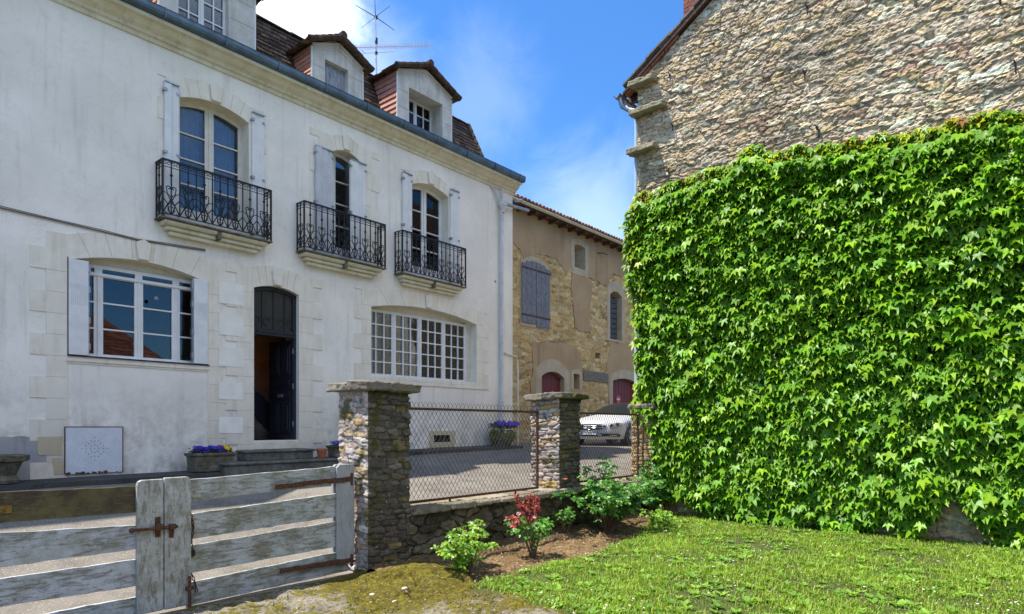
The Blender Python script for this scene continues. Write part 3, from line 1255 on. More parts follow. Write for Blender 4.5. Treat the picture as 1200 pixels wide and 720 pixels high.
def surround(key, wl, ws, h, top, b0=None, extra=None, phase=0, n=.012, mat='trim'):
    a0, a1, bb, bs, rise = OPEN[key]
    mb = MB()
    holes = [arch(a0 + .003, a1 - .003, bb + .003, bs, rise - .003)]
    if extra: holes.append(extra)
    mb.plate(quoin_outline(a0, a1, bb if b0 is None else b0, bs, rise, wl, ws, h, top, phase), holes, -.30, n, HF)
    # joints between the blocks of the jambs and the head
    o = mb.build('stone_surround', M[mat], house, bevel=.004)
    jb = MB()
    t = .006
    b = bb if b0 is None else b0
    k = phase
    while b < bs + .05:
        w = wl if k % 2 else ws
        if b > (bb if b0 is None else b0) + .01:
            jb.box(a0 - min(wl, ws) - .002, a0 - .01, b - t / 2, b + t / 2, n - .002, n + .0012, HF)
            jb.box(a1 + .01, a1 + min(wl, ws) + .002, b - t / 2, b + t / 2, n - .002, n + .0012, HF)
        b += h
        k += 1
    cx = (a0 + a1) / 2
    for k in range(-3, 4):
        if k == 0: continue
        x = cx + k * (a1 - a0) / 7 - math.copysign((a1 - a0) / 14, k)
        y = arch_b(x, a0, a1, bs, rise)
        jb.bar(HF @ Vector((x, y + .01, n)), HF @ Vector((x + (x - cx) * .22, y + top - .02, n)), .006, .003, up=(0, 1, 0))
    merge_into(o, jb.build('mortar_joint', M['joint'], house))
    # proud wedge keystone
    kb = MB()
    yk = arch_b(cx, a0, a1, bs, rise)
    kb.plate([(cx - .075, yk + .01), (cx + .075, yk + .01), (cx + .11, yk + .27), (cx, yk + .33), (cx - .11, yk + .27)], [], n + .001, n + .045, HF)
    kb.build('keystone', M[mat], house, bevel=.01)


M['joint'] = simple('grey_joint_line', (.40, .38, .34), .95, .2, 20, 0)
a0, a1 = OPEN['w1'][:2]
surround('w1', .44, .25, .30, .36, b0=-1.1, extra=rect(a0 + .002, a1 - .002, -1.09, .915))
surround('door', .50, .30, .295, .36, b0=-.9, phase=1, n=.0155)
surround('w2', .42, .24, .30, .34, b0=.98, phase=1)
surround('u1', .33, .20, .34, .30, b0=3.15)
surround('u2', .50, .30, .34, .30, b0=3.15)
surround('u3', .30, .18, .34, .28, b0=3.15)
# sills of the two ground floor windows
mb = MB()
mb.box(a0 - .02, a1 + .02, .93, 1.018, -.3, .028, HF)
mb.build('window_sill', M['trim'], house, bevel=.008)
b0_, b1_ = OPEN['w2'][:2]
mb = MB()
mb.box(b0_ - .3, b1_ + .42, .90, .976, -.1, .022, HF)
mb.box(b0_ + .004, b1_ - .004, .976, 1.058, -.3, .018, HF)
mb.build('window_sill', M['trim'], house, bevel=.008)
# thin plaster edge lines of the panel below the left window
mb = MB()
mb.box(a0, a1, .905, .915, 0, .012, HF)
mb.box(a1 + .0, a1 + .03, -1.0, .905, .0, .0185, HF)
mb.build_each('panel_moulding', M['trim'], house)
# broken render of the plinth: grey repaired patch at the foot of the left corner
mb = MB()
rr = random.Random(5)


def ragged(pts, step, amp, rnd, sc=6.):
    out = []
    L = len(pts)
    for i in range(L):
        a, b = Vector(pts[i]), Vector(pts[(i + 1) % L])
        n = max(1, int((b - a).length / step))
        for k in range(n):
            p = a + (b - a) * (k / n)
            out.append((p.x + amp * noise.noise(Vector((p.x * sc, p.y * sc, 3.3))) * 1.6 + rnd.uniform(-amp, amp) * .3,
                        p.y + amp * noise.noise(Vector((p.x * sc, p.y * sc, 9.1))) * 1.6 + rnd.uniform(-amp, amp) * .3))
    return out


M['plinth'] = m_stone_trim('grey_cement_patch', (.26, .27, .30), (.42, .43, .46), (.20, .18, .13), .6)
patch = [fp(-60, 515), fp(0, 513), fp(40, 512), fp(60, 533), fp(60, 545), fp(64, 580), fp(-60, 590)]
mb.plate(ragged(patch, .06, .03, rr), [], 0.001, .009, HF)
mb.build('cement_patch', M['plinth'], house)
M['patch_white'] = simple('white_repair_plaster', (.84, .80, .72), .9, .08, 5, .2)
M['patch_ochre'] = m_stone_trim('ochre_stone_patch', (.50, .40, .24), (.62, .54, .40), (.33, .28, .18), .4)
mb = MB()
for q in ([fp(44, 512), fp(73, 512), fp(73, 534), fp(44, 534)], [fp(60, 537), fp(73, 536), fp(74, 556), fp(63, 557)]):
    mb.plate(ragged(q, .05, .012, rr), [], .0125, .018, HF)
mb.build_each('exposed_stone', M['patch_ochre'], house)
mb = MB()
for q in ((256, 285, 335, 355), (256, 285, 371, 392), (256, 285, 409, 429), (256, 284, 449, 468), (256, 284, 489, 508)):
    p0, p1 = fp(q[0], q[3]), fp(q[1], q[2])
    mb.plate(ragged(rect(p0[0], p1[0], p0[1], p1[1]), .05, .004, rr), [], .0165, .021, HF)
mb.build_each('plaster_infill', M['patch_white'], house)

# --- cornice, gutter
mb = MB()
prof = [(0, 5.98), (.03, 5.98), (.035, 6.04), (.07, 6.05), (.085, 6.09), (.10, 6.10), (.15, 6.125), (.19, 6.165), (.20, 6.20), (.27, 6.205), (.27, 6.262), (-.5, 6.262), (-.5, 6.16), (0, 6.155)]
mb.prism(prof[::-1], H_A0 - .1, H_A1 + .06, HF)
mb.build('cornice', M['cornice'], house, bevel=.004)
mb = MB()
prof = [(.16, 6.265), (.30, 6.265), (.345, 6.29), (.36, 6.33), (.36, 6.395), (.37, 6.40), (.35, 6.405), (.345, 6.33), (.32, 6.30), (.16, 6.285)]
mb.prism(prof[::-1], H_A0 - .1, H_A1 + .10, HF)
mb.box(H_A1 + .085, H_A1 + .10, 6.266, 6.395, .0, .345, HF)
x = H_A0 + .5
while x < H_A1:
    mb.box(x, x + .02, 6.262, 6.41, .15, .372, HF)
    x += .95
mb.build('gutter', M['zinc'], house)

# --- mansard roof of small flat tiles
PAL_TILE = [(.085, .055, .04), (.065, .045, .036), (.11, .07, .05), (.055, .042, .035), (.14, .10, .07), (.08, .065, .05)]


def tile_rows(mb, p00, p10, p01, p11, du, dv, th, pal, rnd, lift=.02, skip=None):
    """courses of tiles between the lower edge p00-p10 and the upper edge p01-p11 (world points)"""
    p00, p10, p01, p11 = (Vector(p) for p in (p00, p10, p01, p11))
    Lu = (p10 - p00).length
    Lv = ((p01 + p11) / 2 - (p00 + p10) / 2).length
    nv = max(1, int(Lv / dv))
    nrm = (p10 - p00).cross(p01 - p00).normalized()
    for j in range(nv):
        v0, v1 = j / nv, min(1.02, (j + 1.25) / nv)
        a, b = p00.lerp(p01, v0), p10.lerp(p11, v0)
        c, d = p00.lerp(p01, v1), p10.lerp(p11, v1)
        nu = max(1, int((b - a).length / du))
        off = rnd.random()
        edges = [0] + [min(1, max(0, (k + off) / nu)) for k in range(nu)] + [1]
        for k in range(len(edges) - 1):
            u0, u1 = edges[k], edges[k + 1]
            if u1 - u0 < .2 / nu: continue
            u1 -= .04 / nu
            l = lift + rnd.uniform(-.3, .5) * th
            ww = rnd.uniform(-.35, .35) * dv * .25
            sl = (p01 - p00).normalized() * ww
            q = [a.lerp(b, u0) + nrm * l + sl, a.lerp(b, u1) + nrm * l + sl, c.lerp(d, u1), c.lerp(d, u0)]
            vs_ = q + [x + nrm * th for x in q]
            kk = rnd.uniform(.75, 1.25)
            col = tuple(x * kk for x in pal[rnd.randrange(len(pal))])
            mb.add(vs_, [(3, 2, 1, 0), (4, 5, 6, 7), (0, 1, 5, 4), (1, 2, 6, 5), (2, 3, 7, 6), (3, 0, 4, 7)], None, col)


R_B0, R_B1 = 6.30, 7.62
rr = random.Random(11)
mb = MB()
P = lambda a, b, n: HF @ Vector((a, b, n))
# curved foot, then the steep slope, then the hip on the right end
segs = [(6.27, -.28), (6.62, -.46), (7.80, -.92)]
DSP = [tuple(fp(*q, -.02)[0] for q in z) for z in (((187, 5), (298.5, 30)), ((366, 60), (425, 100)), ((466, 90), (529, 130)))]
for (q0, n0), (q1, n1) in zip(segs[:-1], segs[1:]):
    e0 = 12.42 + (n0 + .28) * .45
    e1 = 12.42 + (n1 + .28) * .45
    cuts = [H_A0] + [v for d_ in DSP for v in (d_[0] + .03, d_[1] - .03)]
    for k in range(0, 8, 2):
        A0_ = cuts[k]
        E0, E1 = (cuts[k + 1], cuts[k + 1]) if k < 6 else (e0, e1)
        tile_rows(mb, P(A0_, q0, n0), P(E0, q0, n0), P(A0_, q1, n1), P(E1, q1, n1), .17, .105, .016, PAL_TILE, rr)
        mb.add([P(A0_, q0, n0 - .02), P(E0 - .03, q0, n0 - .02), P(E1 - .03, q1, n1 - .02), P(A0_, q1, n1 - .02)], [(0, 1, 2, 3)], None, (.05, .03, .02))
    tile_rows(mb, P(e0, q0, n0), P(e0, q0, -8), P(e1, q1, n1), P(e1, q1, -7.5), .17, .105, .016, PAL_TILE, rr)
    mb.add([P(e0 - .03, q0, n0 - .02), P(e0 - .03, q0, -8), P(e1 - .03, q1, -7.5), P(e1 - .03, q1, n1 - .02)], [(0, 1, 2, 3)], None, (.05, .03, .02))
tile_rows(mb, P(DSP[1][0], 7.40, -.764), P(DSP[1][1], 7.40, -.764), P(DSP[1][0], 7.80, -.92), P(DSP[1][1], 7.80, -.92), .17, .1, .016, PAL_TILE, rr)
tx = 12.42 - .64 * .45
mb.add([P(H_A0, 7.80, -.92), P(tx, 7.80, -.92), P(tx - 2.6, 8.5, -4.1), P(H_A0, 8.5, -4.1)], [(0, 1, 2, 3)], None, (.12, .07, .05))
mb.add([P(tx, 7.80, -.92), P(tx, 7.80, -7.5), P(tx - 2.6, 8.5, -4.1)], [(0, 1, 2)], None, (.12, .07, .05))
mb.add([P(tx, 7.80, -7.5), P(H_A0, 7.80, -7.5), P(H_A0, 8.5, -4.1), P(tx - 2.6, 8.5, -4.1)], [(0, 1, 2, 3)], None, (.12, .07, .05))
mb.add([P(H_A0, 6.1, -8), P(H_A1, 6.1, -8), P(tx, 7.80, -7.5), P(H_A0, 7.80, -7.5)], [(3, 2, 1, 0)], None, (.12, .07, .05))
roof = mb.build('roof', M['mansard_tile'], house)
mb = MB()
x = H_A0
while x < tx:           # half-round ridge tiles along the break of the roof
    L = rr.uniform(.34, .40)
    k = rr.uniform(.7, 1.3)
    c = tuple(v * k for v in (.12, .085, .06))
    z = 7.81 + rr.uniform(-.01, .015)
    pts, fs = [], []
    for e, (xx, rad) in enumerate(((x, .085), (x + L + .04, .072))):
        for i in range(9):
            a = math.pi * i / 8
            pts.append(P(xx, z + rad * math.sin(a) * .8, -.94 + rad * 1.1 * math.cos(a)))
    for i in range(8): fs.append((i, i + 1, 9 + i + 1, 9 + i))
    fs += [tuple(range(9)), tuple(range(9, 18))[::-1]]
    mb.add(pts, fs, None, c)
    x += L
for t in range(9):     # hip tiles down the corner
    f0, f1 = t / 9, (t + 1.15) / 9
    def hipp(f):
        q = 7.82 - f * 1.52
        n = float(np.interp(q, [6.27, 6.62, 7.80], [-.28, -.46, -.92]))
        return P(12.42 + (n + .28) * .45, q + .02, n)
    mb.tube([hipp(f0), hipp(min(1, f1))], [.06, .075], 7, None, (.13, .09, .06))
mb.build('ridge_tiles', M['mansard_tile'], roof)

# --- windows


def glazed(name, parent, Mx, a0, a1, b0, bs, rise, n, casements, rows, mat, rail=None, border=.06, mull=.055, bar=.022, panel=0., depth=.06, fr=None):
    """casement window: one pierced frame plus its glass. casements: list of (fraction, panes across)"""
    fr = fr or M['white_paint']
    outer = arch(a0, a1, b0, bs, rise)
    holes = []
    tot = sum(c[0] for c in casements)
    x = a0
    for w, cols in casements:
        x2 = x + (a1 - a0) * w / tot
        xs0, xs1 = x + border, x2 - border
        pw = (xs1 - xs0 - bar * (cols - 1)) / cols
        yb = b0 + border + panel
        ytop_low = min(arch_b(xs0, a0, a1, bs, rise), arch_b(xs1, a0, a1, bs, rise)) - border
        if rail: ytop_low = rail - border * .6
        phh = (ytop_low - yb - bar * (rows - 1)) / rows
        for c in range(cols):
            p0 = xs0 + c * (pw + bar)
            p1 = p0 + pw
            for r in range(rows):
                q0 = yb + r * (phh + bar)
                q1 = q0 + phh
                if r == rows - 1 and not rail:
                    pts = [(p0, q0), (p1, q0)]
                    for k in range(6):
                        xx = p1 + (p0 - p1) * k / 5
                        pts.append((xx, arch_b(xx, a0, a1, bs, rise) - border))
                    holes.append(pts)
                else:
                    holes.append(rect(p0, p1, q0, q1))
        if rail:     # fanlight row above the transom rail
            pts = [(xs0 - .01, rail + border * .4), (xs1 + .01, rail + border * .4)]
            ok = True
            for k in range(6):
                xx = xs1 + .01 + (xs0 - xs1 - .02) * k / 5
                yy = arch_b(xx, a0, a1, bs, rise) - border * .8
                if yy < rail + border * .4 + .01: yy = rail + border * .4 + .01
                pts.append((xx, yy))
            holes.append(pts)
        x = x2
    mb = MB()
    mb.plate(outer, holes, n - depth, n, Mx)
    f = mb.build(name, fr, parent, bevel=.004)
    jb = MB()
    x = a0
    for i, (w, cols) in enumerate(casements[:-1]):     # meeting stiles stand proud, so sashes read apart
        x += (a1 - a0) * w / tot
        jb.box(x - .018, x + .018, b0 + .03, (rail or arch_b(x, a0, a1, bs, rise)) - .03, n + .001, n + .014, Mx)
    for s in (0, 1):
        xx = (a0, a1 - .03)[s]
        jb.box(xx, xx + .03, b0, min(bs, b0 + 9), n + .001, n + .01, Mx)
    jb.box(a0, a1, b0, b0 + .035, n + .0015, n + .025, Mx)
    if rail: jb.box(a0 + .03, a1 - .03, rail - .025, rail + .015, n + .0015, n + .02, Mx)
    jb.build('sash_bead', fr, f, bevel=.003)
    gb = MB()
    gb.plate([(p[0], p[1]) for p in arch(a0 + .02, a1 - .02, b0 + .02, bs - .02, rise)], [], n - depth * .55 - .002, n - depth * .55 + .002, Mx)
    gb.build('glass', M['glass'], f)
    return f


def curtain(parent, Mx, a0, a1, b0, b1, n, mat, amp=.03, wave=.11, rnd=random.Random(3), name='curtain'):
    mb = MB()
    N = max(8, int((a1 - a0) / .015))
    pts = []
    for i in range(N + 1):
        x = a0 + (a1 - a0) * i / N
        z = n + amp * math.sin(x * 2 * math.pi / wave + 1.3 * math.sin(x * 9)) + rnd.uniform(-.002, .002)
        pts.append((x, b0, z))
        pts.append((x, b1, z))
    fs = [(2 * i, 2 * i + 2, 2 * i + 3, 2 * i + 1) for i in range(N)]
    mb.add(pts, fs, Mx)
    return mb.build(name, mat, parent, smooth=True)


W = glazed('window_frame', house, HF, *OPEN['w1'][:2], 1.02, 2.40, .012, -.16, [(1, 1), (1.25, 1), (1.25, 1), (1, 1)], 3, None, rail=2.27, border=.062)
W2 = glazed('window_frame', house, HF, 8.33, 11.30, 1.06, 2.47, .01, -.20, [(1, 3)] * 4, 5, None, border=.06, bar=.026)
mb = MB()
mb.plate(arch(OPEN['w1'][0] + .004, OPEN['w1'][1] - .004, 2.35, 2.38, .167), [], -.205, -.235, HF)
mb.build('head_board', M['cream_paint'], house)
mb = MB()
mb.plate(arch(8.314, 11.466, 2.43, 2.47, .167), [], -.265, -.285, HF)
mb.box(11.30, 11.466, 1.06, 2.5, -.264, -.20, HF)
mb.build('head_board', M['cream_paint'], house)
curtain(W2, HF, 8.36, 8.70, 1.1, 2.42, -.29, M['curtain_white'])
curtain(W2, HF, 10.60, 11.02, 1.1, 2.42, -.29, M['curtain_white'])
curtain(W2, HF, 11.04, 11.28, 1.1, 2.42, -.29, M['curtain_yellow'])
for key, cmat in (('u1', 'curtain'), ('u3', 'curtain')):
    a0, a1, b0, bs, rise = OPEN[key]
    w = glazed('french_window', house, HF, a0 + .003, a1 - .003, b0, bs, rise - .004, -.22, [(1, 1), (1, 1)], 4, None, border=.075, panel=.32, fr=M['cream_paint'] if key == 'u1' else M['white_paint'])
    curtain(w, HF, a0 + .08 if key == 'u1' else a0 + .5, a1 - .08, b0 + .1, bs + .1, -.36, M[cmat], .02, .13)
a0, a1, b0, bs, rise = OPEN['u2']
w = glazed('french_window', house, HF, a0 + .003, a1 - .003, b0, bs, rise - .004, -.22, [(.26, 1), (.74, 1)], 4, None, border=.06, panel=.32)

# --- folded shutters
M['aged_white'] = m_peeling('aged_white_shutter', (.64, .65, .67), (.42, .44, .48), .36, .02, (6, 6, .6))


def folded(parent, Mx, a0, a1, b0, b1, n0=.016, leaves=2, mat=None, name='folded_shutter', step=.018):
    mb = MB()
    w = (a1 - a0) / leaves
    for k in range(leaves):
        x0, x1 = a0 + w * k, a0 + w * (k + 1) - .006
        z = n0 + step * (leaves - k if leaves > 1 else 1)
        mb.box(x0, x1, b0, b1, n0, z + .012, Mx)
        nb = max(1, int(w / .07))
        for j in range(1, nb):
            xx = x0 + (x1 - x0) * j / nb
            mb.box(xx - .003, xx + .003, b0 + .01, b1 - .01, z + .0125, z + .0145, Mx)
    o = mb.build(name, mat or M['white_paint'], parent, bevel=.004)
    hb = MB()
    for q in (b0 + .15, (b0 + b1) / 2, b1 - .12):
        hb.box(a0 - .02, a0 + .03, q - .02, q + .02, n0 - .01, n0 + .07, Mx)
        hb.box(a1 - .04, a1 + .012, q - .018, q + .018, n0 - .01, n0 + .04, Mx)
    hb.box(a0, a1, b1, b1 + .02, n0, n0 + .06, Mx)
    hb.build_each('hinge', M['galv'], o)
    return o


for (p0, p1, p2, p3, lv) in ((191.5, 208.5, 97, 4.51, 2), (294, 308, 133, 0, 1), (368, 389, 172, 0, 3), (408.5, 427.5, 188, 0, 2), (470.5, 481.5, 203, 0, 2), (526.5, 536.5, 223, 0, 1)):
    x0, x1 = fp(p0, 200)[0], fp(p1, 200)[0]
    top = fp(p0, p2)[1]
    folded(house, HF, x0, x1, 3.22, top, leaves=lv, mat=M['aged_white'] if p0 == 368 else None)
a0, a1 = OPEN['w1'][:2]
# metal shutters folded into the reveal of the big left window
for (x0, x1, tb) in ((a0 + .012, a0 + .26, 2.40), (a1 - .235, a1 - .012, 2.42)):
    mb = MB()
    mb.box(x0, x1, 1.03, tb, -.05, .03, HF)
    k = x0 + .03
    while k < x1 - .02:
        mb.box(k, k + .008, 1.75, 2.05, .0305, .036, HF)
        k += .024
    s = mb.build('metal_shutter', M['white_paint'], house, bevel=.004)
    hb = MB()
    ex = x1 + .004 if x0 < 3.5 else x0 - .03
    for q in (1.12, 1.5, 1.95, 2.25):
        hb.box(ex, ex + .026, q, q + .09, -.05, .012, HF)
    hb.box(ex + .008, ex + .016, 1.05, 2.36, -.04, .0, HF)
    hb.build_each('hinge', M['galv'], s)
mb = MB()
mb.box(a0 - .005, a1 + .005, 1.005, 1.024, .0, .05, HF)
mb.box(a0 + .0, a0 + .010, 1.02, 2.42, -.02, .02, HF)
mb.build_each('window_ledge', M['iron'], house)

# --- balconies
rails_rnd = random.Random(2)


def spiral(cx, cy, r, a_start, turns, sgn, n=9):
    return [(cx + r * (1 - .62 * i / n) * math.cos(a_start + sgn * turns * 2 * math.pi * i / n),
             cy + r * (1 - .62 * i / n) * math.sin(a_start + sgn * turns * 2 * math.pi * i / n)) for i in range(n + 1)]


def rail_panel(mb, Mx, L, b0, h, s=.128):
    """wrought panel in its own frame: a along, b up, n=0"""
    top, low = b0 + h, b0 + .045
    n = max(1, round(L / s))
    s = L / n
    yb = top - .105
    mid = b0 + h * .50
    for k in range(1, n):
        mb.bar((k * s, low, 0), (k * s, top, 0), .016, .016, Mx)
        if k % 2:
            mb.lathe([(0, -.02), (.024, -.008), (.024, .008), (0, .02)], 6, Mx @ Matrix.Translation((k * s, top - .21 - .015 * (k % 4), 0)), cap=False)
    mb.bar((0, yb, 0), (L, yb, 0), .010, .010, Mx)
    mb.bar((0, low, 0), (L, low, 0), .016, .012, Mx)
    for k in range(n):
        c = (k + .5) * s
        for sg in (-1, 1):
            pts = spiral(c + sg * .029, (top + yb) / 2, .03, 0 if sg > 0 else math.pi, .95, sg)
            mb.tube([(x, y, 0) for x, y in pts], .0065, 4, Mx)
    for k in range(1, n, 2):
        c = k * s
        for sg in (-1, 1):
            pts = []
            for i in range(9):     # lattice bow from the foot of the neighbour bar up to the scroll
                t = i / 8
                pts.append((c + sg * s * (1 - t) ** 1.2 * math.cos(t * 1.1) * 1.0 - sg * s * .0, low + (mid - low) * t, 0))
            x0 = c + sg * s * .02
            pts = [(c - sg * s, low, 0), (c - sg * s * .55, low + (mid - low) * .28, 0), (c, low + (mid - low) * .5, 0), (c + sg * s * .45, low + (mid - low) * .78, 0), (c + sg * s * .55, mid, 0)]
            sp = spiral(c + sg * s * .30, mid + .01, s * .27, 0 if sg > 0 else math.pi, .8, sg, 8)
            mb.tube(pts + [(x, y, 0) for x, y in sp], .0085, 4, Mx)
            mb.tube([(c - sg * s, mid - .05, 0), (c - sg * s * .2, low + (mid - low) * .75, 0), (c + sg * s, low + .01, 0)], .006, 4, Mx)
            pts2 = [(c - sg * s, low + (mid - low) * .62, 0), (c - sg * s * .5, low + (mid - low) * .42, 0), (c - sg * s * .12, low + .0, 0)]
            mb.tube(pts2, .008, 4, Mx)
        d = .036
        y = low + (mid - low) * .5
        mb.add([(c - d, y, .007), (c, y - d, .007), (c + d, y, .007), (c, y + d, .007)], [(0, 1, 2, 3)], Mx)
        ring = [(c + .05 * math.cos(t), low + (mid - low) * .18 + .05 * math.sin(t), 0) for t in np.linspace(0, 2 * math.pi, 9)[:-1]]
        mb.tube(ring, .0075, 4, Mx, closed=True)


def balcony(x0, x1, out=.25):
    mb = MB()
    b0, h = 3.255, .875
    mb.box(x0 + .10, x1 - .10, b0 - .165, b0 - .105, 0, out * .62, HF)
    mb.box(x0 + .16, x1 - .16, b0 - .235, b0 - .167, 0, out * .42, HF)
    mb.prism([(0, b0 - .10), (out * .78, b0 - .10), (out * .93, b0 - .06), (out * .93, b0 - .035), (0, b0 - .035)][::-1], x0 + .04, x1 - .04, HF)
    sl = mb.build('balcony', M['cornice'], house, bevel=.012)
    mb = MB()
    c = (x0 + x1) / 2
    mb.box(c - .03, c + .035, b0 - .17, b0 - .03, 0, out * .94, HF)
    mb.prism([(0, b0 - .034), (out + .015, b0 - .034), (out + .015, b0 - .006), (0, b0 - .006)][::-1], x0 - .03, x1 + .03, HF)
    mb.build('dark_slab', M['trough'], sl, bevel=.006)
    mb = MB()
    front = HF @ Matrix.Translation((x0, 0, out))
    rail_panel(mb, front, x1 - x0, b0, h)
    lf = HF @ Matrix.Translation((x0, 0, 0)) @ Matrix.Rotation(-math.pi / 2, 4, 'Y')
    rail_panel(mb, lf, out, b0, h)
    rf = HF @ Matrix.Translation((x1, 0, 0)) @ Matrix.Rotation(-math.pi / 2, 4, 'Y')
    rail_panel(mb, rf, out, b0, h)
    for x in (x0, x1):
        mb.bar((x, b0, out), (x, b0 + h, out), .026, .026, HF)
        mb.bar((x, b0 + h, 0), (x, b0 + h, out + .01), .030, .016, HF)
        mb.bar((x, b0, .02), (x, b0 + h, .02), .02, .02, HF)
    mb.bar((x0 - .01, b0 + h, out), (x1 + .01, b0 + h, out), .032, .016, HF)
    mb.build('railing', M['iron'], sl)


for (p0, p1) in ((190.5, 317.5), (356.5, 451.3), (471.5, 545.5)):
    balcony(fp(p0, 200, .25)[0], fp(p1, 200, .25)[0])

# --- front door
a0, a1, b0, bs, rise = OPEN['door']
tb = 1.66
mb = MB()
fan = [(a0 + .07, tb + .10), (a1 - .07, tb + .10)] + [(a1 - .07 + (a0 - a1 + .14) * k / 8, arch_b(a1 - .07 + (a0 - a1 + .14) * k / 8, a0, a1, bs, rise) - .07) for k in range(9)]
mb.plate(arch(a0 + .002, a1 - .002, b0, bs, rise - .004), [fan, rect(a0 + .05, a1 - .05, b0 + .01, tb - .03)], -.16, -.08, HF)
fr = mb.build('door_frame', M['door'], house, bevel=.006)
mb = MB()
mb.plate(arch(a0 + .03, a1 - .03, tb + .06, bs - .03, rise), [], -.125, -.121, HF)
mb.build('fanlight', simple('dusty_dark_glass', (.035, .032, .03), .35, .3, 6, 0), fr)
mb = MB()
for k in range(7):
    cx = a0 + .12 + (a1 - a0 - .24) * k / 6
    mb.lathe([(0, -.03), (.03, 0), (0, .03)], 6, HF @ Matrix.Translation((cx, tb + .03, -.07)), cap=False)
for k in range(1, 4):
    cx = a0 + (a1 - a0) * k / 4
    mb.bar((cx, tb + .10, -.11), (cx, 2.45, -.11), .016, .012, HF)
for sg in (-1, 1):
    for k in (0, 1):
        c = (a0 + a1) / 2 + sg * (.12 + .2 * k)
        mb.tube([(x, y, -.11) for x, y in spiral(c, tb + .24, .09, -math.pi / 2, .9, sg, 12)], .006, 4, HF)
mb.box(a0 + .05, a1 - .05, tb - .02, tb + .012, -.079, -.05, HF)
mb.build('fanlight_grille', M['door'], fr)
hinge = P(a1 - .055, b0, -.10)
DM = Matrix.Translation(hinge) @ Matrix.Rotation(math.radians(93), 4, 'Z')     # leaf swung into the hall, outside face towards the camera


def dbox(mb, u0, u1, w0, w1, t0, t1):
    """u away from hinge into the hall, w up, t thickness (positive = outer face)"""
    mb.box(u0, u1, t0, t1, w0, w1, DM)


mb = MB()
H = tb - .04 - b0
dbox(mb, .0, .78, .015, H, -.045, -.0)
leaf = mb.build('door', M['door'], house, bevel=.004)
mb = MB()
for (w0, w1) in ((.12, .70), (.80, .92), (1.02, 1.12), (1.22, 1.78)):
    if w1 - w0 > .3:
        for (u0, u1) in ((.09, .36), (.43, .70)):
            dbox(mb, u0, u1, w0, w1, .0005, .014)
            dbox(mb, u0 + .05, u1 - .05, w0 + .06, w1 - .06, .0145, .026)
    else:
        dbox(mb, .10, .69, w0, w1, .0005, .016)
dbox(mb, .02, .76, .02, .10, .0005, .02)
mb.build_each('door_panel', M['door'], leaf, bevel=.005)
mb = MB()
dbox(mb, .30, .48, .80, .86, .0165, .024)
mb.build('letter_slot', M['galv'], leaf, bevel=.003)
mb = MB()
for w in (.25, .95, 1.6):
    dbox(mb, -.012, .012, w, w + .10, -.01, .012)
mb.build_each('hinge', M['galv'], leaf)
# threshold and steps
mb = MB()
mb.box(a0 - .01, a1 + .01, b0 - .16, b0 - .004, -.45, .03, HF)
mb.build('threshold', M['trim'], house, bevel=.01)
sx0, sx1 = fp(289, 530, .35)[0], fp(368, 530, .35)[0]
lx0, lx1 = fp(262, 545, .6)[0] , fp(397, 545, .6)[0]
mb = MB()
mb.box(sx0, sx1, b0 - .34, b0 - .155, .0, .33, HF)
mb.box(sx0 - .03, sx1 + .03, b0 - .20, b0 - .158, .0, .36, HF)
mb.build('door_step', M['step_stone'], house, bevel=.012)
mb = MB()
mb.box(lx0, lx1, b0 - .75, b0 - .345, .0, .64, HF)
mb.box(lx0 - .03, lx1 + .03, b0 - .385, b0 - .338, .0, .67, HF)
mb.build('door_step', M['step_stone'], house, bevel=.015)

# --- perforated metal hatch
p0, p1 = fp(76, 554), fp(142.5, 501)
hx0, hx1, hb0, hb1 = p0[0], p1[0], fp(76, 556)[1], p1[1]
mb = MB()
cx, cy = (hx0 + hx1) / 2 + .0, (hb0 + hb1) / 2 + .02
hol = []
for ring, rad in ((1, .055), (2, .11), (3, .165)):
    for k in range(8):
        if ring == 3 and k % 2: continue
        a = math.pi / 4 * k
        hol.append((cx + rad * math.cos(a), cy + rad * math.sin(a)))
for k in range(8):
    a = math.pi / 4 * k + math.pi / 8
    hol.append((cx + .125 * math.cos(a), cy + .125 * math.sin(a)))
hol.append((cx, cy))
mb.plate(rect(hx0, hx1, hb0, hb1), [[(x + .008 * math.cos(t), y + .008 * math.sin(t)) for t in np.linspace(0, 2 * math.pi, 7)[:-1]] for x, y in hol], .022, .03, HF)
M['hatch'] = m_peeling('white_enamel_plate', (.72, .74, .78), (.10, .05, .03), .28, .02, (1, 1, 1))
hatch = mb.build('metal_hatch', M['hatch'], house, bevel=.002)
mb = MB()
mb.box(hx0, hx1, hb0, hb1, .0125, .0165, HF)
e = .012
mb.box(hx0 - e, hx0 - .001, hb0, hb1, .0125, .034, HF)
mb.box(hx1 + .001, hx1 + e, hb0, hb1, .0125, .034, HF)
mb.box(hx0 - e, hx1 + e, hb1 + .001, hb1 + e, .0125, .034, HF)
for k in range(26):
    x = hx0 + (hx1 - hx0) * rr.random()
    w = rr.uniform(.012, .05)
    mb.box(x, min(x + w, hx1), hb0 - .01, hb0 + rr.uniform(.008, .03), .029, .0325 + rr.random() * .001, HF)
mb.build('rusty_rim', M['rust'], hatch)

# --- basement vent
v0, v1, vb0, vb1 = vent
mb = MB()
mb.plate(rect(v0 - .13, v1 + .17, vb0 - .12, vb1 + .10), [rect(v0, v1, vb0, vb1)], -.1, .02, HF)
vf = mb.build('basement_vent', M['trim_warm'], house, bevel=.005)
mb = MB()
for k in range(1, 6):
    x = v0 + (v1 - v0) * k / 6
    mb.bar((x, vb0, -.05), (x, vb1, -.05), .014, .014, HF)
mb.build('vent_bars', M['iron'], vf)

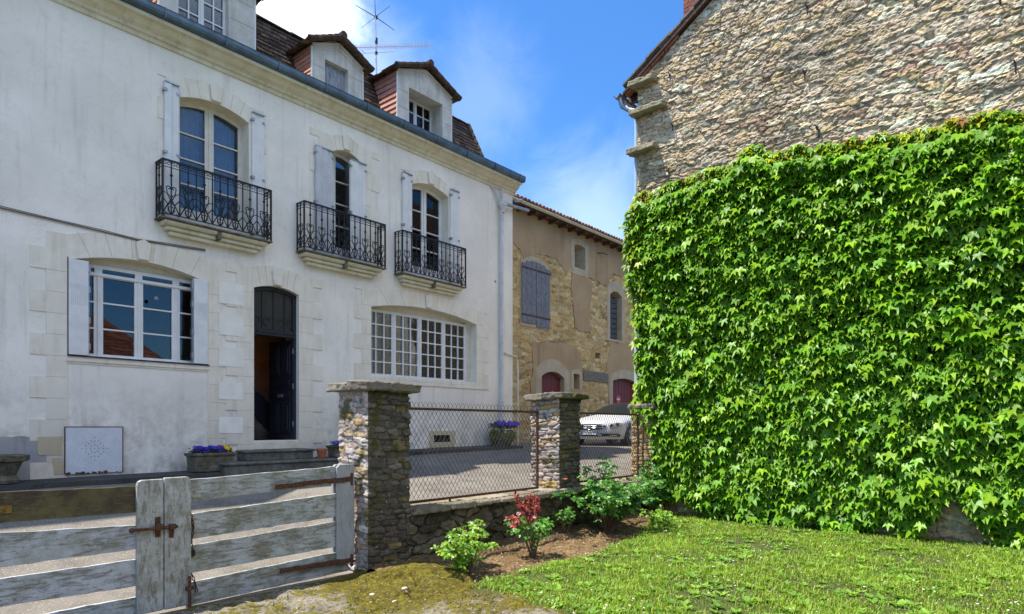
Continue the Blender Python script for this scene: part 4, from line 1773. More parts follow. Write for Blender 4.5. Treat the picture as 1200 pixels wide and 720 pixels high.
# --- cable, downpipe, conduit, small iron fixings
mb = MB()
pts = [P(*fp(x, y), .02) for x, y in ((-60, 230), (0, 244), (60, 258), (120, 272), (160, 282), (200, 288), (240, 294))]
mb.tube(pts, .011, 5)
pts = [p + Vector((0, 0, .018 + .006 * (i % 2))) for i, p in enumerate(pts)]
mb.tube(pts, .006, 4)
mb.build('cable', M['lintel'], house)
dx = fp(585, 300)[0]
mb = MB()
mb.tube([P(dx, 5.98 + .0, .09), P(dx, 5.55, .09)], .035, 10)
mb.lathe([(.045, 5.38), (.055, 5.45), (.10, 5.54), (.115, 5.55), (.115, 5.60), (.0, 5.60)], 14, HF @ Matrix.Translation((dx, 0, .12)) @ Matrix.Rotation(-math.pi / 2, 4, 'X'), cap=False)
mb.tube([P(dx, 5.6, .09), P(dx, 4.8, .08), P(dx, -.5, .08)], .045, 12)
mb.tube([P(dx - .35, 5.97, .03), P(dx - .22, 5.9, .05), P(dx - .12, 5.72, .07), P(dx - .02, 5.6, .09)], .022, 7)
for q in (5.2, 3.6, 2.1, .6):
    mb.lathe([(.05, q), (.055, q + .01), (.055, q + .03), (.05, q + .04)], 12, HF @ Matrix.Translation((dx, 0, .08)) @ Matrix.Rotation(-math.pi / 2, 4, 'X'), cap=False)
mb.build('downpipe', M['pipe'], house, smooth=False)
mb = MB()
c1, c2, c3, c4 = fp(590, 414), fp(601, 417), fp(606, 424), fp(607, 523)
mb.tube([P(c1[0], c1[1], .03), P(12.75, c2[1], .03), P(12.95, c2[1] - .02, .03), P(13.03, c3[1], .0), P(13.05, c3[1] - .3, .0), P(13.05, -.55, .0)], .022, 8)
mb.build('conduit', M['cream_paint'], house)
mb = MB()
mb.tube([P(dx + .1, 5.63, .10), P(12.9, 5.66, .12), P(13.35, 5.70, .1)], .045, 8)
mb.tube([P(12.86, 5.85, .05), P(13.1, 5.9, .08)], .05, 6)
mb.build('waste_pipe', M['galv'], house)
mb = MB()
for (x, y) in ((580, 330), (545, 325), (183, 350)):
    a, b = fp(x, y)
    mb.lathe([(.03, 0), (.028, .012), (.008, .02), (.008, .05), (0, .052)], 8, HF @ Matrix.Translation((a, b, .001)))
mb.build_each('wall_anchor', M['plinth'], house)


# --- dormers
def dormer(x0, x1, eb, rise, ox0, ox1, ob0, ob1, kind, deep=.25, nf=-.02):
    parent_b0 = 6.28
    cx = (x0 + x1) / 2
    mb = MB()
    outline = [(x0, parent_b0), (x1, parent_b0), (x1, eb), (cx + .12, eb + rise), (cx - .12, eb + rise), (x0, eb)]
    mb.plate(outline, [rect(ox0, ox1, ob0, ob1)], nf - deep, nf, HF)
    d = mb.build('dormer', M['dormer_stone'], house, bevel=.006)
    mb = MB()
    # moulded pediment bands and a sill
    for sg in (-1, 1):
        e = x0 if sg < 0 else x1
        mb.bar(HF @ Vector((e - sg * .02, eb - .10, nf + .004)), HF @ Vector((cx - sg * .0, eb + rise - .13, nf + .004)), .03, .02, up=(0, 1, 0))
        mb.bar(HF @ Vector((e + sg * .0, eb - .01, nf + .01)), HF @ Vector((cx, eb + rise - .03, nf + .01)), .04, .05, up=(0, 1, 0))
    mb.box(ox0 - .05, ox1 + .05, ob0 - .06, ob0 - .003, nf + .001, nf + .03, HF)
    mb.build_each('pediment_moulding', M['dormer_stone'], d, bevel=.004)
    jb = MB()
    q = parent_b0 + .25
    while q < eb - .05:
        jb.box(x0 + .01, ox0 - .02, q, q + .008, nf - .001, nf + .0025, HF)
        jb.box(ox1 + .02, x1 - .01, q + .1, q + .108, nf - .001, nf + .0025, HF)
        q += .36
    merge_into(d, jb.build('mortar_joint', M['iron_joint'], d))
    # cheeks clad in pink tiles, white edge board
    pal = [(.66, .33, .24), (.58, .28, .20), (.72, .38, .29), (.64, .33, .25)]
    mb = MB()
    for sg, x in ((-1, x0 + .015), (1, x1 - .015)):
        mb.mark()
        n_back = -2.0
        rows = 12
        for r in range(rows):
            q0 = parent_b0 + (eb - parent_b0) * r / rows
            q1 = parent_b0 + (eb - parent_b0) * (r + 1.12) / rows
            na = nf - .012
            k = .85 + .3 * rr.random()
            xo = x + sg * .016
            cs = tuple(c * k for c in pal[rr.randrange(4)])
            A = [(xo + sg * .028, q0, na), (xo + sg * .028, q0, n_back), (xo, min(q1, eb), n_back), (xo, min(q1, eb), na),
                 (x - sg * .02, q0, na), (x - sg * .02, q0, n_back), (x - sg * .02, min(q1, eb), n_back), (x - sg * .02, min(q1, eb), na)]
            mb.add(A, [(0, 1, 2, 3), (4, 7, 6, 5), (0, 4, 5, 1), (3, 2, 6, 7), (0, 3, 7, 4), (1, 5, 6, 2)], HF, cs)
    mb.build_each('tiled_cheek', M['tile_attr'], d)
    mb = MB()
    for sg, x in ((-1, x0), (1, x1)):
        mb.box(x - .022 if sg < 0 else x - .004, x + .004 if sg < 0 else x + .022, parent_b0 + .02, eb - .05, nf - .02, nf + .004, HF)
    mb.build_each('edge_board', M['white_paint'], d)
    # roof of old curved tiles
    mb = MB()
    for sg in (-1, 1):
        e = (x0 - .15) if sg < 0 else (x1 + .15)
        lo = eb - .05
        hi = eb + rise + .03
        a_, b_ = HF @ Vector((e, lo, nf + .14)), HF @ Vector((e, lo, -2.2))
        c_, d_ = HF @ Vector((cx, hi, nf + .14)), HF @ Vector((cx, hi, -2.2))
        if sg < 0: tile_rows(mb, b_, a_, d_, c_, .16, .14, .03, PAL_TILE, rr, .02)
        else: tile_rows(mb, a_, b_, c_, d_, .16, .14, .03, PAL_TILE, rr, .02)
        # barrel tiles on the verge
        steps = 5
        for k in range(steps):
            f0, f1 = k / steps, (k + 1.2) / steps
            p, q = a_.lerp(c_, f0), a_.lerp(c_, min(1, f1))
            up = Vector((0, 0, .035))
            kk = rr.uniform(.7, 1.2)
            mb.tube([p + up, q + up], [.062 + rr.uniform(-.004, .006), .05], 8, None, tuple(v * kk for v in (.10, .065, .045)))
    mb.tube([HF @ Vector((cx, eb + rise + .09, nf + .2)), HF @ Vector((cx, eb + rise + .075, -2.3))], .075, 9, None, (.11, .07, .05))
    mb.build('dormer_roof', M['mansard_tile'], d)
    if kind == 'shutter':
        mb = MB()
        mb.box(ox0 + .004, ox1 - .004, ob0 + .004, ob1 - .004, nf - .14, nf - .11, HF)
        for k in range(1, 6):
            x = ox0 + (ox1 - ox0) * k / 6
            mb.box(x - .004, x + .004, ob0 + .02, ob1 - .02, nf - .109, nf - .106, HF)
        mb.build('closed_shutter', M['grey_shutter'], d)
    else:
        glazed('window_frame', d, HF, ox0 + .003, ox1 - .003, ob0, ob1, -.002, nf - deep + .05, [(1, 2), (1, 2)], 3 if kind == 'three' else 3, None, border=.045, bar=.022, depth=.045)
    # dark interior behind
    return d


M['iron_joint'] = simple('dark_joint_line', (.22, .20, .17), .95, .2, 20, 0)
d1 = fp(187, 5, -.02)[0], fp(298.5, 30, -.02)[0]
dormer(d1[0], d1[1], 7.62, .34, fp(209, 20, -.02)[0], fp(268, 30, -.02)[0], 6.50, 7.42, 'glass', .16)
d2 = fp(366, 60, -.02)[0], fp(425, 100, -.02)[0]
dormer(d2[0], d2[1], 7.27, .27, fp(381, 80, -.02)[0], fp(408, 100, -.02)[0], 6.40, 7.10, 'shutter', .25)
d3 = fp(466, 90, -.02)[0], fp(529, 130, -.02)[0]
dormer(d3[0], d3[1], 7.66, .32, fp(479.5, 110, -.02)[0], fp(518.5, 130, -.02)[0], 6.56, 7.40, 'glass', .42)

# ---------------------------------------------------------------- roof antenna
AY = HY + 2.2


def ap(px, py, dy=0.):
    return on_y(px, py, AY + dy)


ant = thing('roof_antenna', 'tall thin television antenna mast with a long comb and a cross on the house roof', 'antenna', ap(441, 96) - Vector((0, 0, .6)))
mb = MB()
mb.tube([ap(441, 96) - Vector((0, 0, .6)), ap(440.8, 60), ap(439.7, 20)], [.024, .022, .018], 8)
mb.build('mast', M['alu'], ant)
mb = MB()
for (y0, y1) in ((45, 52), (61, 64), (19, 22)):
    mb.tube([ap(441, y1), ap(441, y0)], .035, 8)
mb.build_each('clamp', M['iron'], ant)
mb = MB()
L0, L1 = ap(402, 56.5), ap(506.5, 53.2)
mb.tube([L0, L1], .011, 5)
for k in range(24):
    p = L0.lerp(L1, (k + .3) / 24)
    h = .05 + .03 * (k % 2) + .04 * (1 - k / 24)
    mb.tube([p - Vector((0, .10 + h, 0)), p + Vector((0, .10 + h, 0))], .005, 4)
    mb.tube([p - Vector((0, 0, .045)), p + Vector((0, 0, .045))], .007, 4)
mb.tube([ap(424, 59), ap(427, 62.5), ap(441, 62), ap(461, 60.5), ap(463, 55.5)], .010, 5)
mb.build('comb_aerial', M['alu'], ant)
mb = MB()
for q in ((417, 6.5), (462, 35.5)):
    mb.tube([ap(440, 20), ap(*q)], [.011, .007], 5)
for q in ((424, 32.5), (457, 7)):
    mb.tube([ap(440, 20), ap(*q)], [.008, .005], 5)
mb.tube([ap(440, 20), ap(439, -8)], [.010, .005], 5)
mb.build('cross_aerial', M['iron'], ant)

# ---------------------------------------------------------------- the barn beyond
BY = 14.0
BF = frame((0, BY, EYE), (1, 0, 0))


def bp(px, py, n=0.):
    p = on_y(px, py, BY - n)
    return p.x, p.z - EYE


B_A0, B_A1 = 12.4, 34.0
eave_b = bp(601, 243)[1]
eave_r = bp(741, 297)[1]


def eave_at(a):
    x0, x1 = bp(601, 243)[0], bp(741, 297)[0]
    return eave_b + (eave_r - eave_b) * (a - x0) / (x1 - x0)


barn = thing('stone_barn', 'tan rendered barn with patches of bare golden rubble and dark red doors beyond the house', 'barn', (18, BY, 1.0))
ops = {}


def bop(key, x0, x1, ytop0, ybot0, rise_px=0):
    """opening from its left edge: pixel columns and the rows at the left edge"""
    a0, bt = bp(x0, ytop0)
    bb = bp(x0, ybot0)[1]
    a1 = bp(x1, ytop0)[0]
    ops[key] = (a0, a1, bb, bt, rise_px)


bop('shut', 612, 641, 310, 377, .16)
bop('small', 672.5, 685, 287, 313, .06)
bop('tall', 714.5, 728, 345, 397, .18)
bop('red1', 634, 660.5, 441, 505, .20)
bop('slot', 671.5, 678.5, 438.5, 456, .0)
bop('hole', 698, 703, 413, 420, .0)
bop('red2', 717.5, 746, 446.5, 520, .14)
mb = MB()
ops_list = [arch(*o) for o in ops.values()]
mb.plate([(B_A0, -1.2), (B_A1, -1.2), (B_A1, eave_at(B_A1)), (B_A0, eave_at(B_A0))], ops_list, -.5, -.02, BF)
mb.build('wall', M['mortar_gold'], barn)
mb = MB()
mb.box(B_A0, B_A1, -1.2, 6.6, -9, -8.6, BF)
mb.box(B_A1 - .4, B_A1 - .002, -1.2, 6.6, -8.6, -.52, BF)
mb.box(B_A0, B_A0 + .4, -1.2, 6.6, -8.6, -.52, BF)
mb.box(B_A0 + .41, B_A1 - .41, -1.2, 6.5, -2.4, -2.2, BF)
mb.build_each('rear_wall', M['room'], barn)

# tan render skins with ragged edges, over the bare stone
R1 = random.Random(21)
skins = [
    [(596, 228), (745, 290), (745, 328), (716, 322), (712, 336), (690, 326), (668, 312), (664, 322), (650, 302), (628, 298), (622, 308), (612, 300), (604, 286), (598, 284)],
    [(670, 314), (692, 328), (693, 345), (690, 370), (692, 391), (684, 389), (673, 385), (671, 360), (669, 340)],
    [(623, 403), (640, 400), (655, 402), (668, 404), (678, 414), (681, 430), (680, 520), (622, 520), (621, 460), (624, 430)],
    [(715, 403), (732, 400), (748, 403), (750, 530), (716, 530), (713, 470), (711, 430)],
]
sk_poly = [[bp(*p) for p in s] for s in skins]


def in_poly(poly, x, y):
    c = False
    L = len(poly)
    for i in range(L):
        x0, y0 = poly[i]
        x1, y1 = poly[i - 1]
        if (y0 > y) != (y1 > y) and x < (x1 - x0) * (y - y0) / (y1 - y0) + x0:
            c = not c
    return c


def op_holes(poly):
    out = []
    xs_ = [p[0] for p in poly]
    ys_ = [p[1] for p in poly]
    for o in ops.values():
        cx, cy = (o[0] + o[1]) / 2, (o[2] + o[3]) / 2
        if in_poly(poly, cx, cy) and in_poly(poly, o[0], o[3]) and in_poly(poly, o[1], o[3]):
            out.append(arch(o[0] - .004, o[1] + .004, o[2], o[3], o[4]))
    return out


mb = MB()
for s in sk_poly:
    rg = ragged(s, .12, .05, R1, 4.)
    rg = [(x, min(y, eave_at(x) - .01)) for x, y in rg]
    mb.plate(rg, op_holes(s), -.018, .028, BF)
mb.build('render_skin', M['barn_render'], barn)
def in_poly_np(poly, X, Y):
    c = np.zeros(X.shape, bool)
    L = len(poly)
    for i in range(L):
        x0, y0 = poly[i]
        x1, y1 = poly[i - 1]
        if y0 == y1: continue
        m = ((y0 > Y) != (y1 > Y)) & (X < (x1 - x0) * (Y - y0) / (y1 - y0) + x0)
        c ^= m
    return c


def stone_mask(A, B):
    k = B < eave_at(A) - .05
    for s_ in sk_poly: k &= ~in_poly_np(s_, A, B)
    for o_ in ops.values():
        k &= ~((A > o_[0] - .02) & (A < o_[1] + .02) & (B > o_[2] - .02) & (B < o_[3] + o_[4] * .8))
    return k


relief_sheet('bare_stonework', BF @ Matrix.Translation((0, 0, -.018)), bp(601, 400)[0] - .3, 27.5, -1.1, 7.7, .035, M['sheet'], barn, stone_mask, n0=.0,
             sw=.27, sh=.13, seed=31, depth=.045, pal=PAL_GOLD, mortar=(.74, .50, .22), mfill=.6, rough=.008)


def bsurround(o, w, top, n=.034, mat='trim_warm', legs=True, sill=0.):
    a0, a1, b0, bs, rise = o
    mb = MB()
    outer = [(a0 - w, b0 - sill), (a1 + w, b0 - sill)]
    for i in range(15):
        t = i / 14
        x = (a1 + w) + ((a0 - w) - (a1 + w)) * t
        outer.append((x, bs + top * .55 + (rise + top * .45) * (1 - (2 * t - 1) ** 2)))
    mb.plate(outer, [arch(a0 + .002, a1 - .002, b0 + (.001 if sill else -.0), bs, rise)] if sill else [], -.2, n, BF) if sill else \
        mb.plate([(a0 - w, b0)] + [(a0 + .002, b0)] + [(p[0], p[1]) for p in arch(a0 + .002, a1 - .002, b0, bs, rise)[2:]][::-1] + [(a1 - .002, b0), (a1 + w, b0)] + outer[2:], [], -.2, n, BF)
    return mb.build('stone_surround', M[mat], barn, bevel=.008)


M['barn_trim'] = m_stone_trim('weathered_dressed_stone', (.40, .31, .20), (.50, .40, .27), (.28, .24, .18), .5)
bsurround(ops['shut'], .13, .22, mat='barn_trim', sill=.14)
bsurround(ops['small'], .22, .22, mat='barn_trim', sill=.26)
bsurround(ops['tall'], .24, .42, mat='barn_trim', sill=.10)
bsurround(ops['red1'], .34, .45, mat='barn_trim')
bsurround(ops['slot'], .16, .18, mat='barn_trim')
bsurround(ops['red2'], .22, .38, mat='barn_trim')
# weathered plank shutters with strap hinges
o = ops['shut']
mb = MB()
mid = (o[0] + o[1]) / 2
for (x0, x1, bb) in ((o[0] - .09, mid - .01, o[2] - .02), (mid + .01, o[1] + .09, o[2] - .10)):
    for k in range(3):
        xa, xb = x0 + (x1 - x0) * k / 3, x0 + (x1 - x0) * (k + 1) / 3 - .008
        xm = min(max((xa + xb) / 2, o[0]), o[1])
        mb.box(xa, xb, bb + R1.uniform(-.02, .02), arch_b(xm, *o[:2], o[3], o[4]) + .04, .04, .07 + .002 * k, BF)
sh = mb.build('plank_shutter', M['blue_shutter'], barn, bevel=.004)
mb = MB()
for (x0, x1) in ((o[0] - .10, mid - .03), (mid + .03, o[1] + .12)):
    for q in (o[2] + .22, o[3] - .12):
        mb.box(x0, x1, q, q + .05, .076, .088, BF)
mb.build_each('strap_hinge', M['rust'], sh)
for key in ('red1', 'red2'):
    o = ops[key]
    mb = MB()
    N = 8
    for k in range(N):
        xa, xb = o[0] + (o[1] - o[0]) * k / N, o[0] + (o[1] - o[0]) * (k + 1) / N - .01
        mb.box(xa + .003, xb, o[2], min(arch_b(xa, *o[:2], o[3], o[4]), arch_b(xb, *o[:2], o[3], o[4])) + .03, -.20, -.16 + .003 * (k % 2), BF)
    dd = mb.build('plank_door', M['red_door'], barn, bevel=.003)
    mb = MB()
    mb.box(o[0], o[1], o[2], o[3] + o[4], -.24, -.21, BF)
    mb.build('door_back', M['iron'], dd)
    if key == 'red2':
        sx, sy = bp(727.5, 468)
        mb = MB()
        mb.lathe([(0, 0), (.17, 0), (.17, .008), (0, .008)], 20, BF @ Matrix.Translation((sx + .05, sy, -.15)))
        sg = mb.build('round_notice', simple('faded_red_enamel', (.50, .09, .08), .6, .1, 8, 0), dd)
        mb = MB()
        mb.box(sx - .06, sx + .16, sy - .02, sy + .03, -.141, -.139, BF)
        mb.build('notice_bar', M['white_paint'], sg)
        mb = MB()
        mb.box(sx - .10, sx + .20, sy - .42, sy - .22, -.15, -.14, BF)
        mb.build('notice_plate', simple('faded_red_paint', (.40, .12, .10), .6, .1, 8, 0), dd)
# slatted blind half down in the tall opening
o = ops['tall']
mb = MB()
q = o[2] + .1
while q < o[3] - .15:
    mb.box(o[0] + .02, o[1] - .02, q, q + .16, -.22, -.19, BF)
    q += .21
mb.box((o[0] + o[1]) / 2 - .05, (o[0] + o[1]) / 2 + .02, o[2], o[3], -.188, -.17, BF)
mb.build('slatted_shutter', simple('dark_grey_slats', (.07, .075, .09), .8, .3, 10, .1), barn)
a0, b0 = bp(683, 446.5)
a1 = bp(712, 446)[0]
mb = MB()
mb.box(a0, a1, b0 - .0, b0 + .40, -.1, .05, BF)
mb.build('timber_lintel', M['lintel'], barn, bevel=.015)
a, b = bp(699, 297)
mb = MB()
mb.tube([BF @ Vector((a, b, .02)), BF @ Vector((a + .25, b + .03, .15)), BF @ Vector((a + .5, b, .2))], .02, 5)
mb.build('iron_hook', M['rust'], barn)
# roof: eave boards, gutter and rows of canal tiles seen edge-on
mb = MB()
mb.prism([(-.1, eave_at(20) - .04), (.42, eave_at(20) - .04), (.42, eave_at(20) + .06), (-.1, eave_at(20) + .16)][::-1], B_A0, B_A1, BF)
x = B_A0 + .2
while x < B_A1:
    mb.box(x, x + .09, eave_at(20) - .14, eave_at(20) - .042, -.0, .40, BF)
    x += .6
eave = mb.build('eave_board', M['wood_brown'], barn)
mb = MB()
PAL_CANAL = [(.30, .12, .07), (.24, .10, .065), (.36, .17, .10), (.18, .09, .06), (.28, .16, .11)]
x = B_A0 - .1
ez = eave_at(20)
while x < B_A1:
    k = R1.uniform(.7, 1.2)
    c = tuple(v * k for v in PAL_CANAL[R1.randrange(5)])
    for (n0, q0, n1, q1, rr_) in ((.50, ez + .10, -2.4, ez + 1.05, .085), (-2.2, ez + 1.02, -4.5, ez + 1.8, .085)):
        p0, p1 = BF @ Vector((x, q0, n0)), BF @ Vector((x, q1, n1))
        mb.tube([p0 + Vector((0, 0, R1.uniform(-.01, .01))), p1], rr_, 8, None, c)
        if n0 > 0: mb.tube([p0 + Vector((.1, .015, -.04)), p1 + Vector((.1, 0, -.04))], rr_ * .8, 6, None, tuple(v * .6 for v in c))
    x += .2
mb.build('roof', M['mansard_tile'], barn)
mb = MB()
g0 = eave_at(20)
mb.prism([(.43, g0 + .00), (.50, g0 - .05), (.56, g0 + .0), (.56, g0 + .03), (.50, g0 - .02), (.44, g0 + .03)][::-1], B_A0 + .2, B_A1, BF)
mb.build('gutter', M['trim_warm'], barn)

# ---------------------------------------------------------------- ivy clad stone house on the right
WX = 10.8
IF = frame((WX, 0, EYE), (0, -1, 0))       # a = -Y, b above the eye, n towards the camera


def ip(px, py, n=0.):
    p = on_x(px, py, WX - n)
    return -p.y, p.z - EYE


CY = on_x(748, 300, WX).y
I_A0 = -CY
cot = thing('stone_house', 'tall rubble stone gable wall of a house at the right, its lower half under ivy', 'house', (14, 2, 0))
eb = ip(748, 98)[1]
SL = .66
ridge_a = -2.4
gable = lambda a: eb + SL * (min(a, 2 * ridge_a - a) - I_A0) if True else 0
mb = MB()
A_END = 1.25
gx = [(I_A0, -1.8), (A_END, -1.8), (A_END, gable(A_END)), (ridge_a, gable(ridge_a)), (I_A0, gable(I_A0))]
mb.plate(gx, [], -.5, 0, IF)
mb.build('gable_wall', M['mortar'], cot)
mb = MB()
mb.box(I_A0, I_A0 + .5, -1.8, eb, -9, -.502, IF)
mb.box(A_END - .5, A_END, -1.8, gable(A_END), -9, -.502, IF)
mb.box(I_A0 + .502, A_END - .502, -1.8, eb, -9, -8.5, IF)
mb.build_each('side_wall', M['mortar'], cot)
R2 = random.Random(77)
pal_rare = [(min(.88, p[0] * 1.42), min(.8, p[1] * 1.24), p[2] * 1.0) for p in PAL_WALL * 3] + [(.50, .33, .22), (.34, .30, .20), (.40, .36, .26)]
gin = lambda a, b: b < eb + SL * (np.minimum(a, 2 * ridge_a - a) - I_A0) - .05
relief_sheet('rubble_stonework', IF, I_A0 + .003, .95, 1.9, 8.75, .0165, M['sheet'], cot, gin, n0=.001,
             sw=.19, sh=.078, seed=5, depth=.042, pal=pal_rare, mortar=(.44, .37, .27), mfill=.45, rough=.013, merge=.30, warp=.6, smooth=False)
relief_sheet('foot_stonework', IF, I_A0 + .02, .95, -1.7, .3, .02, M["sheet"], cot, None, n0=.001,
             sw=.26, sh=.12, seed=9, depth=.11, pal=[(.80, .50, .26), (.85, .60, .36), (.70, .42, .22), (.85, .66, .46)], mortar=(.66, .44, .24), rough=.02)
mb = MB()    # three ledge stones
for (x0, x1, y) in ((745, 772, 106), (746, 783, 139), (743, 774, 184)):
    a0_, b0_ = ip(x0, y)
    a1_, _ = ip(x1, y - 6)
    a1_ = max(a1_, a0_ + .3)
    pts = [(a0_, b0_, .0), (a1_, b0_ + .02, 0), (a1_, b0_ + .13, 0), (a0_, b0_ + .12, 0)]
    n1_ = .24
    vs_ = [(a0_ - .02, b0_ + .0, -.1), (a1_, b0_ + .02, -.1), (a1_, b0_ + .18, -.1), (a0_ - .02, b0_ + .17, -.1),
           (a0_ - .05, b0_ - .03, n1_), (a1_ - .03, b0_ - .01, n1_ * .9), (a1_ - .05, b0_ + .09, n1_ * .85), (a0_ - .04, b0_ + .08, n1_)]
    mb.add(vs_, [(0, 3, 2, 1), (4, 5, 6, 7), (0, 1, 5, 4), (1, 2, 6, 5), (2, 3, 7, 6), (3, 0, 4, 7)], IF, (.36, .33, .22))
for ls_ in mb.build_each('ledge_stone', M['rubble'], cot, bevel=.015): roughen(ls_, .09, .05, 4)
hooks = ((787, 92, 10), (790, 151, 10), (786, 207, 12), (947, 14, 13), (944, 90, 11), (961, 158, 13), (1190, 82, 14), (1172, 5, 8), (958, 152, 6))
for (x, y, h) in hooks:
    a_, b_ = ip(x, y)
    s = h / 75
    mb = MB()
    mb.tube([IF @ Vector((a_ - .015, b_ + s / 2, .10)), IF @ Vector((a_, b_ + s * .3, .085)), IF @ Vector((a_ + .01, b_ - s / 2, .07))], .010, 5)
    mb.tube([IF @ Vector((a_, b_ + s * .3, .0)), IF @ Vector((a_, b_ + s * .3, .09))], .011, 5)
    mb.build('iron_hook', M['iron'], cot)
# roof with its verge: dark timber, tiles and a red underside
mb = MB()
rise_v = Vector((0, -1, SL)).normalized()


def ib(a, b, n): return IF @ Vector((a, b, n))


e0 = I_A0 - .28
be = eb + SL * (e0 - I_A0)
for n0, n1, t0, t1, c in ((-.05, .10, .02, .07, (.10, .055, .04)), (-9, .03, .071, .12, (.10, .06, .045))):
    mb.add([ib(e0, be + t0, n0), ib(ridge_a, gable(ridge_a) + t0, n0), ib(ridge_a, gable(ridge_a) + t1, n0), ib(e0, be + t1, n0),
            ib(e0, be + t0, n1), ib(ridge_a, gable(ridge_a) + t0, n1), ib(ridge_a, gable(ridge_a) + t1, n1), ib(e0, be + t1, n1)],
           [(0, 1, 2, 3), (4, 7, 6, 5), (0, 4, 5, 1), (1, 5, 6, 2), (2, 6, 7, 3), (3, 7, 4, 0)], None, c)
k = 0
f = 0.
L = math.hypot(ridge_a - e0, gable(ridge_a) - be)
while f < 1:
    w = R2.uniform(.26, .34) / L
    p, q_ = ib(e0, be + .15, .04), ib(ridge_a, gable(ridge_a) + .15, .04)
    a_, b_ = p.lerp(q_, f), p.lerp(q_, min(1, f + w * 1.15))
    ck_ = R2.uniform(.6, 1.3)
    c = tuple(v * ck_ for v in (.10, .08, .062))
    dz = Vector((0, R2.uniform(-.03, .03), R2.uniform(-.03, .045)))
    mb.tube([a_ + dz, b_ + dz], [.075, .06], 7, None, c)
    mb.tube([a_ + dz + Vector((.16, 0, -.02)), b_ + dz + Vector((.16, 0, -.02))], [.07, .06], 7, None, c)
    for kx in range(2, 7):
        mb.tube([a_ + dz + Vector((.2 * kx, 0, -.01)), b_ + dz + Vector((.2 * kx, 0, -.01))], [.08, .07], 6, None, c)
    f += w
# far slope
mb.add([ib(ridge_a, gable(ridge_a) + .1, .05), ib(ridge_a, gable(ridge_a) + .1, -9), ib(A_END + .3, gable(A_END) - .1, -9), ib(A_END + .3, gable(A_END) - .1, .05)], [(0, 1, 2, 3)], None, (.12, .07, .05))
mb.build('roof', M['mansard_tile'], cot)
mb = MB()
for k in range(4):      # red flat tiles bedded under the verge near the eave
    a_ = e0 + .05 + k * .27
    b_ = eb + SL * (a_ - I_A0)
    mb.add([ib(a_, b_ - .035, -.05), ib(a_ + .25, b_ + .25 * SL - .035, -.05), ib(a_ + .25, b_ + .25 * SL + .012, -.05), ib(a_, b_ + .012, -.05),
            ib(a_, b_ - .035, .075), ib(a_ + .25, b_ + .25 * SL - .035, .075), ib(a_ + .25, b_ + .25 * SL + .012, .075), ib(a_, b_ + .012, .075)],
           [(0, 1, 2, 3), (4, 7, 6, 5), (0, 4, 5, 1), (1, 5, 6, 2), (2, 6, 7, 3), (3, 7, 4, 0)], None, (.34, .13, .08))
mb.build_each('verge_tile', M['mansard_tile'], cot)
mb = MB()     # rafter feet
for n_ in (-.25, -.85, -1.45):
    mb.box(I_A0 - .32, I_A0 + .2, eb - .19, eb - .08, n_ - .05, n_ + .05, IF)
mb.build_each('rafter', M['wood_brown'], cot)
mb = MB()
# half-round gutter along the eave, swan neck and downpipe on the street side
gn = -.0
pr = [(math.cos(t) * .075, math.sin(t) * .075) for t in np.linspace(math.pi, 2 * math.pi, 9)]
gc = (I_A0 - .40, eb - .12)
vs_, fs = [], []
for j, nn in enumerate((.14, -8.5)):
    for (u_, v_) in pr + [(x * .88, y * .88) for x, y in pr[::-1]]:
        vs_.append(ib(gc[0] + u_, gc[1] + v_, nn))
K = len(pr) * 2
for i in range(K): fs.append((i, (i + 1) % K, K + (i + 1) % K, K + i))
fs.append(tuple(range(K)))
mb.add(vs_, fs)
mb.tube([ib(gc[0] + .02, gc[1] - .05, .02), ib(gc[0] + .06, gc[1] - .2, .0), ib(gc[0] + .22, gc[1] - .32, -.02), ib(I_A0 - .08, gc[1] - .36, -.04), ib(I_A0 - .055, gc[1] - .50, -.04)], .05, 10)
mb.build('gutter', M['galv'], cot)
mb = MB()
mb.tube([ib(I_A0 - .055, gc[1] - .50, -.04), ib(I_A0 - .055, -.9, -.04)], .045, 10)
mb.build('downpipe', M['pipe_blue'], cot)
# brick chimney behind the verge
ca, cb = ip(815, 8, -.35)
mb = MB()
q = cb - .9
k = 0
while q < cb + .9:
    for j in range(2):
        for i in range(3):
            x0 = ca - .22 + (i - .5 * (k % 2)) * .22
            mb.box(max(x0, ca - .22), min(x0 + .21, ca + .22), q, q + .065, -.75 + .22 * j, -.75 + .22 * j + .21, IF, tuple(v * R2.uniform(.8, 1.25) for v in (.34, .12, .08)))
    q += .078
    k += 1
ch = mb.build('chimney', M['mansard_tile'], cot)
mb = MB()
mb.box(ca - .21, ca + .21, cb - .9, cb + .89, -.74, -.33, IF)
mb.build('chimney_core', M['mortar'], ch)

# ---------------------------------------------------------------- stone pillars, caps and the low wall
R3 = random.Random(8)
PAL_LIT = [(.60, .50, .44), (.66, .58, .52), (.52, .42, .36), (.60, .48, .40), (.56, .50, .46), (.66, .50, .32), (.62, .50, .46), (.70, .64, .58), (.62, .42, .18)]  # sunlit tone of the -x and +x faces, put into the stone colours
PAL_SHADE = [(.15, .125, .10), (.19, .16, .13), (.11, .09, .07), (.16, .125, .085), (.13, .115, .095), (.24, .18, .08), (.12, .10, .085)]  # shade on the -y and +y faces, painted into the stone colours


